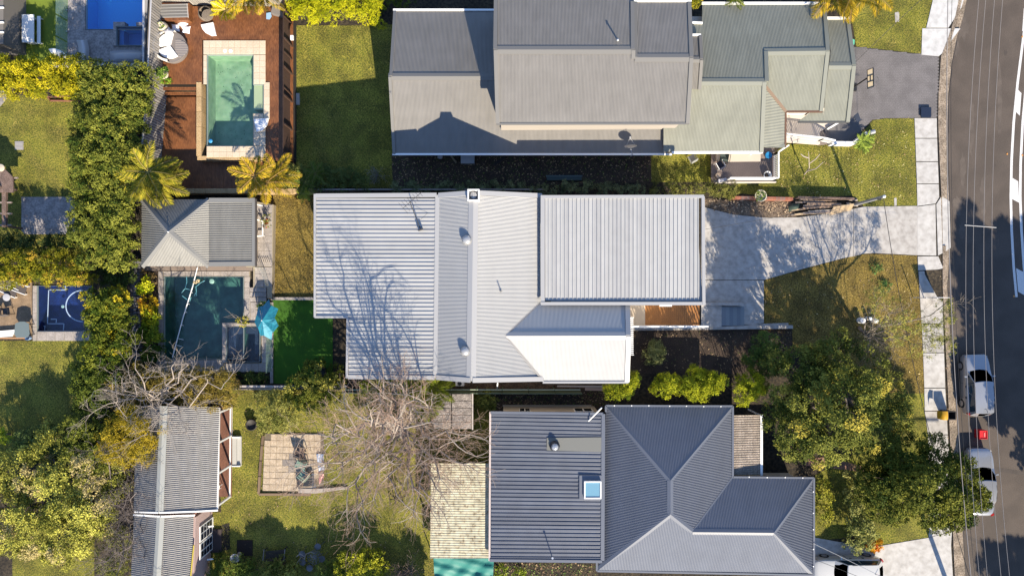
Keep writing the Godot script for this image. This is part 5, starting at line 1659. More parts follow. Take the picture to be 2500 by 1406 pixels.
func studio():
	var m := tex("silver_steel", [[0.1, L(0.24, 0.23, 0.22)], [0.5, L(0.3, 0.29, 0.28)], [0.9, L(0.35, 0.338, 0.328)]], 0.015, 3.0, 0.5, 0.2, 0.0, 4.0)
	var c := plain("silver_cap", L(0.33, 0.34, 0.32), 0.5)
	var pink := tex("pink_render", [[0.2, L(0.5, 0.36, 0.34)], [0.8, L(0.6, 0.45, 0.43)]], 0.04, 2.0, 0.9, 0.15)
	var white: Material = mats["white_paint"]
	var t := thing("cottage", "cottage with ribbed silver roof and a red timber verandah", "cottage", P(450, 1120, 0.08))
	obj("wall", walls([[340, 1000], [490, 1000], [486, 1245], [336, 1245]], 0.35, 0.0, 3.0, 3.2), pink, t)
	rf(t, [[333, 994, 3.2], [399, 992, 4.1], [388, 1249, 4.1], [326, 1247, 3.2]], "x", m, 0.135, 0.03)
	rf(t, [[399, 992, 4.1], [482, 992, 3.35], [474, 1246, 3.35], [388, 1249, 4.1]], "x", m, 0.135, 0.03)
	rf(t, [[482, 992, 3.35], [536, 993, 2.75], [529, 1243, 2.75], [474, 1246, 3.35]], "x", m, 0.135, 0.03)
	obj("ridge_cap", cap([399, 991, 4.12], [388, 1250, 4.12], 0.26, 0.08), c, t)
	obj("barge_cap", strip([330, 1249, 3.25], [388, 1251, 4.15], 0.1, 0.14, -0.105), white, t)
	obj("barge_cap", strip([388, 1251, 4.15], [476, 1248, 3.4], 0.1, 0.14, -0.105), white, t)
	obj("barge_cap", strip([476, 1248, 3.4], [530, 1245, 2.8], 0.1, 0.14, -0.105), white, t)
	var red := tex("verandah_boards", [[0.1, L(0.12, 0.05, 0.032)], [0.5, L(0.2, 0.085, 0.055)], [0.9, L(0.28, 0.13, 0.085)]], 0.04, 1.8, 0.8, 0.2, 0.0, 3.0, Vector3(2, 1, 0.5))
	stuff(obj("verandah_boards", boards([505, 992, 566, 1212], 0.42, 0.1, "z"), red, t))
	obj("verandah_edge", strip([566, 992, 0.2], [564, 1212, 0.2], 0.1, 0.24), white, t)
	for q in [[565, 994], [564, 1064], [563, 1136], [561, 1212]]:
		var vb := MB.new()
		vb.box(P(q[0], q[1], 0.42) + Vector3(0, 1.1, 0), Vector3(0.12, 2.2, 0.12))
		obj("post", vb, white, t)
	obj("beam", strip([536, 995, 2.6], [532, 1240, 2.6], 0.1, 0.14), white, t)
	for k in 2:
		obj("step", slab(rect(567 + k * 12, 1066, 577 + k * 12, 1134), 0.1, 0.34 - k * 0.14), plain("grey_white_tread", L(0.48, 0.47, 0.44), 0.8), t)
	for y in [1065, 1135]: obj("stringer", strip([565, y, 0.08], [590, y, 0.08], 0.07, 0.32), white, t)
	var s2 := thing("pink_studio", "pink rendered studio with ribbed silver roof and white paned doors", "studio", P(430, 1340, 0.08))
	rf(s2, [[327, 1256, 3.0], [391, 1261, 3.75], [380, 1440, 3.75], [318, 1440, 3.0]], "x", m, 0.135, 0.03)
	rf(s2, [[391, 1261, 3.75], [473, 1258, 2.85], [466, 1440, 2.85], [380, 1440, 3.75]], "x", m, 0.135, 0.03)
	obj("ridge_cap", cap([391, 1261, 3.77], [380, 1440, 3.77], 0.26, 0.08), c, s2)
	obj("barge_cap", strip([327, 1256, 3.04], [391, 1260, 3.8], 0.1, 0.14, -0.105), white, s2)
	obj("barge_cap", strip([391, 1260, 3.8], [474, 1257, 2.9], 0.1, 0.14, -0.105), white, s2)
	obj("wall", slab([[338, 1262], [478, 1262], [472, 1440], [330, 1440]], 0.0, 2.7), pink, s2)
	obj("breezeway_roof", slab([[352, 1238], [477, 1238], [474, 1262], [352, 1262]], 2.4, 2.75), plain("salmon_render", L(0.42, 0.2, 0.16), 0.9), s2)
	# door wall faces east: two pairs of paned leaves, each pane a part
	var x0 := P(478, 1300, 2.7).x + 0.03
	for leafn in 2:
		var z0: float = P(478, 1292, 2.7).z + leafn * 1.18
		var fb := MB.new()
		fb.box(Vector3(x0, 1.15, z0 + 0.55), Vector3(0.05, 2.1, 1.1))
		var door := obj("door", fb, white, s2)
		for r in 4:
			for k in 2:
				var pb := MB.new()
				pb.box(Vector3(x0 + 0.03, 0.55 + r * 0.44, z0 + 0.3 + k * 0.5), Vector3(0.03, 0.36, 0.4))
				obj("pane", pb, plain("door_glass", L(0.012, 0.016, 0.03), 0.08), door)
	for y in [1291, 1371]:
		obj("door_arm", strip([506, y - 6, 0.9], [522, y - 8, 0.9], 0.1, 0.05), white, s2)
	single("door_step", "dark timber step and mat outside the pink studio doors", "step", slab(rect(510, 1292, 540, 1348), 0.05, 0.25), plain("dark_step", L(0.05, 0.035, 0.035), 0.9), P(525, 1320, 0.08))
	struct("dark_path", slab([[538, 1282], [560, 1275], [562, 1340], [540, 1345]], 0.0, 0.1), mats["dark_soil"])
	var yb := MB.new()
	yb.tube([P(473, 1330, 2.95), P(469, 1370, 2.95), P(464, 1420, 2.95)], [0.05], 6)
	single("yellow_rail", "yellow plastic pipe lying along the pink studio's gutter", "pipe", yb, plain("yellow_pipe", L(0.5, 0.4, 0.04), 0.6), P(470, 1370, 2.9))
	var vc := thing("verandah_chair", "white wire chair on the red verandah under the roof edge", "chair", P(535, 1187, 0.42))
	var cb := MB.new()
	cb.tube([P(531, 1180, 0.9), P(536, 1186, 0.88), P(534, 1194, 0.88), P(528, 1196, 0.9)], [0.025], 6)
	obj("seat", cb, white, vc)
	for q in [[530, 1180], [536, 1186], [533, 1195]]: obj("leg", vpost(q[0], q[1], 0.42, 0.88, 0.03), white, vc)

func west_yards():
	var white: Material = mats["white_paint"]
	# house corner with white frames
	var hc := thing("white_cabana", "white framed glass corner of a cabana in the far corner", "cabana", P(0, 60, 0.1))
	obj("wall", slab(rect(-60, -40, 8, 108), 0.0, 2.3), plain("cabana_roof", L(0.17, 0.155, 0.14), 0.8), hc)
	for y in [-10, 20, 56, 80]: obj("roof_beam", strip([-60, y, 2.31], [10, y, 2.31], 0.1, 0.08), white, hc)
	obj("post_wall", strip([12, -40, 0.1], [12, 106, 0.1], 0.22, 0.5), white, hc)
	# table and benches
	var tb := thing("outdoor_table", "long white slab table on artificial turf", "table", P(68, 70, 0.1))
	obj("tabletop", slab(rect(53, 36, 82, 104), 0.72, 0.78), white, tb)
	for y in [40, 99]: obj("leg", slab([[56, y], [78, y], [78, y + 2], [56, y + 2]], 0.1, 0.72), white, tb)
	for q in [[48, "white bench on the cabana side of the slab table"], [93, "white bench on the glass fence side of the slab table"]]:
		var bn := thing("bench", q[1], "bench", P(q[0], 72, 0.1), "benches at the slab table")
		obj("seat", slab(rect(q[0] - 3, 40, q[0] + 5, 107), 0.4, 0.46), white, bn)
		for y in [43, 103]: obj("leg", slab(rect(q[0] - 3, y, q[0] + 5, y + 1.5), 0.1, 0.4), white, bn)
	# paving and blue pool
	var pc := tex("pale_pool_concrete", [[0.1, L(0.24, 0.22, 0.22)], [0.5, L(0.36, 0.33, 0.32)], [0.9, L(0.45, 0.415, 0.4)]], 0.025, 2.5, 0.85, 0.3, 0.2, 3.0)
	struct("pool_paving", slab([[166, -60], [208, -60], [208, 74], [278, 74], [278, 114], [358, 114], [358, 162], [164, 162]], 0.0, 0.12), pc)
	var bp := thing("swimming_pool", "bright blue swimming pool with a raised square spa", "swimming pool", P(280, 30, 0.08))
	var water: Material = mats["pool_water"]
	basin(bp, rect(210, -60, 356, 72), 0.12, -1.3, 0.04, tex("blue_lining", [[0.2, L(0.015, 0.28, 0.8)], [0.8, L(0.03, 0.42, 0.92)]], 0.05, 2.0, 0.6), water)
	basin(bp, rect(283, 65, 356, 111), 0.3, -0.8, 0.2, tex("deep_blue_lining", [[0.2, L(0.008, 0.12, 0.48)], [0.8, L(0.014, 0.18, 0.58)]], 0.1, 1.0, 0.6), water)
	obj("spa_ledge", slab([[276, 54], [304, 54], [304, 64], [283, 64], [283, 112], [277, 112]], -0.2, 0.3), pc, bp)
	obj("spa_ledge", slab(rect(332, 55, 357, 63), -0.2, 0.3), pc, bp)
	obj("spa_seat", slab(rect(284, 66, 302, 110), -0.8, -0.15), mats["deep_blue_lining"], bp)
	single("boundary_wall", "white rendered wall between the blue pool and the paling fence", "wall", strip([360, -40, 0.0], [358, 168, 0.0], 0.16, 0.5), plain("white_render", L(0.6, 0.59, 0.6), 0.85), P(358, 60, 0.0))
	single("low_wall", "low white wall along the hedge behind the blue pool", "wall", strip([140, 163, 0.0], [358, 166, 0.0], 0.2, 0.7), mats["white_render"], P(250, 164, 0.0))
	var gf := thing("glass_fence", "clear glass fence panels between turf and blue pool paving", "fence", P(165, 80, 0.1))
	for k in 3:
		var b := MB.new()
		b.bar(P(165, 2 + k * 52, 0.1), P(164.5, 50 + k * 52, 0.1), 0.02, 1.25)
		obj("panel", b, glassy("fence_glass", Color(0.75, 0.9, 0.85), 0.12), gf)
		var sp := MB.new()
		sp.box(P(165, 26 + k * 52, 0.15), Vector3(0.07, 0.2, 0.07))
		obj("spigot", sp, mats["steel"], gf)
	# white tubs, surfboard, green tub
	var sl := thing("plastic_bench", "tall white moulded plastic seat standing in shade by the blue pool", "seat", P(208, 130, 0.12))
	var rows := []
	for r in 9:
		var v := r / 8.0
		var ln := []
		for k in 7:
			var u := k / 6.0
			ln.append(P(186 + 6 * sin(v * PI) + u * 26, 98 + v * 60, 0.14 + 0.75 * sin(PI * clampf(u * 0.92 + 0.04, 0, 1)) * (1 - 0.35 * v)))
		rows.append(ln)
	var b0 := MB.new()
	b0.grid(rows)
	obj("shell", b0, plain("white_plastic", L(0.6, 0.6, 0.62), 0.35), sl)
	var fl := thing("inflatable", "glossy clear white rounded inflatable lying beside the spa", "inflatable", P(312, 140, 0.12))
	rows = []
	for r in 9:
		var v := r / 8.0
		var ln := []
		for k in 13:
			var u := k / 12.0
			var e := pow(sin(PI * clampf(u, 0.01, 0.99)), 0.35) * pow(sin(PI * clampf(v, 0.01, 0.99)), 0.45)
			ln.append(P(268 + u * 86, 122 + v * 36 + 8 * (1 - sin(PI * u)) * (0.5 - v), 0.13 + 0.6 * e))
		rows.append(ln)
	var b1 := MB.new()
	b1.grid(rows)
	obj("shell", b1, plain("milky_plastic", L(0.36, 0.36, 0.38), 0.12), fl)
	var sf := thing("surfboard", "white surfboard lying on the turf against the hedge wall", "surfboard", P(142, 131, 0.1))
	var o := []
	for k in 13:
		var u := k / 12.0
		o.append([u, 0.26 * pow(sin(PI * clampf(u * 0.96 + 0.02, 0, 1)), 0.6)])
	var a := P(120, 121, 0.25)
	var d := P(163, 140, 0.45)
	rows = []
	var sd := (d - a).cross(Vector3.UP).normalized()
	for q in o:
		var ln := []
		for k in 7:
			var u := k / 3.0 - 1
			ln.append(a.lerp(d, q[0]) + sd * u * q[1] + Vector3(0, 0.05 * (1 - u * u), 0))
		rows.append(ln)
	var b2 := MB.new()
	b2.grid(rows)
	obj("board", b2, white, sf)
	var fin := MB.new()
	fin.box(P(152, 128, 0.45), Vector3(0.03, 0.2, 0.14))
	obj("fin", fin, white, sf)
	var gt := MB.new()
	gt.prism(poly([[122, 145], [140, 144], [142, 158], [121, 158]], 0.5), 0.1, 0.5)
	single("green_tub", "bright green plastic tub half under the yellow hedge", "tub", gt, plain("green_plastic", L(0.03, 0.45, 0.16), 0.5), P(131, 151, 0.1))
	# lawn things
	var gr := thing("drain_grate", "square grey drain grate set in the sunny lawn", "drain", P(46, 355, 0.09))
	obj("frame", slab(rect(36, 345, 57, 366), 0.05, 0.115), plain("grate_frame", L(0.3, 0.28, 0.27), 0.8), gr)
	for k in 6: obj("bar", strip([38, 347.5 + k * 3.3, 0.115], [55, 347.5 + k * 3.3, 0.115], 0.05, 0.015), plain("grate_bar", L(0.42, 0.4, 0.4), 0.7), gr)
	struct("concrete_pad", slab([[52, 481], [182, 481], [182, 572], [60, 572], [52, 562]], 0.0, 0.14), mats["pale_pool_concrete"])
	var pg := thing("timber_pergola", "weathered timber deck and pergola at the edge of the sunny lawn", "pergola", P(10, 480, 0.1))
	var oldw := tex("old_timber", [[0.1, L(0.1, 0.06, 0.045)], [0.5, L(0.19, 0.125, 0.1)], [0.9, L(0.33, 0.25, 0.21)]], 0.035, 1.4, 0.9, 0.3, 0.0, 2.0)
	obj("roof", slab([[-40, 372], [0, 402], [31, 432], [32, 470], [8, 470], [-40, 470]], 1.5, 1.6), oldw, pg)
	obj("beam", slab([[4, 470], [14, 470], [14, 555], [4, 555]], 1.3, 1.5), oldw, pg)
	for y in [435, 443, 495, 522, 550]: obj("rafter", strip([-30, y, 1.3], [(45 if y < 440 else 30), y, 1.3], 0.1, 0.12), plain("rafter", L(0.3, 0.24, 0.21), 0.9), pg)
	for q in [[-8, 455], [6, 552]]: obj("post", vpost(q[0], q[1], 0.1, 2.0, 0.12), oldw, pg)
	single("pot_lid", "round cream disc lying on the pergola roof boards", "lid", lathe_mb(P(2, 410, 1.61), [[0.26, 0], [0.25, 0.05], [0.0, 0.06]]), plain("cream_disc", L(0.6, 0.52, 0.4), 0.8), P(2, 410, 1.6))
	var pk := thing("sandpit_edge", "low timber edging with dry palm litter under the yellow hedge", "edging", P(160, 245, 0.09))
	for q in [[[120, 238], [172, 236]], [[124, 247], [198, 248]], [[118, 237], [126, 248]]]: obj("board", strip([q[0][0], q[0][1], 0.1], [q[1][0], q[1][1], 0.1], 0.07, 0.16), plain("red_edge", L(0.26, 0.11, 0.07), 0.9), pk)
	single("paving_corner", "grey paving corner at the sunny lawn's edge", "paving", slab([[-20, 222], [18, 222], [16, 240], [0, 260], [-20, 275]], 0.0, 0.13), mats["pale_pool_concrete"], P(0, 240, 0.0))
	# navy pool and its deck
	var np := thing("swimming_pool", "navy tiled pool with a pale line pattern and half circle", "swimming pool", P(150, 752, 0.08))
	basin(np, rect(90, 698, 224, 808), 0.14, -1.1, 0.06, tex("navy_tiles", [[0.2, L(0.002, 0.01, 0.1)], [0.6, L(0.004, 0.025, 0.19)], [0.9, L(0.008, 0.09, 0.3)]], 0.06, 2.5, 0.5, 0.4, 0.0, 3.0), water)
	var band := plain("pale_band", L(0.5, 0.66, 0.9), 0.6)
	for q in [[[118.5, 708], [160, 708]], [[160, 709], [160, 697]], [[119, 707], [116, 790]], [[116, 790], [156, 790]], [[156, 790], [155, 806]], [[124, 779], [138, 779]], [[138, 779], [137, 788]], [[94, 796], [110, 796]], [[110, 796], [109, 806]]]:
		obj("mosaic_band", strip([q[0][0], q[0][1], -0.55], [q[1][0], q[1][1], -0.55], 0.055, 0.02), band, np)
	var ring := MB.new()
	var pts := []
	for k in 21:
		var an := lerpf(PI * 0.5, PI * 1.5, k / 20.0)
		pts.append(P(202 + cos(an) * 41, 747 + sin(an) * 38, -0.55))
	for k in 20: ring.bar(pts[k], pts[k + 1], 0.07, 0.02)
	obj("mosaic_arc", ring, band, np)
	var dr := MB.new()
	dr.lathe(P(153, 748, -0.6), [[0.12, 0], [0.1, 0.03], [0, 0.035]], 16)
	obj("drain", dr, plain("drain_pale", L(0.3, 0.5, 0.55), 0.5), np)
	for q in [[101, 706], [97, 714], [97, 731], [95, 766], [94, 783]]:
		var b := MB.new()
		b.lathe(P(q[0], q[1], -0.4), [[0.035, 0], [0.0, 0.03]], 8)
		obj("jet", b, white, np)
	var cm := []
	for k in 2: cm.append(mats["travertine_%d" % (k + 1)])
	tiles(np, "coping_tile", [79, 697, 89, 832], 0.16, 1, 8, 0.06, cm)
	tiles(np, "coping_tile", [90, 809, 224, 832], 0.16, 6, 1, 0.06, cm)
	var wd := tex("honey_deck", [[0.1, L(0.2, 0.13, 0.075)], [0.5, L(0.33, 0.23, 0.14)], [0.9, L(0.44, 0.32, 0.21)]], 0.04, 1.6, 0.8, 0.25, 0.0, 3.0, Vector3(2, 1, 0.4))
	var hd := thing("sun_deck", "honey coloured deck with loungers beside the navy pool", "deck", P(30, 765, 0.08))
	stuff(obj("deck_boards", boards([-40, 690, 78, 822], 0.16, 0.1, "z"), wd, hd))
	obj("deck_edge", strip([-40, 825, 0.03], [78, 825, 0.03], 0.1, 0.14), plain("orange_edge", L(0.45, 0.25, 0.13), 0.8), hd)
	var sling := plain("sling_brown", L(0.09, 0.075, 0.07), 0.85)
	for q in [[22, 706, 0.42, "pale framed lounger with brown sling, nearest the orange hedge"], [45, 700, 0.35, "pale framed lounger with brown sling, nearest the navy pool"]]:
		var lg := thing("sun_lounger", q[3], "sun lounger", P(q[0], q[1], 0.16), "loungers on the honey deck")
		lg.rotation.y = -q[2]
		var b := MB.new()
		b.box(Vector3(0.15, 0.3, 0), Vector3(1.3, 0.03, 0.55))
		b.quad(Vector3(-0.5, 0.32, 0.27), Vector3(-0.5, 0.32, -0.27), Vector3(-1.05, 0.75, -0.27), Vector3(-1.05, 0.75, 0.27))
		obj("sling", b, sling, lg, true)
		for s in [-1, 1]:
			var f := MB.new()
			f.bar(Vector3(-0.55, 0.28, s * 0.3), Vector3(0.85, 0.28, s * 0.3), 0.05, 0.06)
			f.bar(Vector3(-0.5, 0.32, s * 0.3), Vector3(-1.08, 0.78, s * 0.3), 0.05, 0.05)
			obj("side_rail", f, white, lg, true)
			for x in [-0.5, 0.75]:
				var l := MB.new()
				l.box(Vector3(x, 0.14, s * 0.3), Vector3(0.05, 0.28, 0.05))
				obj("leg", l, white, lg, true)
	var dt := thing("striped_table", "small round striped table on the honey deck", "table", P(16, 726, 0.16))
	obj("tabletop", lathe_mb(P(16, 726, 0.6), [[0.26, 0], [0.26, 0.03], [0, 0.035]]), plain("stripe_top", L(0.5, 0.5, 0.53), 0.6), dt)
	for k in 3: obj("leg", vpost(16 + cos(k * 2.1) * 6, 726 + sin(k * 2.1) * 6, 0.16, 0.6, 0.03), white, dt)
	for q in [[26, 760, 0.2, "black sling chair on the honey deck nearest the striped table"], [6, 757, -0.4, "black sling chair at the outer edge of the honey deck"]]:
		chair_simple(q[3], q[0], q[1], 0.16, q[2], plain("black_metal", L(0.02, 0.02, 0.02), 0.5), sling, "chairs on the honey deck")
	var gtb := thing("glass_table", "rounded glass topped table with black frame on the honey deck", "table", P(52, 806, 0.16))
	var gb := MB.new()
	gb.prism(poly([[37, 790], [48, 785], [60, 785], [70, 790], [72, 815], [66, 824], [40, 824], [34, 815]], 0.9), 0.88, 0.9)
	obj("tabletop", gb, plain("grey_glass", L(0.16, 0.2, 0.2), 0.1), gtb)
	for q in [[40, 792], [66, 792], [42, 818], [66, 818]]: obj("leg", vpost(q[0], q[1], 0.16, 0.88, 0.05), mats["black_metal"], gtb)
	var fu := thing("folded_umbrella", "folded white umbrella lying beside the glass table", "umbrella", P(20, 812, 0.16))
	for k in 5: obj("fold", strip([-10, 810 + k * 3, 0.3], [40 - k * 2, 806 + k * 3.4, 0.3], 0.09, 0.1), white, fu)
	single("blue_bucket", "small blue and white bucket at the deck's corner by the navy pool", "bucket", lathe_mb(P(73, 824, 0.16), [[0.14, 0], [0.17, 0.3], [0.15, 0.3], [0.1, 0.06]]), plain("bucket_blue", L(0.3, 0.45, 0.7), 0.5), P(73, 824, 0.16))

func lathe_mb(o: Vector3, prof: Array, sides := 20) -> MB:
	var b := MB.new()
	b.lathe(o, prof, sides)
	return b

func chair_simple(label: String, x: float, y: float, h: float, yaw: float, fr: Material, seat: Material, group := "") -> Node3D:
	var t := thing("chair", label, "chair", P(x, y, h), group)
	t.rotation.y = yaw
	var s := MB.new()
	s.box(Vector3(0, 0.43, 0), Vector3(0.48, 0.03, 0.48))
	obj("seat", s, seat, t, true)
	var b := MB.new()
	b.box(Vector3(0, 0.68, 0.27), Vector3(0.48, 0.46, 0.025), 0, -0.2)
	obj("backrest", b, seat, t, true)
	for q in [[-0.24, -0.24], [0.24, -0.24], [-0.24, 0.24], [0.24, 0.24]]:
		var l := MB.new()
		l.box(Vector3(q[0], 0.22, q[1]), Vector3(0.035, 0.44, 0.035))
		obj("leg", l, fr, t, true)
	for k in [-1, 1]:
		var a := MB.new()
		a.bar(Vector3(k * 0.25, 0.62, -0.24), Vector3(k * 0.25, 0.64, 0.28), 0.045, 0.03)
		a.box(Vector3(k * 0.25, 0.53, -0.24), Vector3(0.03, 0.2, 0.03))
		obj("armrest", a, fr, t, true)
	return t

func front_gardens():
	var white: Material = mats["white_paint"]
	var conc: Material = mats["old_concrete"]
	# timber porch of the white house
	var og := tex("orange_deck", [[0.1, L(0.28, 0.1, 0.02)], [0.5, L(0.42, 0.17, 0.035)], [0.9, L(0.52, 0.24, 0.07)]], 0.04, 1.6, 0.6, 0.15, 0.0, 3.0, Vector3(2, 1, 0.5))
	var dk := thing("front_porch", "orange timber front porch with white balustrade beside the pan roof", "porch", P(1625, 770, 0.08))
	stuff(obj("deck_boards", boards([1575, 742, 1708, 795], 0.72, 0.14, "z"), og, dk))
	obj("tile_floor", slab(rect(1530, 742, 1575, 797), 0.0, 0.72), plain("cream_tile", L(0.56, 0.46, 0.36), 0.8), dk)
	obj("deck_base", slab(rect(1575, 742, 1708, 795), 0.0, 0.66), mats["dark_soil"], dk)
	balustrade(dk, [[1538, 795, 0.72], [1630, 795, 0.72], [1718, 795, 0.72]], 1.0, white, 0.2)
	obj("edge_beam", strip([1536, 799, 0.5], [1720, 799, 0.5], 0.08, 0.2), white, dk)
	obj("fascia_board", strip([1610, 746, 1.2], [1640, 746, 1.2], 0.12, 0.06), white, dk)
	# lower path, dark steps, retaining wall
	var pt := Node3D.new()
	pt.name = "entry_path"
	add_child(pt, true)
	pt.set_meta("kind", "structure")
	obj("slab", slab(rect(1712, 745, 1762, 800), 0.0, 0.5), conc, pt)
	for k in 6:
		obj("step", slab(rect(1762 + k * 9, 749, 1772 + k * 9, 795), 0.0, 0.46 - k * 0.06), plain("blue_grey_step_%d" % (k % 2), L(0.2 + 0.05 * (k % 2), 0.23 + 0.05 * (k % 2), 0.26 + 0.04 * (k % 2)), 0.8), pt)
	obj("slab", slab([[1816, 794], [1864, 790], [1925, 788], [1925, 795], [1816, 797]], 0.0, 0.13), conc, pt)
	obj("handrail_wall", slab(rect(1712, 739, 1816, 746), 0.0, 0.62), conc, pt)
	single("retaining_wall", "long low concrete wall between front path and the dark mulched bed", "wall", slab([[1545, 800], [1936, 794], [1936, 802], [1545, 807]], -0.1, 0.42), conc, P(1740, 802, 0.0))
	# boundary bricks, pot, timber heap
	var bm := []
	for k in 4: bm.append(tex("brick_%d" % k, [[0.2, L([0.36, 0.42, 0.3, 0.27][k], [0.12, 0.17, 0.13, 0.17][k], [0.07, 0.1, 0.09, 0.14][k])], [0.9, L([0.46, 0.5, 0.4, 0.36][k], [0.18, 0.23, 0.2, 0.25][k], [0.11, 0.15, 0.15, 0.21][k])]], 0.05, 0.6, 0.9))
	var be := thing("brick_edging", "row of red and grey bricks edging the bare soil strip", "edging", P(1855, 482, 0.08))
	for k in 62:
		var x := 1788.0 + k * 2.42
		tile(be, "brick", P(x, 482.5 + k * 0.045, 0.66) - Vector3(0, 0.58, 0), Vector3(0.062, 0.58, 0.22), bm[(2 if (k / 9) % 2 == 1 else 0) + R.randi() % 2])
	single("sleeper_wall", "dark sleeper retaining wall behind the timber heap", "wall", strip([1940, 484, 0.05], [2082, 488, 0.05], 0.12, 0.62), mats["old_timber"] if mats.has("old_timber") else mats["grey_timber"], P(2010, 486, 0.05))
	var pa := P(1852, 480, 0.3)
	var pot_t := thing("planter_bowl", "round cream concrete bowl of green ground cover among the brick edging", "planter", pa)
	obj("bowl", lathe_mb(pa, [[0.28, 0], [0.4, 0.42], [0.42, 0.46], [0.36, 0.46], [0.35, 0.36], [0, 0.36]], 28), mats["cream_pot"], pot_t)
	obj("leaves", foliage([[pa + Vector3(0, 0.4, 0), Vector3(0.33, 0.1, 0.33)]], 260, 8, 0.06, 0.04, [Color(0.04, 0.1, 0.015), Color(0.16, 0.22, 0.04)], 0.05), leafy("leaf"), pot_t)
	var wood := []
	for k in 4: wood.append(tex("scrap_%d" % k, [[0.1, L([0.28, 0.55, 0.2, 0.45][k], [0.18, 0.4, 0.16, 0.39][k], [0.12, 0.22, 0.13, 0.33][k])], [0.9, L([0.42, 0.72, 0.34, 0.62][k], [0.3, 0.56, 0.28, 0.55][k], [0.21, 0.35, 0.24, 0.47][k])]], 0.05, 0.9, 0.9, 0.0, 0.0, 1.0, Vector3(0.4, 1, 2)))
	var ordn := ["topmost", "second", "third", "fourth", "fifth", "sixth", "seventh", "lowest"]
	for k in 16:
		var upper := k < 8
		var x := R.randf_range(1926, 1975)
		var ln := R.randf_range(55, 95)
		var y := 484.0 + k * 2.7 if upper else 509.0 + (k - 8) * 2.4
		var h := 0.16 + 0.06 * (k % 3) + (0.1 if k % 4 == 1 else 0.0)
		var kind := R.randi() % 4
		var b := strip([x, y, h], [x + ln, y + R.randf_range(-3, 3) - (0.0 if upper else 6.0), h + R.randf_range(-0.02, 0.06)], R.randf_range(0.07, 0.17), 0.05)
		single("timber_plank", ordn[k % 8] + " plank of the " + ("upper, brick side half" if upper else "lower, driveway side half") + " of the timber heap", "plank", b, wood[kind], P(x + ln / 2, y, h), "planks in the timber heap")
	var ba := P(1937, 506, 0.1)
	var bgr := []
	for r in 7:
		var ln := []
		for k in 7:
			var u := k / 3.0 - 1
			var v := r / 3.0 - 1
			ln.append(ba + Vector3(u * 0.42, 0.32 * maxf(0, 1 - u * u) * maxf(0, 1 - v * v) + R.randf_range(0, 0.05), v * 0.3))
		bgr.append(ln)
	var bgb := MB.new()
	bgb.grid(bgr)
	single("green_tarp", "crumpled dark green tarpaulin at the end of the timber heap", "tarpaulin", bgb, plain("dark_green_cloth", L(0.035, 0.06, 0.045), 0.8), ba)
	var pl := thing("pallet", "broken pale pallet leaning at the street end of the timber heap", "pallet", P(2055, 515, 0.15))
	for k in 6: obj("slat", strip([2024 + k * 2, 525 - k * 3.6, 0.3 + 0.05 * k], [2078 + k * 1.2, 512 - k * 2.6, 0.3 + 0.05 * k], 0.09, 0.03), wood[1], pl)
	for k in 3: obj("bearer", strip([2030 + k * 22, 524 - k * 5, 0.2], [2036 + k * 20, 505 - k * 3, 0.42], 0.06, 0.08), wood[3], pl)
	for q in [[2070, 488, 2093, 489, "pale offcut board at the foot of the grey service pole, upper"], [2066, 496, 2094, 503, "pale offcut board at the foot of the grey service pole, lower"]]:
		single("timber_plank", q[4], "plank", strip([q[0], q[1], 0.2], [q[2], q[3], 0.2], 0.1, 0.05), wood[3], P(q[0], q[1], 0.15))
	# rubble stones in the bare strip
	for k in 8:
		var b := MB.new()
		var at := P(R.randf_range(1720, 1925), R.randf_range(494, 518), 0.11)
		b.lathe(at, [[0.05, 0], [R.randf_range(0.05, 0.12), 0.04], [0.04, 0.08], [0, 0.09]], 6)
		single("stone", "small pale stone lying in the bare soil strip by the brick edging", "stone", b, mats["verge_soil"], at, "stones in the bare soil strip")
	# steel service pole
	var p0 := P(2086, 500, 0.08)
	var p1 := P(2159, 480, 4.3)
	var sp := thing("service_pole", "leaning grey steel service pole beside the driveway holding wires", "pole", p0)
	var pb := MB.new()
	pb.tube([p0, p1], [0.11, 0.1], 12)
	obj("shaft", pb, plain("galv_pole", L(0.42, 0.43, 0.45), 0.5, 0.2), sp)
	obj("cap", lathe_mb(p1 + Vector3(0, -0.02, 0), [[0.1, 0], [0.1, 0.05], [0.0, 0.09]]), white, sp)
	for k in 2:
		var b := MB.new()
		b.box(p1 + Vector3(-0.1 - 0.12 * k, -0.3, 0.14), Vector3(0.1, 0.1, 0.1))
		obj("insulator", b, plain("black_insulator", L(0.03, 0.03, 0.03), 0.5), sp)
	var wm := plain("wire_dark", L(0.03, 0.03, 0.03), 0.6)
	wire("service_wire", "dark service wire running from steel pole down across front lawn", p1 + Vector3(0, -0.1, 0.1), P(2368, 1410, 7.0), 0.9, 0.02, wm)
	wire("service_wire", "thin dark wire from the steel pole toward the white house roof", p1 + Vector3(-0.1, -0.1, 0.1), P(1722, 560, 4.9), 0.5, 0.012, wm)
	wire("service_wire", "dark wire from the sage roof corner up to the street poles", P(2088, 153, 3.4), P(2314, -60, 7.5), 0.5, 0.015, wm)
	wire("service_wire", "pale wire from the navy roof edge over the white wagon", P(1986, 1326, 3.1), P(2330, 1500, 7.2), 0.5, 0.018, plain("wire_pale", L(0.5, 0.5, 0.5), 0.5))
	wire("service_wire", "dark wire over the white wagon's bonnet and rear window", P(1986, 1364, 3.0), P(2330, 1510, 7.1), 0.5, 0.015, wm)
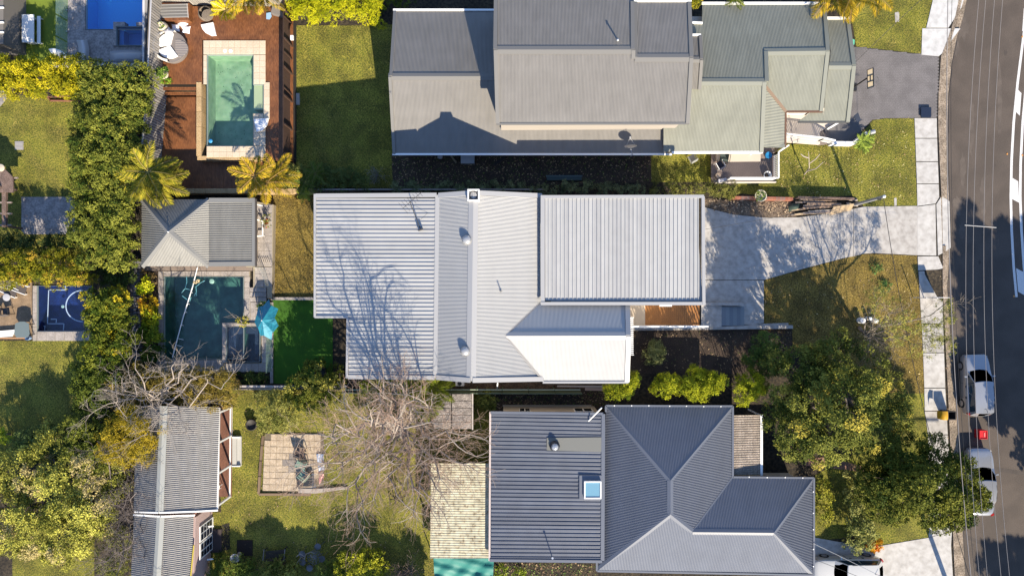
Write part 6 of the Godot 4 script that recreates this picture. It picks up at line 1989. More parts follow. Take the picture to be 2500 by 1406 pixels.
	# lids in the verge
	for q in [[2186, 493, 0.2, 0.62, "grey oval service cover set in the brown verge by the driveway"], [2190, 42, 0.34, 0.75, "grey rectangular pit cover in the lawn by the north footpath"]]:
		single("pit_cover", q[4], "cover", slab([[q[0] - q[2] * 15, q[1] - q[3] * 14], [q[0] + q[2] * 10, q[1] - q[3] * 17], [q[0] + q[2] * 17, q[1] - q[3] * 12], [q[0] + q[2] * 16, q[1] + q[3] * 15], [q[0] - q[2] * 12, q[1] + q[3] * 17]], 0.08, 0.115), mats["old_concrete"], P(q[0], q[1], 0.08))
	# basketball stand
	var ha := P(2088, 206, 0.1)
	var hp := thing("basketball_hoop", "portable basketball hoop with framed tan backboard on the paved driveway", "basketball hoop", ha)
	var blk: Material = mats["black_metal"]
	var hb := MB.new()
	hb.tube([ha, P(2086, 212, 1.2), P(2116, 192, 2.9)], [0.05], 8)
	obj("pole", hb, blk, hp)
	var bb := P(2127, 193, 3.2)
	var brd := MB.new()
	brd.box(bb, Vector3(0.4, 0.06, 1.45), -0.06, 0)
	obj("backboard", slab([[2117, 172], [2132, 166], [2133, 212], [2118, 217]], 2.95, 2.99), plain("board_tan", L(0.5, 0.4, 0.25), 0.6), hp)
	for q in [[[2117, 172], [2132, 166]], [[2132, 166], [2133, 212]], [[2133, 212], [2118, 217]], [[2118, 217], [2117, 172]], [[2117, 187], [2133, 182]], [[2117, 202], [2133, 197]], [[2125, 185], [2125, 199]]]:
		obj("frame_bar", strip([q[0][0], q[0][1], 3.0], [q[1][0], q[1][1], 3.0], 0.045, 0.03), blk, hp)
	var rb := MB.new()
	var rp := []
	for k in 17: rp.append(P(2137 + cos(TAU * k / 16) * 7.5, 194 + sin(TAU * k / 16) * 7.5, 2.9))
	rb.tube(rp, [0.018], 5)
	obj("rim", rb, plain("rim_dark", L(0.1, 0.1, 0.09), 0.5), hp)
	single("base_box", "dark plastic base of the basketball stand half under the sage roof", "base", slab(rect(2074, 203, 2092, 222), 0.1, 0.3), blk, P(2083, 212, 0.1))
	# signs and small items at the front steps
	var ms := thing("letterbox_sign", "dark square board on a stand at the foot of the front steps", "sign", P(2104, 322, 0.1))
	obj("board", slab([[2084, 284], [2095, 275], [2102, 293], [2092, 299]], 1.0, 1.04), plain("slate_board", L(0.035, 0.045, 0.07), 0.6), ms)
	obj("stand", vpost(2105, 322, 0.1, 1.0, 0.03), blk, ms)
	var cyl := MB.new()
	cyl.tube([P(2119, 326, 0.3), P(2135, 321, 0.3)], [0.16], 16)
	single("letterbox_tube", "grey metal cylinder lying on the lawn past the front steps", "cylinder", cyl, plain("galvanised", L(0.5, 0.5, 0.5), 0.35, 0.4), P(2127, 324, 0.1))
	var mp := MB.new()
	mp.tube([P(2086, 148, 0.1), P(2088, 146, 1.6)], [0.03], 6)
	single("white_stub", "thin white stub post beside the sage roof on the paved driveway", "post", mp, white, P(2086, 148, 0.1))
	var gb := MB.new()
	gb.prism(poly([[2078, 94], [2087, 98], [2086, 109], [2079, 112]], 0.6), 0.1, 0.6)
	single("green_box", "mint green plastic box peeping out beside the sage roof", "box", gb, plain("mint_plastic", L(0.15, 0.55, 0.36), 0.5), P(2082, 103, 0.1))
	# shadow casting sign by the footpath and a bin on the paved driveway edge
	var es := thing("estate_board", "slim white property board standing edge on beside the footpath", "sign", P(2290, 726, 0.1))
	obj("board", strip([2262, 726, 0.35], [2290, 726, 0.35], 0.03, 1.35), white, es)
	for x in [2263, 2289]: obj("post", vpost(x, 727, 0.08, 1.7, 0.05), white, es)
	var bb2 := thing("real_bin", "small dark navy wheelie bin at the corner of the paved driveway", "bin", P(2263, 283, 0.1))
	obj("body", slab(rect(2251, 270, 2272, 288), 0.1, 0.22), plain("navy_plastic", L(0.008, 0.016, 0.04), 0.5), bb2)
	obj("lid", slab(rect(2249, 262, 2274, 286), 0.22, 0.28), plain("navy_plastic", L(0.008, 0.016, 0.04), 0.5), bb2)
	# porch things
	var ch := chair_simple("dark green padded armchair on the sage house's porch", 1764, 388, 0.57, 1.4, plain("black_metal", L(0.02, 0.02, 0.02), 0.5), plain("deep_green_pad", L(0.06, 0.085, 0.08), 0.7))
	ch.scale = Vector3(1.25, 1.0, 1.25)
	var ch2 := chair_simple("white and navy folding chair on the porch below the green armchair", 1753, 406, 0.57, 0.5, white, plain("navy_pad", L(0.015, 0.02, 0.05), 0.7))
	var bk := thing("blue_tub", "bright blue round tub in the porch corner", "tub", P(1873, 381, 0.57))
	obj("shell", lathe_mb(P(1873, 381, 0.57), [[0.18, 0], [0.23, 0.3], [0.24, 0.32], [0.2, 0.31], [0.0, 0.28]]), plain("tub_blue", L(0.02, 0.22, 0.5), 0.4), bk)
	var bsk := thing("round_basket", "round white rimmed basket with dark contents by the porch rail", "basket", P(1870, 429, 0.57))
	obj("rim", lathe_mb(P(1870, 429, 0.57), [[0.2, 0], [0.26, 0.35], [0.27, 0.37], [0.23, 0.36], [0.2, 0.1], [0, 0.1]]), white, bsk)
	obj("contents", lathe_mb(P(1870, 429, 0.67), [[0.2, 0], [0.15, 0.14], [0, 0.17]], 9), plain("dark_brown", L(0.05, 0.035, 0.03), 0.9), bsk)
	single("round_stool", "small round wooden stool at the west end of the porch", "stool", lathe_mb(P(1749, 431, 0.57), [[0.16, 0], [0.17, 0.42], [0.19, 0.44], [0.18, 0.47], [0, 0.475]]), tex("stool_wood", [[0.2, L(0.3, 0.22, 0.16)], [0.8, L(0.42, 0.33, 0.26)]], 0.05, 0.6, 0.8), P(1749, 431, 0.57))
	single("folded_cloth", "lilac grey cloth bundled over the porch floor's lower edge", "cloth", slab([[1754, 438], [1773, 434], [1776, 440], [1758, 446], [1753, 445]], 0.57, 0.72), plain("lilac_cloth", L(0.6, 0.59, 0.64), 0.9), P(1764, 440, 0.57))
	chair_simple("grey chair on the shaded grass left of the porch", 1686, 390, 0.1, 0.5, plain("grey_metal", L(0.25, 0.25, 0.25), 0.5), plain("pale_grey_seat", L(0.3, 0.31, 0.3), 0.7))
	# items along the shaded side of the grey house
	single("white_crate", "pale plastic crate in deep shade below the grey roof", "crate", slab(rect(1125, 379, 1158, 399), 0.1, 0.55), plain("crate_pale", L(0.4, 0.42, 0.45), 0.6), P(1141, 389, 0.1))
	single("dark_plank", "short dark plank lying in the shaded side yard", "plank", strip([1207, 402, 0.12], [1232, 384, 0.12], 0.2, 0.08), plain("wet_wood", L(0.03, 0.022, 0.02), 0.8), P(1220, 393, 0.1))
	single("white_sack", "small white sack against the grey house in shade", "sack", lathe_mb(P(1075, 383, 0.1), [[0.12, 0], [0.2, 0.1], [0.15, 0.26], [0, 0.3]], 9), plain("sack_white", L(0.45, 0.45, 0.47), 0.9), P(1075, 383, 0.1))
	single("sandstone_sheet", "leaning curved tan board in the shaded side yard", "board", strip([1101, 381, 0.12], [1114, 398, 0.12], 0.12, 0.1), plain("tan_board", L(0.3, 0.24, 0.15), 0.9), P(1108, 390, 0.1))
	var ac := thing("garden_trough", "long dark green trough by the hedge in the shaded side yard", "trough", P(1376, 436, 0.1))
	obj("body", slab(rect(1335, 429, 1420, 440), 0.1, 0.45), plain("trough_green", L(0.03, 0.06, 0.055), 0.6), ac)
	obj("rim", slab(rect(1333, 428, 1422, 431), 0.45, 0.5), plain("trough_rim", L(0.06, 0.1, 0.1), 0.5), ac)

func wire(called: String, label: String, a: Vector3, d: Vector3, sag: float, r: float, m: Material, group := ""):
	var pts := []
	for k in 25:
		var t := k / 24.0
		pts.append(a.lerp(d, t) - Vector3(0, sag * 4 * t * (1 - t), 0))
	var b := MB.new()
	b.tube(pts, [r], 5)
	single(called, label, "wire", b, m, a, group)

func car(called: String, label: String, cat: String, at: Vector3, yaw: float, ln: float, wd: float, ht: float, paint: Material, st: Dictionary) -> Node3D:
	# built in its own axes, nose along -z; st: tail of cabin, roof start/end, windscreen foot (fractions from nose 0 to tail 1)
	var t := thing(called, label, cat, at)
	t.rotation.y = yaw
	var belt: float = ht * 0.62
	var zf := func(f: float) -> float: return (f - 0.5) * ln
	var rows := []
	var stations := [[0.0, 0.62, 0.44, 0.30], [0.015, 0.78, 0.50, 0.25], [0.06, 0.92, 0.56, 0.2], [0.14, 0.985, 0.6, 0.19], [st.foot, 1.0, st.get("scuttle", 0.66), 0.19], [0.5, 1.0, 0.66, 0.19], [0.75, 1.0, 0.665, 0.19], [0.9, 0.97, st.get("deck", 0.66), 0.2], [0.965, 0.9, st.get("deck", 0.66) - 0.02, 0.24], [0.99, 0.8, st.get("deck", 0.62) - 0.1, 0.28], [1.0, 0.62, 0.42, 0.32]]
	for s in stations:
		var hw: float = wd * 0.5 * s[1]
		var top: float = ht * s[2]
		var bot: float = s[3]
		var z: float = zf.call(s[0])
		var line := []
		for q in [[0.0, 1.04], [0.35, 1.035], [0.62, 1.015], [0.84, 0.985], [0.94, 0.93], [0.985, 0.78], [1.0, 0.55], [0.985, 0.25], [0.95, 0.0]]:
			line.append(Vector3(q[0] * hw, bot + (top - bot) * q[1], z))
		var full := []
		for k in range(8, 0, -1): full.append(Vector3(-line[k].x, line[k].y, z))
		full.append_array(line)
		rows.append(full)
	var b := MB.new()
	b.grid(rows)
	# under side and ends
	var e0: Array = rows[0]
	var e1: Array = rows[-1]
	for k in range(1, 16):
		b.tri(e0[0], e0[k], e0[k + 1])
		b.tri(e1[0], e1[k + 1], e1[k])
	var body := obj("body", b, paint, t, true)
	# cabin: roof and pillars painted, glass between
	var fz: float = zf.call(st.foot + 0.01)
	var rz: float = zf.call(st.tail)
	var az: float = zf.call(st.roof0)
	var bz: float = zf.call(st.roof1)
	var base_y := belt * 1.03
	var bw := wd * 0.465
	var tw := wd * 0.375
	var foot_bow := 0.16
	var lo := []   # ring at the belt, then ring at the roof
	var hi := []
	for k in 7:
		var u := k / 3.0 - 1
		lo.append(Vector3(u * bw, base_y + 0.02 * (1 - u * u), fz - foot_bow * (1 - u * u)))
		hi.append(Vector3(u * tw, ht * 0.965 + 0.03 * (1 - u * u), az - 0.06 * (1 - u * u)))
	var glass := plain("car_glass", L(0.016, 0.045, 0.07), 0.04)
	var ws := MB.new()
	var lo2 := []
	var hi2 := []
	for k in 7:
		lo2.append(lo[k].lerp(hi[k], 0.06) * Vector3(0.95, 1, 1)); hi2.append(lo[k].lerp(hi[k], 0.95) * Vector3(0.95, 1, 1))
	ws.grid([hi2, lo2])
	ws.i.reverse()
	obj("windscreen", ws, glass, t, true)
	var rl := []
	var rh := []
	for k in 7:
		var u := k / 3.0 - 1
		rl.append(Vector3(u * bw * 0.9, base_y, rz + 0.1 * (1 - u * u)))
		rh.append(Vector3(u * tw * 0.95, ht * 0.965 + 0.03 * (1 - u * u), bz + 0.04 * (1 - u * u)))
	var rw := MB.new()
	var r2 := []
	var r3 := []
	for k in 7:
		r2.append(rl[k].lerp(rh[k], 0.1) * Vector3(0.9, 1, 1)); r3.append(rl[k].lerp(rh[k], 0.92) * Vector3(0.9, 1, 1))
	rw.grid([r2, r3])
	rw.i.reverse()
	obj("rear_window", rw, glass, t, true)
	var rf0 := MB.new()
	var rr := []
	for r in 7:
		var f := r / 6.0
		var line := []
		for k in 7:
			var u := k / 3.0 - 1
			var p: Vector3 = hi[k].lerp(rh[k], f)
			p.y += 0.05 * sin(PI * f)
			p.x *= 1.0 + 0.03 * sin(PI * f)
			line.append(p)
		rr.append(line)
	rf0.grid(rr)
	obj("roof", rf0, paint, t, true)
	# painted shell just inside the glass: pillars and frames
	var sh := MB.new()
	var inn := Vector3(0.985, 0.995, 1)
	for k in 6:
		sh.quad(lo[k] * inn, lo[k + 1] * inn, hi[k + 1] * inn, hi[k] * inn)
		sh.quad(rl[k + 1] * inn, rl[k] * inn, rh[k] * inn, rh[k + 1] * inn)
	for s in [0, 6]:
		var q := [lo[s] * inn, rl[s] * inn, rh[s] * inn, hi[s] * inn]
		if s == 0: sh.quad(q[1], q[0], q[3], q[2])
		else: sh.quad(q[0], q[1], q[2], q[3])
	obj("cabin_frame", sh, paint, t, true)
	for s in [0, 6]:
		for w in [[0.06, 0.47], [0.5, 0.93]]:
			var sg := MB.new()
			var a0: Vector3 = lo[s].lerp(rl[s], w[0])
			var a1: Vector3 = lo[s].lerp(rl[s], w[1])
			var c0: Vector3 = hi[s].lerp(rh[s], maxf(w[0] - 0.03, 0.03))
			var c1: Vector3 = hi[s].lerp(rh[s], w[1])
			var o := Vector3(0.008 * (1 if s else -1), 0, 0)
			var q := [a0.lerp(c0, 0.08) + o, a1.lerp(c1, 0.08) + o, a1.lerp(c1, 0.9) + o, a0.lerp(c0, 0.9) + o]
			if s == 0: sg.quad(q[1], q[0], q[3], q[2])
			else: sg.quad(q[0], q[1], q[2], q[3])
			obj("side_window", sg, glass, t, true)
	for s in [-1, 1]:
		for f in [0.19, 0.81]:
			var o := Vector3(s * (wd * 0.5 - 0.1), 0.32, zf.call(f))
			var tb := MB.new()
			tb.tube([o - Vector3(0.1, 0, 0), o + Vector3(0.11, 0, 0)], [0.32], 20)
			var wheel := obj("wheel", tb, plain("tyre", L(0.02, 0.02, 0.02), 0.9), t, true)
			var hb := MB.new()
			hb.tube([o + Vector3(s * 0.1, 0, 0), o + Vector3(s * 0.118, 0, 0)], [0.2], 16)
			obj("rim", hb, plain("alloy", L(0.4, 0.4, 0.42), 0.35, 0.5), wheel, true)
		var lm := MB.new()
		lm.box(Vector3(s * wd * 0.36, ht * 0.43, zf.call(0.028)), Vector3(0.3, 0.13, 0.12), s * -0.5)
		obj("headlight", lm, plain("lamp_clear", L(0.55, 0.56, 0.58), 0.1), t, true)
		var tl := MB.new()
		tl.box(Vector3(s * wd * 0.4, ht * 0.55, zf.call(0.968)), Vector3(0.22, 0.26, 0.14), s * 0.5)
		obj("tail_light", tl, plain("lamp_red", L(0.35, 0.02, 0.02), 0.15), t, true)
		var mr := MB.new()
		mr.box(Vector3(s * (wd * 0.5 + 0.09), belt + 0.06, zf.call(st.foot + 0.1)), Vector3(0.2, 0.14, 0.1), s * 0.15)
		obj("mirror", mr, paint, t, true)
		var hd := MB.new()
		for f in [0.52, 0.7]: hd.box(Vector3(s * wd * 0.5, belt * 0.9, zf.call(f)), Vector3(0.04, 0.04, 0.16))
		obj("door_handle", hd, plain("dark_trim", L(0.03, 0.03, 0.03), 0.5), t, true)
		var rr2 := MB.new()
		rr2.bar(Vector3(s * tw * 0.98, ht * 0.985, az + 0.25), Vector3(s * tw * 0.98, ht * 0.985, bz - 0.15), 0.025, 0.02)
		obj("roof_trim", rr2, plain("dark_trim", L(0.03, 0.03, 0.03), 0.5), t, true)
	var wp := MB.new()
	wp.bar(Vector3(-0.1, base_y + 0.05, fz + 0.02), Vector3(0.45, base_y + 0.07, fz - 0.0), 0.025, 0.02)
	wp.bar(Vector3(-0.55, base_y + 0.05, fz + 0.08), Vector3(-0.05, base_y + 0.06, fz + 0.0), 0.025, 0.02)
	obj("wiper", wp, plain("dark_trim", L(0.03, 0.03, 0.03), 0.5), t, true)
	var pg := MB.new()
	pg.bar(Vector3(-wd * 0.4, belt * 1.035 + 0.012, zf.call(st.foot) + 0.02), Vector3(wd * 0.4, belt * 1.035 + 0.012, zf.call(st.foot) + 0.02), 0.03, 0.004)
	for s in [-1, 1]:
		pg.bar(Vector3(s * wd * 0.5 + s * 0.004, 0.3, zf.call(0.47)), Vector3(s * wd * 0.5 + s * 0.004, belt, zf.call(0.47)), 0.014, 0.01)
		pg.bar(Vector3(s * wd * 0.5 + s * 0.004, 0.3, zf.call(0.7)), Vector3(s * wd * 0.5 + s * 0.004, belt, zf.call(0.7)), 0.014, 0.01)
	stuff(obj("panel_gap", pg, plain("dark_trim", L(0.03, 0.03, 0.03), 0.5), t, true))
	var ae := MB.new()
	ae.tube([Vector3(0.05, ht * 1.0, bz - 0.3), Vector3(0.05, ht + 0.22, bz + 0.05)], [0.012], 5)
	obj("aerial", ae, plain("dark_trim", L(0.03, 0.03, 0.03), 0.5), t, true)
	var np := MB.new()
	np.box(Vector3(0, 0.5, zf.call(1.0) + 0.012), Vector3(0.38, 0.11, 0.02))
	obj("number_plate", np, plain("plate", L(0.6, 0.58, 0.4), 0.5), t, true)
	var sl := MB.new()
	sl.box(Vector3(0, ht * 0.36, zf.call(0.0) - 0.005), Vector3(wd * 0.5, 0.12, 0.03))
	obj("grille", sl, plain("dark_trim", L(0.03, 0.03, 0.03), 0.5), t, true)
	return t

func street():
	var silver := plain("silver_paint", L(0.36, 0.375, 0.41), 0.28, 0.35)
	silver.clearcoat_enabled = true
	silver.clearcoat = 0.8
	silver.clearcoat_roughness = 0.06
	var whitep := plain("white_car_paint", L(0.56, 0.56, 0.55), 0.3)
	whitep.clearcoat_enabled = true
	whitep.clearcoat = 0.8
	whitep.clearcoat_roughness = 0.06
	car("parked_car", "silver hatchback parked at the kerb beside the yellow lidded bin", "car", P(2369, 936, 0.0), 0.03, 4.3, 1.78, 1.5, silver, {"foot": 0.25, "roof0": 0.44, "roof1": 0.93, "tail": 0.985, "deck": 0.64})
	car("parked_car", "silver sedan parked half under the dark spreading street tree", "car", P(2377, 1170, 0.0), 0.0, 4.75, 1.8, 1.45, silver, {"foot": 0.27, "roof0": 0.45, "roof1": 0.74, "tail": 0.86, "deck": 0.66})
	car("parked_car", "white station wagon parked on the pale concrete driveway", "car", P(2059, 1382, 0.1), PI / 2 + 0.02, 4.85, 1.84, 1.55, whitep, {"foot": 0.27, "roof0": 0.43, "roof1": 0.86, "tail": 0.965, "deck": 0.64})
	# bins
	var ba := P(2303, 1008, 0.03)
	var bn := thing("wheelie_bin", "dark wheelie bin with its yellow lid flung open at the kerb", "bin", ba)
	var dk := plain("bin_dark", L(0.045, 0.04, 0.04), 0.55)
	var bb := MB.new()
	var lo := []
	var hi := []
	for w in [[-0.5, 0.5], [0.5, 0.5], [0.5, -0.5], [-0.5, -0.5]]:
		lo.append(ba + Vector3(w[0] * 0.44, 0.05, w[1] * 0.48)); hi.append(ba + Vector3(w[0] * 0.58, 0.98, w[1] * 0.6))
	for k in 4:
		bb.quad(lo[k], lo[(k + 1) % 4], hi[(k + 1) % 4], hi[k])
		var i0: Vector3 = hi[k].lerp(ba + Vector3(0, 0.98, 0), 0.14)
		var i1: Vector3 = hi[(k + 1) % 4].lerp(ba + Vector3(0, 0.98, 0), 0.14)
		bb.quad(hi[k], hi[(k + 1) % 4], i1, i0)
		bb.quad(i0, i1, lo[(k + 1) % 4].lerp(ba, 0.1), lo[k].lerp(ba, 0.1))
	bb.quad(lo[0].lerp(ba, 0.05), lo[1].lerp(ba, 0.05), lo[2].lerp(ba, 0.05), lo[3].lerp(ba, 0.05))
	obj("body", bb, dk, bn)
	var lb := MB.new()
	var l0 := ba + Vector3(-0.31, 1.0, 0)
	lb.grid([[l0 + Vector3(0, 0, -0.3), l0 + Vector3(0, 0.03, -0.1), l0 + Vector3(0, 0.03, 0.1), l0 + Vector3(0, 0, 0.3)], [l0 + Vector3(-0.22, 0.05, -0.31), l0 + Vector3(-0.22, 0.1, -0.1), l0 + Vector3(-0.22, 0.1, 0.1), l0 + Vector3(-0.22, 0.05, 0.31)], [l0 + Vector3(-0.42, -0.1, -0.3), l0 + Vector3(-0.42, -0.06, -0.1), l0 + Vector3(-0.42, -0.06, 0.1), l0 + Vector3(-0.42, -0.1, 0.3)], [l0 + Vector3(-0.5, -0.4, -0.28), l0 + Vector3(-0.52, -0.4, -0.1), l0 + Vector3(-0.52, -0.4, 0.1), l0 + Vector3(-0.5, -0.4, 0.28)]])
	obj("lid", lb, plain("bin_yellow", L(0.62, 0.34, 0.01), 0.45), bn)
	for s in [-1, 1]:
		var w := MB.new()
		w.tube([ba + Vector3(-0.24, 0.1, s * 0.2), ba + Vector3(-0.24, 0.1, s * 0.26)], [0.1], 12)
		obj("wheel", w, dk, bn)
	var ra := P(2388, 1057, 0.0)
	var rb := thing("red_crate", "red plastic crate standing on the road between the silver cars", "crate", ra)
	var rm := plain("red_plastic", L(0.62, 0.02, 0.025), 0.4)
	for s in [[-0.26, 0, 0.04, 0.6], [0.26, 0, 0.04, 0.6], [0, -0.28, 0.48, 0.04], [0, 0.28, 0.48, 0.04]]:
		var b := MB.new()
		b.box(ra + Vector3(s[0], 0.3, s[1]), Vector3(s[2], 0.56, s[3]))
		obj("side", b, rm, rb)
	var rl := MB.new()
	rl.box(ra + Vector3(0, 0.52, 0), Vector3(0.5, 0.03, 0.54))
	obj("lid", rl, rm, rb)
	var rh := MB.new()
	rh.box(ra + Vector3(0.08, 0.55, 0), Vector3(0.08, 0.03, 0.3))
	obj("handle", rh, plain("red_light", L(0.7, 0.2, 0.18), 0.5), rb)
	# overhead wires and their poles beyond the picture
	var wl := plain("wire_light", L(0.34, 0.31, 0.29), 0.6)
	var wires := [[2316, 2314, 2378, 8.0, 1.0, 0.024], [2326, 2322, 2388, 8.0, 1.0, 0.012], [2396, 2366, 2398, 9.3, 1.4, 0.013], [2413, 2383, 2418, 9.3, 1.4, 0.013], [2434, 2408, 2452, 9.3, 1.4, 0.013], [2454, 2431, 2473, 9.3, 1.4, 0.013]]
	var where := ["closest to the kerb", "second from the kerb", "third from the kerb", "fourth from the kerb", "fifth from the kerb", "furthest out over the road"]
	for k in 6:
		var w: Array = wires[k]
		wire("overhead_wire", "overhead street wire running the whole length of the road, " + where[k], P(w[0], -70, w[3]), P(w[2], 1480, w[3]), w[4], w[5], wl if k != 1 else plain("wire_dark", L(0.03, 0.03, 0.03), 0.6), "street wires")
	single("spreader_bar", "white spreader bar tying the street wires together over the road", "spreader", strip([2355, 550, 8.0], [2432, 556, 8.0], 0.035, 0.035), plain("spreader_grey", L(0.55, 0.54, 0.52), 0.5), P(2393, 553, 8.0))
	for q in [[2330, -75, "upper street power pole carrying the wires beyond the top edge"], [2345, 1486, "lower street power pole carrying the wires beyond the bottom edge"]]:
		var at := P(q[0] - 10, q[1], 0.08)
		var pt := thing("power_pole", q[2], "power pole", at)
		var b := MB.new()
		b.tube([at, at + Vector3(0, 9.8, 0)], [0.17, 0.13], 12)
		obj("shaft", b, plain("pole_wood", L(0.16, 0.12, 0.09), 0.9), pt)
		var x := MB.new()
		x.bar(at + Vector3(0.2, 9.2, 0), at + Vector3(3.6, 9.2, 0), 0.1, 0.1)
		obj("crossarm", x, mats["pole_wood"], pt)

func metal_chair(label: String, x: float, y: float, yaw: float, m: Material, group := ""):
	var at := P(x, y, 0.1)
	var t := thing("garden_chair", label, "chair", at, group)
	t.rotation.y = yaw
	obj("seat", lathe_mb(Vector3(0, 0.42, 0), [[0.22, 0], [0.235, 0.02], [0.21, 0.035], [0.12, 0.03], [0, 0.03]], 16), m, t, true)
	var b := MB.new()
	var pts := []
	for k in 9: pts.append(Vector3(cos(PI * k / 8) * 0.22, 0.5 + 0.38 * sin(PI * k / 8), 0.2 + 0.06 * sin(PI * k / 8)))
	b.tube(pts, [0.016], 5)
	for k in 4: b.tube([Vector3(-0.12 + k * 0.08, 0.46, 0.2), Vector3(-0.12 + k * 0.08, 0.82, 0.25)], [0.009], 4)
	obj("backrest", b, m, t, true)
	for q in [[-0.17, -0.17], [0.17, -0.17], [-0.17, 0.17], [0.17, 0.17]]:
		var l := MB.new()
		l.tube([Vector3(q[0], 0.43, q[1]), Vector3(q[0] * 1.9, 0.0, q[1] * 1.9)], [0.016], 5)
		obj("leg", l, m, t, true)

func back_garden():
	var white: Material = mats["white_paint"]
	# patio of square pavers, a few darker
	var pv := thing("patio", "patio of cream square pavers with a few grey ones", "patio", P(715, 1127, 0.1))
	var pm := []
	for k in 4: pm.append(tex("patio_%d" % k, [[0.1, L(0.42 + 0.03 * k, 0.32 + 0.03 * k, 0.21 + 0.03 * k)], [0.5, L(0.54 + 0.01 * k, 0.43 + 0.01 * k, 0.31 + 0.01 * k)], [0.9, L(0.62, 0.52, 0.4)]], 0.02, 1.6, 0.9, 0.2, 0.4, 2.7))
	var pg := tex("patio_grey", [[0.2, L(0.22, 0.19, 0.17)], [0.8, L(0.31, 0.275, 0.25)]], 0.03, 1.2, 0.9, 0.1, 0.4)
	obj("bed", slab([[646, 1058], [790, 1058], [790, 1199], [641, 1199]], 0.0, 0.15), plain("patio_joint", L(0.16, 0.13, 0.09), 0.95), pv)
	for a in 9:
		for d in 9:
			var x := 654.0 + a * 15.2 - d * 0.6
			var y := 1066.0 + d * 15.4 + a * 0.25
			if (a == 0 and d == 0) or (a == 8 and d > 6): continue
			var dark := (a == 4 and d in [3, 4, 5]) or (a == 3 and d == 4) or (a == 5 and d == 4)
			tile(pv, "paver", P(x, y, 0.13) + Vector3(0, R.randf_range(-0.012, 0.012), 0), Vector3(0.433, 0.05, 0.433), pg if dark else pm[R.randi() % 4], R.randf_range(-0.03, 0.03) - 0.02)
	var ed := []
	for k in 3: ed.append(tex("log_%d" % k, [[0.1, L(0.12 + 0.04 * k, 0.08 + 0.03 * k, 0.05 + 0.02 * k)], [0.9, L(0.22 + 0.04 * k, 0.15 + 0.03 * k, 0.1 + 0.02 * k)]], 0.05, 1.0, 0.95))
	var eg := thing("patio_edging", "weathered sleeper edging around two sides of the cream patio", "edging", P(640, 1150, 0.08))
	for q in [[[644, 1062], [641, 1085], 0], [[641, 1087], [638, 1122], 1], [[638, 1124], [635, 1160], 0], [[635, 1162], [633, 1204], 2], [[634, 1205], [690, 1205], 2], [[692, 1205], [760, 1206], 1]]:
		obj("sleeper", strip([q[0][0], q[0][1], 0.08], [q[1][0], q[1][1], 0.08], 0.16, 0.17), ed[q[2]], eg)
	var sm := plain("pale_slab", L(0.4, 0.35, 0.31), 0.9)
	single("concrete_bench", "long pale concrete plank along the patio's lower edge", "slab", slab([[728, 1192], [770, 1193], [848, 1188], [848, 1193], [770, 1204], [728, 1203]], 0.1, 0.24), sm, P(780, 1197, 0.1))
	# chairs and black box on the patio
	var gc := plain("green_resin", L(0.2, 0.3, 0.25), 0.5)
	var gd := plain("green_resin_seat", L(0.16, 0.26, 0.21), 0.5)
	for q in [[741, 1130, 2.7, "green plastic armchair on the patio between the brown chair and the black box"], [746, 1155, 0.9, "green plastic armchair on the patio against the black box"]]:
		var c := chair_simple(q[3], q[0], q[1], 0.13, q[2], gc, gd, "plastic chairs on the patio")
		c.scale = Vector3(1.3, 1.0, 1.2)
	chair_simple("brown slung chair at the head of the patio's green chairs", 737, 1100, 0.13, -0.3, plain("brown_metal", L(0.1, 0.06, 0.04), 0.6), plain("brown_sling", L(0.2, 0.14, 0.1), 0.8)).scale = Vector3(1.2, 1, 1.4)
	single("black_box", "low black storage box on the patio behind the green chairs", "box", slab(rect(724, 1159, 763, 1187), 0.13, 0.55), plain("black_box", L(0.018, 0.02, 0.024), 0.5), P(744, 1173, 0.13))
	var cr := thing("clothes_rack", "thin steel clothes airer leaning beside the black box", "airer", P(766, 1170, 0.13))
	for k in 4: obj("bar", strip([762 + k * 2.4, 1156, 0.8], [763 + k * 2.4, 1190, 0.7], 0.016, 0.016), plain("steel", L(0.5, 0.5, 0.5), 0.3, 0.8), cr)
	for y in [1157, 1189]: obj("frame", strip([760, y, 0.78], [772, y, 0.74], 0.025, 0.025), mats["steel"], cr)
	for q in [[[[772, 1108], [790, 1108], [792, 1146], [778, 1150]], "blue and white plastic sheeting crumpled at the patio's edge", "blue_sheet", L(0.36, 0.42, 0.55)], [[[777, 1150], [790, 1150], [791, 1166], [779, 1182]], "pink plastic sheeting crumpled below the blue sheeting", "pink_sheet", L(0.58, 0.3, 0.28)]]:
		var rows := []
		for r in 9:
			var ln := []
			for k in 7:
				var u := k / 6.0
				var v := r / 8.0
				var a: Array = q[0]
				ln.append(P(lerpf(lerpf(a[0][0], a[1][0], u), lerpf(a[3][0], a[2][0], u), v), lerpf(lerpf(a[0][1], a[1][1], u), lerpf(a[3][1], a[2][1], u), v), 0.18 + R.randf_range(0, 0.14)))
			rows.append(ln)
		var b := MB.new()
		b.grid(rows)
		single("plastic_sheet", q[1], "sheeting", b, plain(q[2], q[3], 0.4), P(q[0][0][0], q[0][0][1], 0.13))
	# iron table set in shade
	var im := plain("iron_blue_grey", L(0.13, 0.135, 0.15), 0.5, 0.2)
	var ta := P(775, 1350, 0.1)
	var tb := thing("iron_table", "round pierced iron garden table in the shaded lower lawn", "table", ta)
	var tt := MB.new()
	for r in [0.15, 0.32, 0.48]:
		var pts := []
		for k in 25: pts.append(ta + Vector3(cos(TAU * k / 24) * r, 0.72, sin(TAU * k / 24) * r))
		tt.tube(pts, [0.018], 4)
	for k in 10: tt.bar(ta + Vector3(0, 0.71, 0), ta + Vector3(cos(TAU * k / 10) * 0.48, 0.71, sin(TAU * k / 10) * 0.48), 0.03, 0.012)
	obj("tabletop", tt, im, tb)
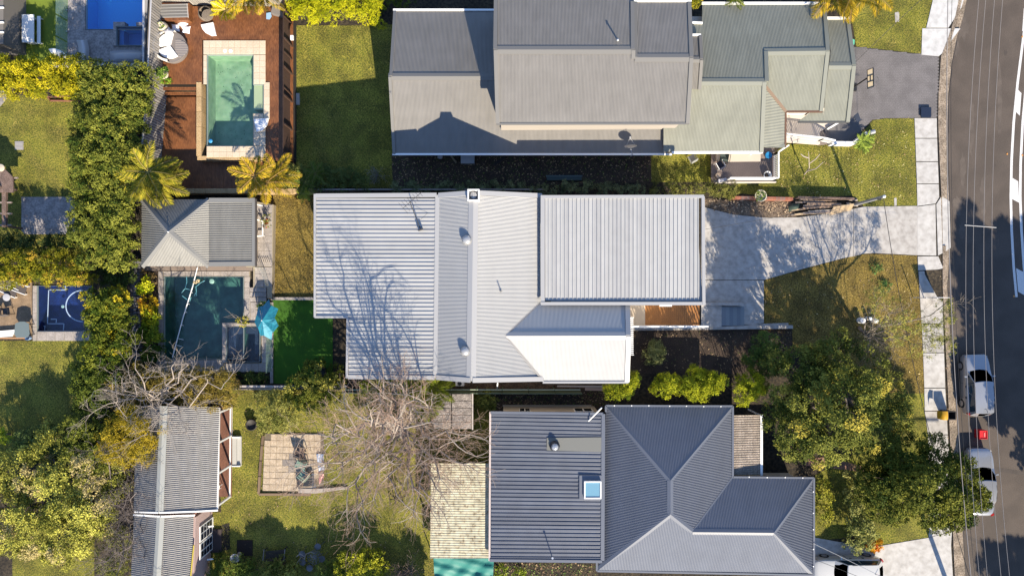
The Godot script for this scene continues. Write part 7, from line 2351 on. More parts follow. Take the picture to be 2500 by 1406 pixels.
	for k in 3:
		var l := MB.new()
		l.tube([ta + Vector3(0, 0.7, 0), ta + Vector3(cos(k * 2.1) * 0.12, 0.35, sin(k * 2.1) * 0.12), ta + Vector3(cos(k * 2.1) * 0.4, 0, sin(k * 2.1) * 0.4)], [0.022], 6)
		obj("leg", l, im, tb)
	for q in [[742, 1346, 1.9, "iron garden chair at the left of the shaded table, largest in view"], [780, 1328, -0.3, "iron garden chair above the shaded iron table"], [790, 1358, -1.5, "iron garden chair at the right of the shaded iron table"], [760, 1380, 2.9, "iron garden chair below the shaded iron table"], [743, 1366, 2.3, "pale seated iron chair under the fallen branch"]]:
		metal_chair(q[3], q[0], q[1], q[2], im, "iron chairs round the shaded table")
	var fb := MB.new()
	limb(fb, P(724, 1358, 0.8), P(768, 1350, 0.85), 0.03, 0.02, 0.2)
	limb(fb, P(745, 1354, 0.85), P(718, 1392, 0.2), 0.035, 0.015, 0.2)
	limb(fb, P(757, 1354, 0.85), P(770, 1363, 0.8), 0.022, 0.012, 0.2)
	single("fallen_branch", "bare pale fallen branch resting over the iron chairs", "branch", fb, plain("bark_pale", L(0.4, 0.34, 0.29), 0.9), P(745, 1354, 0.1))
	# bird bath, bench, basket cover, urn
	var bb := P(585, 1351, 0.1)
	var bt := thing("bird_bath", "round white bird bath bowl on a pedestal in the shaded lawn", "bird bath", bb)
	obj("pedestal", lathe_mb(bb, [[0.2, 0], [0.1, 0.12], [0.09, 0.7], [0.16, 0.78]]), sm, bt)
	obj("bowl", lathe_mb(bb + Vector3(0, 0.75, 0), [[0.12, 0], [0.32, 0.1], [0.33, 0.14], [0.28, 0.13], [0.15, 0.06], [0, 0.05]], 28), plain("bowl_white", L(0.5, 0.48, 0.46), 0.8), bt)
	obj("planting_box", slab(rect(578, 1318, 616, 1356), 0.0, 0.16), plain("dark_bed", L(0.02, 0.013, 0.01), 1.0), bt)
	var gb := thing("garden_bench", "dark slatted garden bench in the shade of the lower lawn", "bench", P(671, 1354, 0.1))
	var dw := plain("bench_dark", L(0.035, 0.028, 0.024), 0.85)
	for k in 6: obj("slat", strip([648, 1346 + k * 3.2, 0.45], [694, 1342 + k * 3.2, 0.45], 0.07, 0.03), dw, gb)
	for k in 3: obj("back_slat", strip([646, 1366 + k * 1.5, 0.6 + k * 0.14], [692, 1362 + k * 1.5, 0.6 + k * 0.14], 0.03, 0.1), dw, gb)
	for x in [645, 696]: obj("arm", strip([x, 1340, 0.62], [x - 3, 1368, 0.62], 0.06, 0.05), plain("bench_grey", L(0.2, 0.18, 0.16), 0.8), gb)
	for q in [[646, 1343], [695, 1340], [644, 1368], [692, 1366]]: obj("leg", vpost(q[0], q[1], 0.1, 0.62, 0.06), dw, gb)
	var hoop := thing("frame_trellis", "black wire cage standing under the bare tree near the patio", "cage", P(830, 1120, 0.1))
	for k in 6: obj("wire_bar", strip([812, 1100 + k * 6, 0.9], [838, 1104 + k * 6, 0.9], 0.02, 0.02), mats["black_metal"], hoop)
	for k in 3: obj("wire_bar", strip([818 + k * 9, 1100, 0.92], [822 + k * 9, 1142, 0.92], 0.02, 0.02), mats["black_metal"], hoop)
	for q in [[812, 1100], [838, 1102], [815, 1138], [839, 1140]]: obj("leg", vpost(q[0], q[1], 0.1, 0.9, 0.025), mats["black_metal"], hoop)
	var bs := MB.new()
	for k in 7:
		var pts := []
		var a := TAU * k / 7
		for j in 6: pts.append(P(971, 1207, 0.1) + Vector3(cos(a) * 0.62 * cos(j * 0.3), 0.8 * sin(j * 0.3), sin(a) * 0.62 * cos(j * 0.3)))
		bs.tube(pts, [0.04], 5)
	single("stick_nest", "heap of dark prunings on the grass below the bare tree", "heap", bs, mats["bench_dark"], P(971, 1207, 0.1))
	single("dark_urn", "large dark round pot under the shrubs at the lawn's upper side", "pot", lathe_mb(P(619, 1034, 0.1), [[0.3, 0], [0.42, 0.3], [0.4, 0.5], [0.34, 0.5], [0.3, 0.35], [0, 0.3]]), plain("dark_urn", L(0.03, 0.025, 0.022), 0.7), P(619, 1034, 0.1))
	single("tyre_planter", "round black tub beside the turf's lower corner", "tub", lathe_mb(P(785, 906, 0.1), [[0.4, 0], [0.45, 0.2], [0.43, 0.4], [0.36, 0.4], [0.34, 0.15], [0, 0.14]], 28), plain("black_rubber", L(0.012, 0.012, 0.013), 0.7), P(785, 906, 0.1))
	# boundary fences and side passage
	var gf := thing("green_fence", "sage green steel boundary fence between the white and navy houses", "fence", P(1260, 952, 0.08))
	var gm := plain("sage_fence", L(0.1, 0.15, 0.1), 0.55)
	for k in 9:
		obj("panel", strip([846 + k * 63.5, 951 + k * 0.2, 0.08], [908 + k * 63.5, 951 + k * 0.2, 0.08], 0.05, 1.6), gm, gf)
		obj("rail", strip([846 + k * 63.5, 951, 1.68], [909 + k * 63.5, 951, 1.68], 0.07, 0.05), plain("sage_rail", L(0.3, 0.36, 0.27), 0.5), gf)
		obj("post", vpost(845.5 + k * 63.5, 952, 0.08, 1.75, 0.07), gm, gf)
	struct("side_path", slab([[850, 925], [1325, 933], [1540, 936], [1540, 948], [850, 948]], 0.0, 0.1), tex("dirt_path", [[0.2, L(0.06, 0.04, 0.03)], [0.5, L(0.15, 0.105, 0.075)], [0.8, L(0.24, 0.18, 0.13)]], 0.04, 2.0, 1.0, 0.4, 2.0, 3.0))
	var ac := thing("air_conditioner", "white boxed air conditioner unit beside the white house's lower wall", "air conditioner", P(1122, 936, 0.1))
	obj("case", slab(rect(1112, 930, 1133, 942), 0.1, 0.75), white, ac)
	obj("fan_guard", lathe_mb(P(1122, 936, 0.75), [[0.15, 0], [0.15, 0.02], [0.0, 0.022]]), mats["black_plastic"], ac)
	single("drain_pipe", "pale plastic pipe lying along the passage by the green fence", "pipe", strip([1360, 942, 0.6], [1472, 943, 0.6], 0.1, 0.1), plain("pipe_pale", L(0.5, 0.46, 0.42), 0.6), P(1416, 942, 0.5))
	single("pale_board", "pale plank with dark print lying beside the passage pipe", "board", strip([1428, 949, 0.6], [1474, 950, 0.6], 0.2, 0.05), plain("board_pale", L(0.42, 0.33, 0.28), 0.8), P(1450, 949, 0.5))
	var tf := thing("timber_fence", "pale timber boundary fence below the turf and terrace", "fence", P(700, 944, 0.08))
	for k in 8: obj("panel", strip([588 + k * 32, 943, 0.08], [618 + k * 32, 943, 0.08], 0.04, 1.5), plain("fence_pale_%d" % (k % 3), L(0.3 + 0.04 * (k % 3), 0.27 + 0.04 * (k % 3), 0.25 + 0.04 * (k % 3)), 0.9), tf)
	obj("capping", strip([586, 943, 1.58], [846, 943, 1.58], 0.14, 0.04), plain("fence_cap", L(0.42, 0.39, 0.38), 0.85), tf)
	# boundary wall along the upper neighbour
	var sw := thing("sandstone_wall", "long cream stone boundary wall under the palms", "wall", P(600, 466, 0.0))
	for k in 13: tile(sw, "wall_stone", P(437 + k * 26.5, 467, 0.7) - Vector3(0, 0.7, 0), Vector3(0.76, 0.85, 0.34), mats["sandstone_%d" % (k % 3)])
	var bf := thing("brush_fence", "brown lattice topped fence along the white house's upper side", "fence", P(860, 468, 0.0))
	for k in 12: obj("panel", strip([776 + k * 45.5, 467, 0.05], [820 + k * 45.5, 467, 0.05], 0.06, 1.1), plain("fence_brown_%d" % (k % 2), L(0.13 + 0.03 * (k % 2), 0.1 + 0.02 * (k % 2), 0.085 + 0.02 * (k % 2)), 0.9), bf)
	obj("rail", strip([775, 463, 1.2], [1330, 463, 1.2], 0.08, 0.05), plain("rail_grey", L(0.25, 0.23, 0.22), 0.8), bf)
	# stepped stones and rails west of the teal pool terrace
	var rw := thing("rubble_wall", "stepped grey rubble wall between the tall hedge and the teal pool", "wall", P(333, 760, 0.08))
	var stone := []
	for k in 3: stone.append(tex("rubble_%d" % k, [[0.1, L(0.13 + 0.05 * k, 0.12 + 0.05 * k, 0.125 + 0.05 * k)], [0.9, L(0.3 + 0.06 * k, 0.29 + 0.06 * k, 0.3 + 0.06 * k)]], 0.04, 1.0, 0.95, 0.2, 1.0))
	for k in 34:
		for j in 2:
			tile(rw, "stone", P(331 + j * 9 + R.randf_range(-1.5, 1.5), 640 + k * 7.2, 0.4) - Vector3(0, 0.35, 0), Vector3(0.24, 0.35 + 0.25 * R.randf(), 0.17), stone[R.randi() % 3], R.randf_range(-0.2, 0.2))
	struct("dark_path", slab(rect(318, 636, 330, 886), 0.0, 0.1), plain("dark_path", L(0.07, 0.065, 0.075), 0.9))
	# garden beds
	struct("garden_bed", slab(rect(344, 660, 386, 910), 0.0, 0.096), mats["mulch"])
	struct("garden_bed", slab(rect(386, 909, 600, 940), 0.0, 0.096), mats["mulch"])
	struct("brick_path", slab([[1965, 1118], [2010, 1116], [2070, 1128], [2110, 1140], [2110, 1152], [2060, 1146], [1965, 1136]], 0.0, 0.11), tex("brick_path", [[0.2, L(0.22, 0.11, 0.075)], [0.6, L(0.34, 0.19, 0.135)], [0.9, L(0.42, 0.27, 0.2)]], 0.06, 1.2, 0.9, 0.2))
	# small letterbox group on the brown lawn, pot
	var mb := thing("white_letterbox", "white letterbox with three round parts at the brown front lawn", "letterbox", P(2118, 779, 0.1))
	for q in [[2098, 782, 0.2], [2116, 777, 0.12], [2131, 782, 0.17]]: obj("drum", lathe_mb(P(q[0], q[1], 0.1), [[q[2], 0], [q[2], 0.5], [q[2] * 0.9, 0.55], [0, 0.56]]), white, mb)

func G(gx: float, gy: float, h: float, r: float, rh: float) -> Array:  # ground pixel -> blob seen from the camera
	var k := CAM_H / (CAM_H - h)
	return [CX + (gx - CX) * k, CY + (gy - CY) * k, h, r * k, rh]

func row(x0: float, y0: float, x1: float, y1: float, n: int, m: int, h: float, r: float, rh: float) -> Array:
	var out := []
	for a in n:
		for d in m:
			out.append([lerpf(x0, x1, (a + 0.5) / n) + R.randf_range(-6, 6), lerpf(y0, y1, (d + 0.5) / m) + R.randf_range(-6, 6), h + R.randf_range(-0.25, 0.3), r * R.randf_range(0.85, 1.2), rh])
	return out

func hedge(called: String, label: String, blobs: Array, leaf: Dictionary, group := "", base_h := 0.08, cat := "hedge"):
	var c := Vector3.ZERO
	var bl := []
	for q in blobs:
		var k: float = (CAM_H - q[2]) / CAM_H * PX
		bl.append([P(q[0], q[1], q[2]), Vector3(q[3] * k, q[4], q[3] * k)])
		c += bl[-1][0]
	c /= bl.size()
	c.y = base_h
	var t := thing(called, label, cat, c, group)
	var sb := MB.new()
	for q in bl:
		for k in 3:
			var f: Vector3 = q[0]
			limb(sb, Vector3(f.x + R.randf_range(-0.3, 0.3), base_h, f.z + R.randf_range(-0.3, 0.3)), f + rdir() * q[1] * 0.6, 0.03, 0.012, 0.1, 5, 3)
	stuff(obj("stems", sb, plain("hedge_stem", L(0.08, 0.06, 0.045), 0.9), t))
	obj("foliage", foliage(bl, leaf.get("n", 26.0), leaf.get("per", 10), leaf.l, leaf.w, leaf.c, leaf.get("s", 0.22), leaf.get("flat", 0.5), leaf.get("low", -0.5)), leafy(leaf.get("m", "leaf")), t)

func vegetation():
	var bark := plain("bark_grey", L(0.16, 0.13, 0.11), 0.95)
	var pale := plain("bark_pale", L(0.55, 0.48, 0.42), 0.9)
	var deep := {"l": 0.117, "w": 0.058, "c": [Color(0.028, 0.054, 0.008), Color(0.250, 0.257, 0.040)], "n": 52.7}
	var gold := {"l": 0.101, "w": 0.050, "c": [Color(0.101, 0.119, 0.006), Color(0.486, 0.411, 0.015)], "n": 55.8}
	var amber := {"l": 0.109, "w": 0.050, "c": [Color(0.051, 0.076, 0.006), Color(0.324, 0.278, 0.019), Color(0.38, 0.25, 0.03)], "n": 52.7}
	# ---- west side hedges
	hedge("hedge", "bright yellow green hedge between the blue pool yard and sunny lawn", row(-30, 152, 225, 228, 8, 2, 2.5, 28, 1.0), gold)
	hedge("hedge", "tall dark green hedge corner block beside the paling fence", row(220, 175, 352, 300, 4, 4, 2.9, 30, 1.1), deep)
	hedge("hedge", "long tall green hedge running down beside the sunny lawn", row(195, 290, 332, 590, 4, 8, 3.0, 31, 1.1) + row(215, 580, 318, 650, 3, 2, 2.7, 26, 1.0), deep)
	hedge("hedge", "orange tinged hedge between the concrete pad and navy pool", row(-30, 622, 215, 688, 8, 2, 2.6, 26, 0.9), amber)
	hedge("hedge", "dark shaded foliage strip behind the orange tinged hedge", row(-20, 590, 190, 612, 7, 1, 1.6, 24, 0.8), {"l": 0.109, "w": 0.058, "c": [Color(0.027, 0.047, 0.011), Color(0.081, 0.101, 0.028)], "n": 46.5})
	hedge("hedge", "rounded dark green hedge mass beside the navy pool", row(232, 712, 312, 880, 2, 5, 3.0, 30, 1.1), {"l": 0.125, "w": 0.065, "c": [Color(0.038, 0.068, 0.008), Color(0.189, 0.203, 0.023), Color(0.405, 0.324, 0.019)], "n": 52.7})
	hedge("hedge", "shaded dark foliage below the rounded hedge near the bare branches", row(205, 890, 300, 1000, 3, 3, 2.4, 32, 1.0), {"l": 0.117, "w": 0.065, "c": [Color(0.027, 0.047, 0.008), Color(0.108, 0.135, 0.019)], "n": 46.5})
	hedge("hedge", "dark gap planting between the long hedge and the rounded hedge", row(240, 655, 320, 695, 3, 1, 1.5, 22, 0.7), {"l": 0.109, "w": 0.058, "c": [Color(0.027, 0.047, 0.009), Color(0.068, 0.095, 0.019)], "n": 40.3})
	# ---- north edge
	hedge("hedge", "bright lime clipped hedge along the top edge of the back lawn", row(708, -25, 935, 42, 7, 2, 1.3, 28, 0.55), {"l": 0.078, "w": 0.043, "c": [Color(0.189, 0.216, 0.006), Color(0.486, 0.459, 0.013)], "n": 68.2})
	hedge("hedge", "dark shaded foliage right of the lime hedge", row(920, -10, 1010, 16, 3, 1, 1.0, 20, 0.5), {"l": 0.094, "w": 0.050, "c": [Color(0.041, 0.068, 0.008), Color(0.121, 0.149, 0.019)], "n": 46.5})
	hedge("hedge", "low dark clipped hedge along the shaded side yard of the grey house", row(960, 450, 1570, 470, 24, 1, 0.8, 14, 0.45), {"l": 0.086, "w": 0.043, "c": [Color(0.07, 0.09, 0.04), Color(0.2, 0.23, 0.11)], "n": 68.2})
	hedge("hedge", "sunlit end of the clipped hedge near the sage house's porch", row(1590, 455, 1795, 478, 8, 1, 0.95, 16, 0.5), {"l": 0.101, "w": 0.043, "c": [Color(0.061, 0.074, 0.017), Color(0.230, 0.216, 0.052)], "n": 68.2})
	# ---- shrubs in the shaded bed beside the deck
	var yc := [Color(0.07, 0.1, 0.01), Color(0.4, 0.33, 0.035), Color(0.3, 0.24, 0.08)]
	var yo := [Color(0.1, 0.11, 0.01), Color(0.55, 0.36, 0.03), Color(0.4, 0.25, 0.08)]
	var gc := [Color(0.081, 0.135, 0.009), Color(0.297, 0.324, 0.028), Color(0.270, 0.270, 0.057)]
	palm("golden palm clump leaning over pool house roof and long hedge", [372, 432, 0.1], [[362, 420, 4.3], [385, 442, 3.7], [345, 445, 4.0]], 11, 1.9, yc)
	palm("golden palm clump at the lower edge of the timber deck", [650, 430, 0.1], [[622, 430, 3.3], [652, 446, 3.0], [672, 425, 2.8]], 9, 1.6, yo)
	palm("small yellow palm in the deck at the top fence", [556, 22, 0.9], [[552, 26, 1.9]], 13, 1.05, [Color(0.351, 0.297, 0.009), Color(0.750, 0.608, 0.019), Color(0.675, 0.540, 0.190)])
	palm("golden palm overhanging the top fence right of the small yellow palm", [610, -30, 0.1], [[600, -8, 3.2], [640, -12, 3.2]], 12, 1.5, yo)
	palm("golden palm hanging over the sage roof's front corner at the top edge", [2050, -40, 0.1], [[2030, -14, 3.8], [2075, -10, 3.6], [2120, -20, 3.6]], 9, 2.0, yo)
	palm("small palm tuft above the sage roof's top gutter", [1795, -20, 0.1], [[1796, -2, 3.4]], 9, 0.8, gc)
	hedge("shrub", "brown green shrub between the two storey roof and sage roof", row(1675, -8, 1712, 14, 2, 1, 3.2, 16, 0.8), amber, "", 0.08, "shrub")
	palm("dark spiky palm in the shade at the white house's back corner", [745, 440, 0.1], [[745, 445, 1.6], [770, 425, 1.4]], 12, 0.9, [Color(0.041, 0.081, 0.011), Color(0.162, 0.203, 0.038), Color(0.135, 0.135, 0.048)])
	palm("small bright spiky palm over the brown lawn's upper corner", [742, 476, 0.1], [[742, 474, 1.3]], 11, 0.6, [Color(0.135, 0.216, 0.019), Color(0.486, 0.486, 0.057), Color(0.270, 0.270, 0.057)])
	hedge("shrub", "grey green tangled shrubs right of the golden palm clump", row(690, 415, 755, 455, 3, 2, 1.3, 18, 0.6), {"l": 0.156, "w": 0.029, "c": [Color(0.081, 0.108, 0.028), Color(0.324, 0.324, 0.085)], "n": 40.3}, "", 0.08, "shrub")
	hedge("shrub", "dim leafy shrubs in the shade along the back lawn's lower edge", row(775, 415, 890, 455, 5, 2, 0.9, 18, 0.5), {"l": 0.117, "w": 0.036, "c": [Color(0.041, 0.068, 0.019), Color(0.121, 0.149, 0.043)], "n": 37.2}, "", 0.08, "shrub")
	var ds := MB.new()
	for k in 26: twig(ds, P(922, 428, 0.1), (Vector3(R.randf_range(-0.7, 0.7), 1, R.randf_range(-0.7, 0.7))).normalized(), 0.75, 0.012, 1, 0.3, 3)
	single("dry_shrub", "pale grey leafless shrub in the shaded bed", "shrub", ds, plain("dry_grey", L(0.3, 0.29, 0.28), 0.95), P(922, 428, 0.1))
	# ---- front yards
	palm("broad leaved green plant at the foot of the white front steps", [2108, 350, 0.1], [[2104, 345, 0.9], [2116, 340, 0.8], [2108, 358, 0.7]], 10, 0.62, [Color(0.095, 0.189, 0.019), Color(0.432, 0.513, 0.095), Color(0.270, 0.338, 0.057)], "", "plant")
	var sap := MB.new()
	for q in [[[1964, 426, 0.1], [1976, 410, 1.4], [1975, 385, 2.6], [1974, 370, 3.0]], [[1975, 400, 1.9], [1992, 388, 2.4], [2002, 376, 2.9]], [[1970, 418, 1.0], [1992, 412, 1.9], [2010, 396, 2.6]], [[1974, 386, 2.5], [1962, 382, 2.7], [1955, 376, 2.9]]]:
		var pts := []
		for p in q: pts.append(P3(p))
		sap.tube(pts, [0.045, 0.035, 0.022, 0.012], 6, false)
	single("bare_sapling", "pale leafless sapling leaning over the sunny front lawn", "sapling", sap, pale, P(1964, 426, 0.1))
	var lime := {"l": 0.109, "w": 0.043, "c": [Color(0.061, 0.097, 0.006), Color(0.365, 0.370, 0.017)], "n": 62.0}
	for q in [[1522, 940, 42, "lime green shrub touching the lower corner of the white bay roof"], [1627, 940, 32, "smallest round lime shrub in the row below the mulched bed"], [1700, 938, 44, "broad lime shrub in the middle of the row below the mulched bed"], [1745, 935, 26, "narrow lime shrub pressed against the broad one in the row"], [1830, 945, 42, "lime shrub at the street end of the row, touching the big tree"]]:
		var b := [[q[0], q[1], 3.3, q[2] * 0.75, 0.9], [q[0] - q[2] * 0.4, q[1] + 12, 3.1, q[2] * 0.6, 0.9], [q[0] + q[2] * 0.4, q[1] - 6, 3.0, q[2] * 0.6, 0.9], [q[0] - 4, q[1] - q[2] * 0.4, 2.6, q[2] * 0.55, 0.9]]
		hedge("shrub", q[3], b, lime, "lime shrubs in a row between the white and navy houses", 0.08, "shrub")
	hedge("shrub", "grey green rounded shrub standing alone in the dark mulch", [[1596, 860, 1.0, 24, 0.6], [1588, 872, 0.8, 18, 0.5], [1606, 872, 0.8, 16, 0.5], [1600, 848, 0.8, 16, 0.5]], {"l": 0.086, "w": 0.043, "c": [Color(0.068, 0.088, 0.028), Color(0.230, 0.243, 0.095)], "n": 68.2}, "", 0.08, "shrub")
	hedge("shrub", "dark green bush at the street end of the mulched bed", [[1868, 842, 1.7, 32, 0.8], [1848, 868, 1.5, 30, 0.8], [1882, 872, 1.6, 30, 0.8], [1860, 898, 1.4, 28, 0.8]], {"l": 0.101, "w": 0.050, "c": [Color(0.041, 0.081, 0.017), Color(0.135, 0.189, 0.038)], "n": 62.0}, "", 0.08, "shrub")
	var olive := {"l": 0.156, "w": 0.072, "c": [Color(0.026, 0.046, 0.008), Color(0.215, 0.221, 0.040), Color(0.351, 0.297, 0.048)], "n": 23.2, "per": 14, "s": 0.42, "flat": 0.7, "low": 0.0}
	tree("broad_tree", "large leafy olive green tree beside the navy house's awning", "tree", [2035, 960], [[1955, 905, 4.4, 54, 1.5], [2030, 872, 4.6, 56, 1.5], [2105, 905, 4.6, 56, 1.5], [1985, 965, 6.0, 60, 1.9], [2065, 985, 7.2, 66, 2.2], [2165, 960, 3.8, 40, 1.3], [1918, 955, 4.0, 42, 1.2], [1945, 1040, 5.0, 52, 1.5], [2020, 1055, 6.0, 58, 1.7], [2105, 1050, 5.0, 52, 1.5], [2180, 1010, 3.8, 36, 1.2], [1900, 1010, 3.8, 36, 1.1], [1930, 1085, 3.8, 40, 1.1], [2000, 1100, 4.0, 34, 1.0], [1890, 880, 3.6, 32, 1.1]], olive, bark, "", 0.2)
	var dark := {"l": 0.133, "w": 0.072, "c": [Color(0.026, 0.049, 0.008), Color(0.162, 0.166, 0.024)], "n": 31.0, "per": 16, "s": 0.34, "flat": 0.7, "low": 0.0}
	tree("street_tree", "dense dark street tree spreading over the footpath and silver sedan", "tree", [2225, 1175], [[2128, 1122, 3.4, 44, 1.2], [2195, 1108, 4.0, 52, 1.5], [2275, 1120, 4.2, 52, 1.5], [2165, 1170, 5.2, 56, 1.7], [2245, 1185, 6.6, 64, 2.0], [2325, 1160, 5.0, 52, 1.6], [2130, 1190, 4.2, 40, 1.2], [2185, 1225, 5.0, 46, 1.4], [2260, 1236, 5.2, 48, 1.4], [2330, 1212, 5.4, 52, 1.6], [2370, 1212, 4.2, 36, 1.2], [2310, 1250, 4.0, 34, 1.1], [2145, 1240, 3.4, 30, 1.0]], dark, bark, "", 0.18)
	# sparse tree with bare limbs over the brown lawn
	var at := P(2098, 800, 0.1)
	var st := thing("sparse_tree", "sparse tree with bare limbs and wispy leaves over the brown front lawn", "tree", at)
	var tb := MB.new()
	var hub := P(2112, 815, 2.2)
	limb(tb, at, hub, 0.13, 0.1, 0.05, 8, 4)
	obj("trunk", tb, bark, st)
	var lb := MB.new()
	for q in [[2140, 740, 5.2], [2165, 790, 5.5], [2230, 840, 4.6], [2260, 820, 4.8], [2180, 850, 4.2], [2130, 860, 3.6], [2200, 760, 5.6], [2310, 740, 4.4]]:
		var e := P3(q)
		var pts: Array = limb(lb, hub, e, 0.06, 0.02, 0.15, 6, 5)
		for k in range(1, 6):
			for j in 3: twig(lb, pts[k], ((e - hub).normalized() + rdir() * 0.9 + Vector3(0, 0.25, 0)).normalized(), R.randf_range(0.7, 1.3), 0.015, 1, 0.4, 3)
	obj("branches", lb, plain("bark_tan", L(0.27, 0.23, 0.18), 0.9), st)
	var wb := []
	for q in [[2140, 740, 5.3, 34, 0.7], [2180, 765, 5.6, 34, 0.7], [2215, 790, 5.2, 34, 0.7], [2260, 815, 4.9, 40, 0.7], [2290, 850, 4.5, 30, 0.6], [2230, 840, 4.6, 34, 0.6], [2160, 805, 5.0, 36, 0.7], [2305, 745, 4.5, 14, 0.6], [2312, 775, 4.4, 13, 0.5], [2135, 715, 4.8, 24, 0.6], [2310, 838, 4.3, 16, 0.5], [2280, 800, 4.8, 26, 0.6]]:
		var k: float = (CAM_H - q[2]) / CAM_H * PX
		wb.append([P(q[0], q[1], q[2]), Vector3(q[3] * k, q[4], q[3] * k)])
	obj("crown", foliage(wb, 13.0, 9, 0.16, 0.03, [Color(0.095, 0.115, 0.019), Color(0.324, 0.311, 0.067)], 0.25, 0.4), leafy("leaf"), st)
	for q in [[2140, 655, "small dark green weed tuft on the brown lawn below the driveway"], [2160, 700, "flat green weed on the brown lawn beside the sparse tree"]]:
		single("weed", q[2], "weed", foliage([[P(q[0], q[1], 0.2), Vector3(0.4, 0.15, 0.35)]], 60, 7, 0.2, 0.03, [Color(0.041, 0.108, 0.028), Color(0.108, 0.203, 0.057)], 0.1), leafy("leaf"), P(q[0], q[1], 0.1))
	hedge("shrub", "leafy yellow green shrub against the navy hip's street end", row(1992, 1175, 2018, 1262, 1, 3, 1.1, 22, 0.6), {"l": 0.117, "w": 0.058, "c": [Color(0.068, 0.095, 0.009), Color(0.351, 0.324, 0.038)], "n": 34.1}, "", 0.08, "shrub")
	hedge("shrub", "variegated cream and green bushes beside the navy house's front lawn", row(2075, 1150, 2125, 1330, 2, 5, 1.2, 24, 0.7), {"l": 0.109, "w": 0.058, "c": [Color(0.068, 0.095, 0.019), Color(0.405, 0.392, 0.123)], "n": 43.4}, "", 0.08, "shrub")
	hedge("shrub", "orange leaved shrub by the white wagon", [[2122, 1322, 0.8, 16, 0.4], [2136, 1326, 0.8, 14, 0.4], [2128, 1334, 0.7, 13, 0.35]], {"l": 0.109, "w": 0.050, "c": [Color(0.405, 0.230, 0.009), Color(0.743, 0.297, 0.019), Color(0.743, 0.162, 0.019)], "n": 77.5}, "", 0.08, "shrub")
	# ---- lower left garden
	var yel := {"l": 0.148, "w": 0.061, "c": [Color(0.075, 0.085, 0.012), Color(0.5, 0.48, 0.09), Color(0.4, 0.33, 0.14)], "n": 23.2, "per": 15, "s": 0.42, "flat": 0.6, "low": -0.05}
	tree("yellow_tree", "large yellow green tree filling the lower corner beside the cottage", "tree", [160, 1230], [[60, 1150, 2.2, 58, 1.0], [130, 1120, 2.3, 56, 1.0], [200, 1150, 2.4, 60, 1.0], [270, 1150, 2.2, 44, 0.8], [30, 1220, 2.4, 58, 1.0], [100, 1215, 2.7, 66, 1.2], [180, 1235, 2.7, 64, 1.2], [250, 1225, 2.4, 48, 1.0], [20, 1290, 2.2, 50, 1.0], [90, 1295, 2.4, 60, 1.0], [165, 1310, 2.3, 52, 1.0], [225, 1295, 2.0, 42, 0.8], [-30, 1240, 2.2, 50, 1.0], [150, 1345, 1.8, 36, 0.8], [300, 1180, 1.9, 34, 0.8], [130, 1080, 1.8, 40, 0.8]], yel, bark, "", 0.2)
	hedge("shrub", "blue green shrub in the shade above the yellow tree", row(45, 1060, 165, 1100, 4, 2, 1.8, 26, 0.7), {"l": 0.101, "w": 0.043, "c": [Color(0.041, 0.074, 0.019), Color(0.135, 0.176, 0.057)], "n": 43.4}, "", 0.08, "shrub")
	palm("yellow green strappy plant at the picture's shaded lower lawn edge", [5, 1065, 0.1], [[4, 1066, 1.4]], 9, 0.8, [Color(0.162, 0.243, 0.009), Color(0.486, 0.540, 0.028), Color(0.270, 0.297, 0.028)], "", "plant")
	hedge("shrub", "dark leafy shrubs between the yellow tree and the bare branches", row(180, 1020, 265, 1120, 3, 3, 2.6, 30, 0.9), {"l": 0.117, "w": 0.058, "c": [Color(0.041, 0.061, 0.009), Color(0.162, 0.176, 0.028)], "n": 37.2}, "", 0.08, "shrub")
	hedge("golden_wattle", "golden feathery foliage against the cottage's ribbed roof", row(262, 1035, 372, 1118, 3, 3, 4.0, 32, 0.9) + [[330, 1015, 4.0, 34, 0.8]], {"l": 0.125, "w": 0.025, "c": [Color(0.135, 0.115, 0.009), Color(0.459, 0.338, 0.028)], "n": 52.7}, "", 0.08, "tree")
	hedge("golden_wattle", "loose golden brown foliage under the bare branches above the cottage", row(275, 905, 570, 985, 8, 3, 2.6, 28, 0.7), {"l": 0.109, "w": 0.029, "c": [Color(0.095, 0.074, 0.014), Color(0.338, 0.250, 0.048)], "n": 46.5}, "", 0.08, "shrub")
	var b1 := P(385, 985, 0.1)
	var bt := thing("bare_tree", "bare pale branched tree sprawling above the cottage roof", "tree", b1)
	var bm := MB.new()
	limb(bm, b1, P(390, 975, 3.0), 0.14, 0.11, 0.05, 8, 4)
	obj("trunk", bm, pale, bt)
	var bl := MB.new()
	for q in [[300, 935, 5.0], [330, 900, 5.2], [265, 985, 4.8], [420, 905, 5.2], [480, 925, 5.0], [540, 950, 4.6], [460, 890, 4.6], [310, 1020, 5.0], [370, 950, 5.6], [435, 1000, 5.0], [360, 1060, 5.0], [250, 950, 4.4]]:
		var e := P3(q)
		var pts: Array = limb(bl, P(390, 975, 3.0), e, 0.07, 0.028, 0.2, 6, 5)
		for k in range(2, 6):
			twig(bl, pts[k], ((e - b1).normalized() * 0.8 + rdir() * 0.8).normalized(), R.randf_range(1.0, 1.8), 0.024, 2, 0.4, 2, 0.02)
	obj("branches", bl, pale, bt)
	var b2 := P(330, 1160, 0.1)
	var br := thing("bare_tree", "grey leafless brush tangled between the yellow tree and cottage", "tree", b2)
	var bb := MB.new()
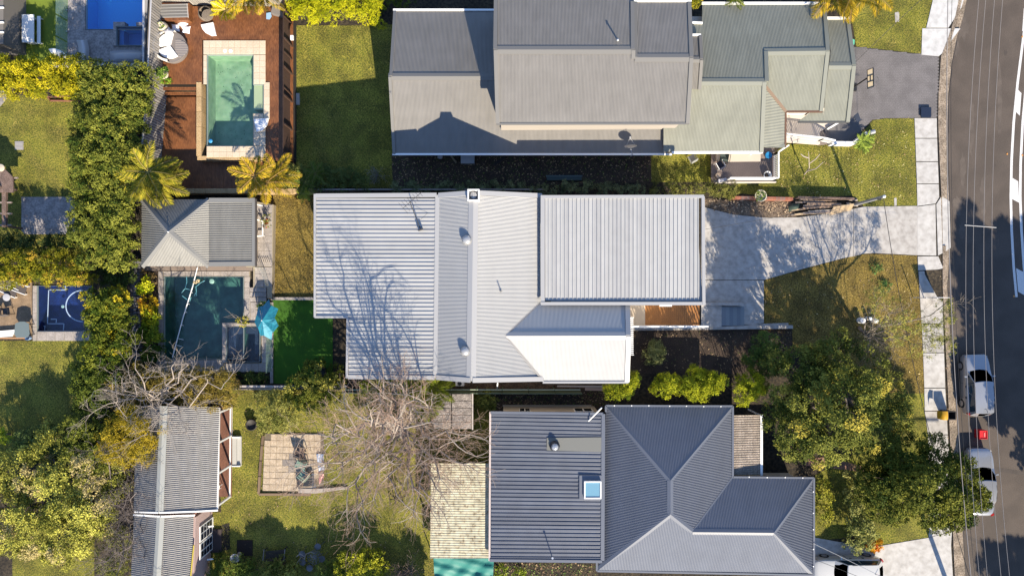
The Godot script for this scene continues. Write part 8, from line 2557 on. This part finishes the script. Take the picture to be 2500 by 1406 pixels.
	for q in [[290, 1110, 3.8], [345, 1135, 4.2], [335, 1200, 4.0], [260, 1120, 4.2], [300, 1240, 3.6], [350, 1300, 4.0], [310, 1340, 3.6], [260, 1370, 3.2], [350, 1360, 3.8], [290, 1390, 3.2]]:
		var e := P3(q)
		var pts: Array = limb(bb, b2 + Vector3(R.randf_range(-1, 1), 0, R.randf_range(0, 5)), e, 0.06, 0.025, 0.2, 6, 5)
		for k in range(2, 6):
			for j in 3: twig(bb, pts[k], (rdir() + Vector3(0, 0.3, 0)).normalized(), R.randf_range(0.8, 1.4), 0.02, 2, 0.45, 2, 0.03)
	obj("branches", bb, plain("brush_grey", L(0.2, 0.165, 0.15), 0.95), br)
	hedge("shrub", "dull green undergrowth at the bottom edge beside the pink studio", row(250, 1290, 330, 1400, 3, 3, 1.6, 24, 0.7), {"l": 0.117, "w": 0.043, "c": [Color(0.054, 0.074, 0.014), Color(0.203, 0.203, 0.043)], "n": 24.8}, "", 0.08, "shrub")
	# plants along the teal pool
	for q in [[358, 700, 16, [Color(0.189, 0.270, 0.009), Color(0.567, 0.567, 0.028)], "bright lime plant beside the teal pool's corner paving"], [362, 745, 18, [Color(0.270, 0.216, 0.009), Color(0.675, 0.432, 0.028), Color(0.675, 0.216, 0.028)], "yellow and orange leaved plant beside the teal pool"], [370, 775, 18, [Color(0.135, 0.189, 0.009), Color(0.486, 0.486, 0.028)], "yellow green plant in the bed below the orange leaved one"], [372, 815, 24, [Color(0.054, 0.108, 0.009), Color(0.243, 0.297, 0.028)], "leafy green plant in the bed near the teal pool's long side"], [368, 860, 24, [Color(0.027, 0.061, 0.008), Color(0.135, 0.176, 0.028)], "dark plant at the lower end of the teal pool's bed"]]:
		single("bed_plant", q[4], "plant", foliage([[P(q[0], q[1], 0.7), Vector3(q[2] / 34.0, 0.5, q[2] / 30.0)]], 40, 9, 0.22, 0.08, q[3], 0.18), leafy("leaf"), P(q[0], q[1], 0.1))
	hedge("shrub", "low dark ground plants along the fence below the pool terrace", row(500, 916, 655, 934, 7, 1, 0.5, 15, 0.3), {"l": 0.094, "w": 0.058, "c": [Color(0.027, 0.054, 0.009), Color(0.135, 0.162, 0.038)], "n": 46.5}, "", 0.08, "shrub")
	single("dry_vine", "dry straw coloured vine litter in the bed by the pool house corner", "vine", foliage([[P(362, 676, 0.3), Vector3(0.5, 0.2, 0.5)]], 40, 8, 0.2, 0.03, [Color(0.203, 0.135, 0.048), Color(0.472, 0.338, 0.133)], 0.2), leafy("leaf"), P(362, 676, 0.1))
	var cp := thing("coral_plant", "knobbly bare branched plant with yellow leaves beside the spa", "plant", P(592, 786, 0.2))
	var cb := MB.new()
	for q in [[560, 772, 1.0], [565, 798, 1.1], [575, 812, 1.0], [590, 770, 1.3], [600, 800, 1.2]]:
		twig(cb, P(592, 788, 0.3), (P3(q) - P(592, 788, 0.3)).normalized(), 1.0, 0.03, 1, 0.35, 2)
	obj("branches", cb, pale, cp)
	obj("leaves", foliage([[P(594, 785, 0.9), Vector3(0.42, 0.2, 0.35)]], 60, 8, 0.12, 0.06, [Color(0.162, 0.176, 0.019), Color(0.486, 0.405, 0.076)], 0.1), leafy("leaf"), cp)
	single("terrace_plant", "green leafy plant between blue umbrella and the glass fence", "plant", foliage([[P(646, 748, 0.9), Vector3(0.42, 0.35, 0.32)]], 60, 9, 0.18, 0.06, [Color(0.068, 0.135, 0.009), Color(0.270, 0.351, 0.028)], 0.1), leafy("leaf"), P(646, 750, 0.2))
	# ---- middle back garden: shrubs, tree ferns and the great bare tree
	var gloss := {"l": 0.125, "w": 0.065, "c": [Color(0.031, 0.052, 0.008), Color(0.176, 0.185, 0.026), Color(0.324, 0.297, 0.057)], "n": 46.5}
	hedge("shrub", "glossy dark green shrub at the lower corner of the turf", [[770, 925, 2.4, 40, 0.9], [800, 945, 2.2, 36, 0.9], [735, 950, 2.0, 36, 0.8], [820, 915, 1.8, 24, 0.7], [775, 975, 1.9, 34, 0.8], [720, 975, 1.6, 28, 0.7]], gloss, "", 0.08, "shrub")
	hedge("shrub", "grey green feathery shrub on the lawn near the dark pot", [[650, 1000, 1.8, 36, 0.8], [690, 985, 1.9, 34, 0.8], [665, 1030, 1.5, 30, 0.7], [700, 1020, 1.5, 30, 0.7]], {"l": 0.140, "w": 0.036, "c": [Color(0.081, 0.101, 0.019), Color(0.297, 0.284, 0.076)], "n": 43.4}, "", 0.08, "shrub")
	var fern := [Color(0.06, 0.095, 0.008), Color(0.22, 0.25, 0.02), Color(0.15, 0.15, 0.03)]
	palm("lush green tree fern against the white house's lower roof edge", [1030, 975, 0.1], [[1040, 962, 2.9], [1005, 950, 2.7], [1065, 948, 2.8], [1035, 990, 2.6]], 14, 1.35, fern, "", "tree fern")
	palm("green tree fern beside the bare tree's upper limbs", [915, 955, 0.1], [[912, 948, 2.6], [940, 935, 2.5]], 12, 1.1, fern, "", "tree fern")
	palm("yellow green fern spread under the middle of the bare tree", [935, 1080, 0.1], [[925, 1085, 1.8], [955, 1062, 2.0], [968, 1110, 1.7]], 13, 1.35, [Color(0.09, 0.11, 0.012), Color(0.27, 0.25, 0.035), Color(0.16, 0.15, 0.03)], "", "tree fern")
	var j0 := P(985, 1085, 0.1)
	var jt := thing("great_bare_tree", "great leafless tree with pale twisting limbs over the middle garden", "tree", j0)
	var jb := MB.new()
	var jh := P(985, 1050, 3.2)
	limb(jb, j0, jh, 0.3, 0.24, 0.04, 10, 4)
	obj("trunk", jb, pale, jt)
	for q in [[900, 1015, 9.0, 0.14], [905, 1040, 11.0, 0.1], [820, 1035, 7.6, 0.1], [990, 985, 9.6, 0.13], [985, 1045, 11.6, 0.1], [925, 960, 8.6, 0.08], [1040, 985, 8.4, 0.09], [1100, 1070, 6.6, 0.11], [1060, 1120, 6.2, 0.1], [905, 1130, 6.6, 0.13], [850, 1190, 6.2, 0.09], [960, 1180, 6.6, 0.11], [1010, 1190, 6.2, 0.1], [1045, 1210, 5.6, 0.08], [870, 1250, 5.4, 0.07], [800, 1130, 6.2, 0.09], [980, 940, 7.4, 0.07], [780, 1060, 5.8, 0.06], [760, 1150, 5.2, 0.05], [1120, 1130, 5.6, 0.06], [1060, 1180, 5.6, 0.07]]:
		var e := P(q[0], q[1], q[2])
		var lm := MB.new()
		var tw0 := MB.new()
		var pts: Array = limb(lm, jh, e, q[3] * 1.05, 0.045, 0.16, 7, 6)
		for k in range(2, 7):
			var d := ((e - jh).normalized() * 0.8 + rdir() * 0.7 + Vector3(0, 0.1, 0)).normalized()
			twig(lm, pts[k], d, R.randf_range(1.5, 2.6), 0.055, 1, 0.42, 3, 0.03)
			for j in (2 if k < 6 else 3):
				var f := ((e - jh).normalized() * 0.8 + rdir() * 0.85 + Vector3(0, 0.1, 0)).normalized()
				twig(tw0, pts[k], f, R.randf_range(1.1, 1.9), 0.018, 2, 0.36, 2, 0.03)
		obj("limb", lm, pale, jt)
		stuff(obj("twigs", tw0, plain("twig_brown", L(0.42, 0.29, 0.215), 0.95), jt))
	hedge("shrub", "bright yellow green shrub at the bottom edge of the shaded lawn", row(830, 1348, 935, 1405, 3, 2, 1.3, 26, 0.6), {"l": 0.117, "w": 0.058, "c": [Color(0.081, 0.108, 0.009), Color(0.405, 0.392, 0.028)], "n": 40.3}, "", 0.08, "shrub")
	hedge("shrub", "dark shrub with scattered light leaves below the garden bench", row(650, 1375, 720, 1410, 3, 2, 1.0, 20, 0.5), {"l": 0.117, "w": 0.058, "c": [Color(0.041, 0.061, 0.009), Color(0.270, 0.270, 0.057)], "n": 34.1}, "", 0.08, "shrub")
	hedge("shrub", "dark green ground shrubs beside the pink studio's doors", row(515, 1360, 620, 1410, 4, 2, 0.7, 22, 0.4), {"l": 0.117, "w": 0.050, "c": [Color(0.041, 0.068, 0.011), Color(0.135, 0.176, 0.028)], "n": 37.2}, "", 0.08, "shrub")
	hedge("shrub", "dark shrub between the iron chairs and bright bottom shrub", row(775, 1378, 830, 1410, 2, 2, 0.9, 20, 0.5), {"l": 0.117, "w": 0.050, "c": [Color(0.041, 0.068, 0.013), Color(0.162, 0.203, 0.038)], "n": 37.2}, "", 0.08, "shrub")
	var tw := MB.new()
	for k in 60: twig(tw, P(990, 1395, 0.1) + Vector3(R.randf_range(-0.5, 0.5), 0, R.randf_range(-0.3, 0.3)), Vector3(R.randf_range(-0.9, 0.9), 1, R.randf_range(-0.9, 0.7)).normalized(), R.randf_range(1.1, 1.6), 0.014, 1, 0.25, 3)
	single("brown_shrub", "domed brown leafless shrub at the bottom edge left of the teal tarpaulin", "shrub", tw, plain("brush_brown", L(0.26, 0.19, 0.16), 0.95), P(990, 1395, 0.1))
	hedge("shrub", "rounded green shrub in the passage below the green fence", [[1182, 972, 1.0, 22, 0.5], [1195, 980, 0.9, 18, 0.45]], {"l": 0.125, "w": 0.065, "c": [Color(0.047, 0.068, 0.014), Color(0.189, 0.203, 0.048)], "n": 46.5}, "", 0.08, "shrub")
	for q in [[1222, 1392, "bright leafy plant at the bottom edge right of the teal tarpaulin"], [1268, 1400, "pale green plant at the bottom edge below the pan roof"]]:
		single("bed_plant", q[2], "plant", foliage([[P(q[0], q[1], 0.6), Vector3(0.4, 0.4, 0.5)]], 40, 9, 0.18, 0.06, [Color(0.068, 0.108, 0.009), Color(0.270, 0.324, 0.038)], 0.15), leafy("leaf"), P(q[0], q[1], 0.1))
	# ---- trees beyond the picture whose shade falls into it
	var far := {"l": 0.3, "w": 0.2, "c": [Color(0.041, 0.068, 0.009), Color(0.135, 0.162, 0.028)], "n": 22.0, "per": 14, "s": 0.5, "low": -0.6}
	tree("far_tree", "tall roadside tree beyond the picture shading the carriageway", "tree", [2620, 1260], [G(2600, 1190, 9, 70, 2.4), G(2660, 1230, 8, 80, 2.4), G(2570, 1270, 7, 70, 2.2), G(2640, 1330, 7, 90, 2.4), G(2580, 1120, 10, 40, 1.6), G(2680, 1130, 9, 70, 2.0)], far, bark)
	tree("far_tree", "second roadside tree beyond the picture's lower corner", "tree", [2640, 1860], [G(2600, 1840, 8, 45, 1.6), G(2660, 1860, 8, 60, 2.0)], far, bark)
	tree("far_tree", "broad tree below the picture shading the lower lawn", "tree", [930, 1690], [G(745, 1645, 5.5, 58, 1.2), G(830, 1655, 5.6, 58, 1.2), G(920, 1645, 5.4, 58, 1.2), G(1010, 1660, 5.5, 58, 1.2), G(1090, 1665, 5.4, 55, 1.2), G(760, 1730, 5, 60, 1.2), G(900, 1735, 5.2, 70, 1.2), G(1050, 1740, 5, 65, 1.2)], far, bark)
	tree("far_tree", "tree beyond the picture's lower left shading the studio roof", "tree", [640, 1720], [G(620, 1690, 7, 36, 1.6), G(560, 1730, 7, 46, 1.6)], far, bark)
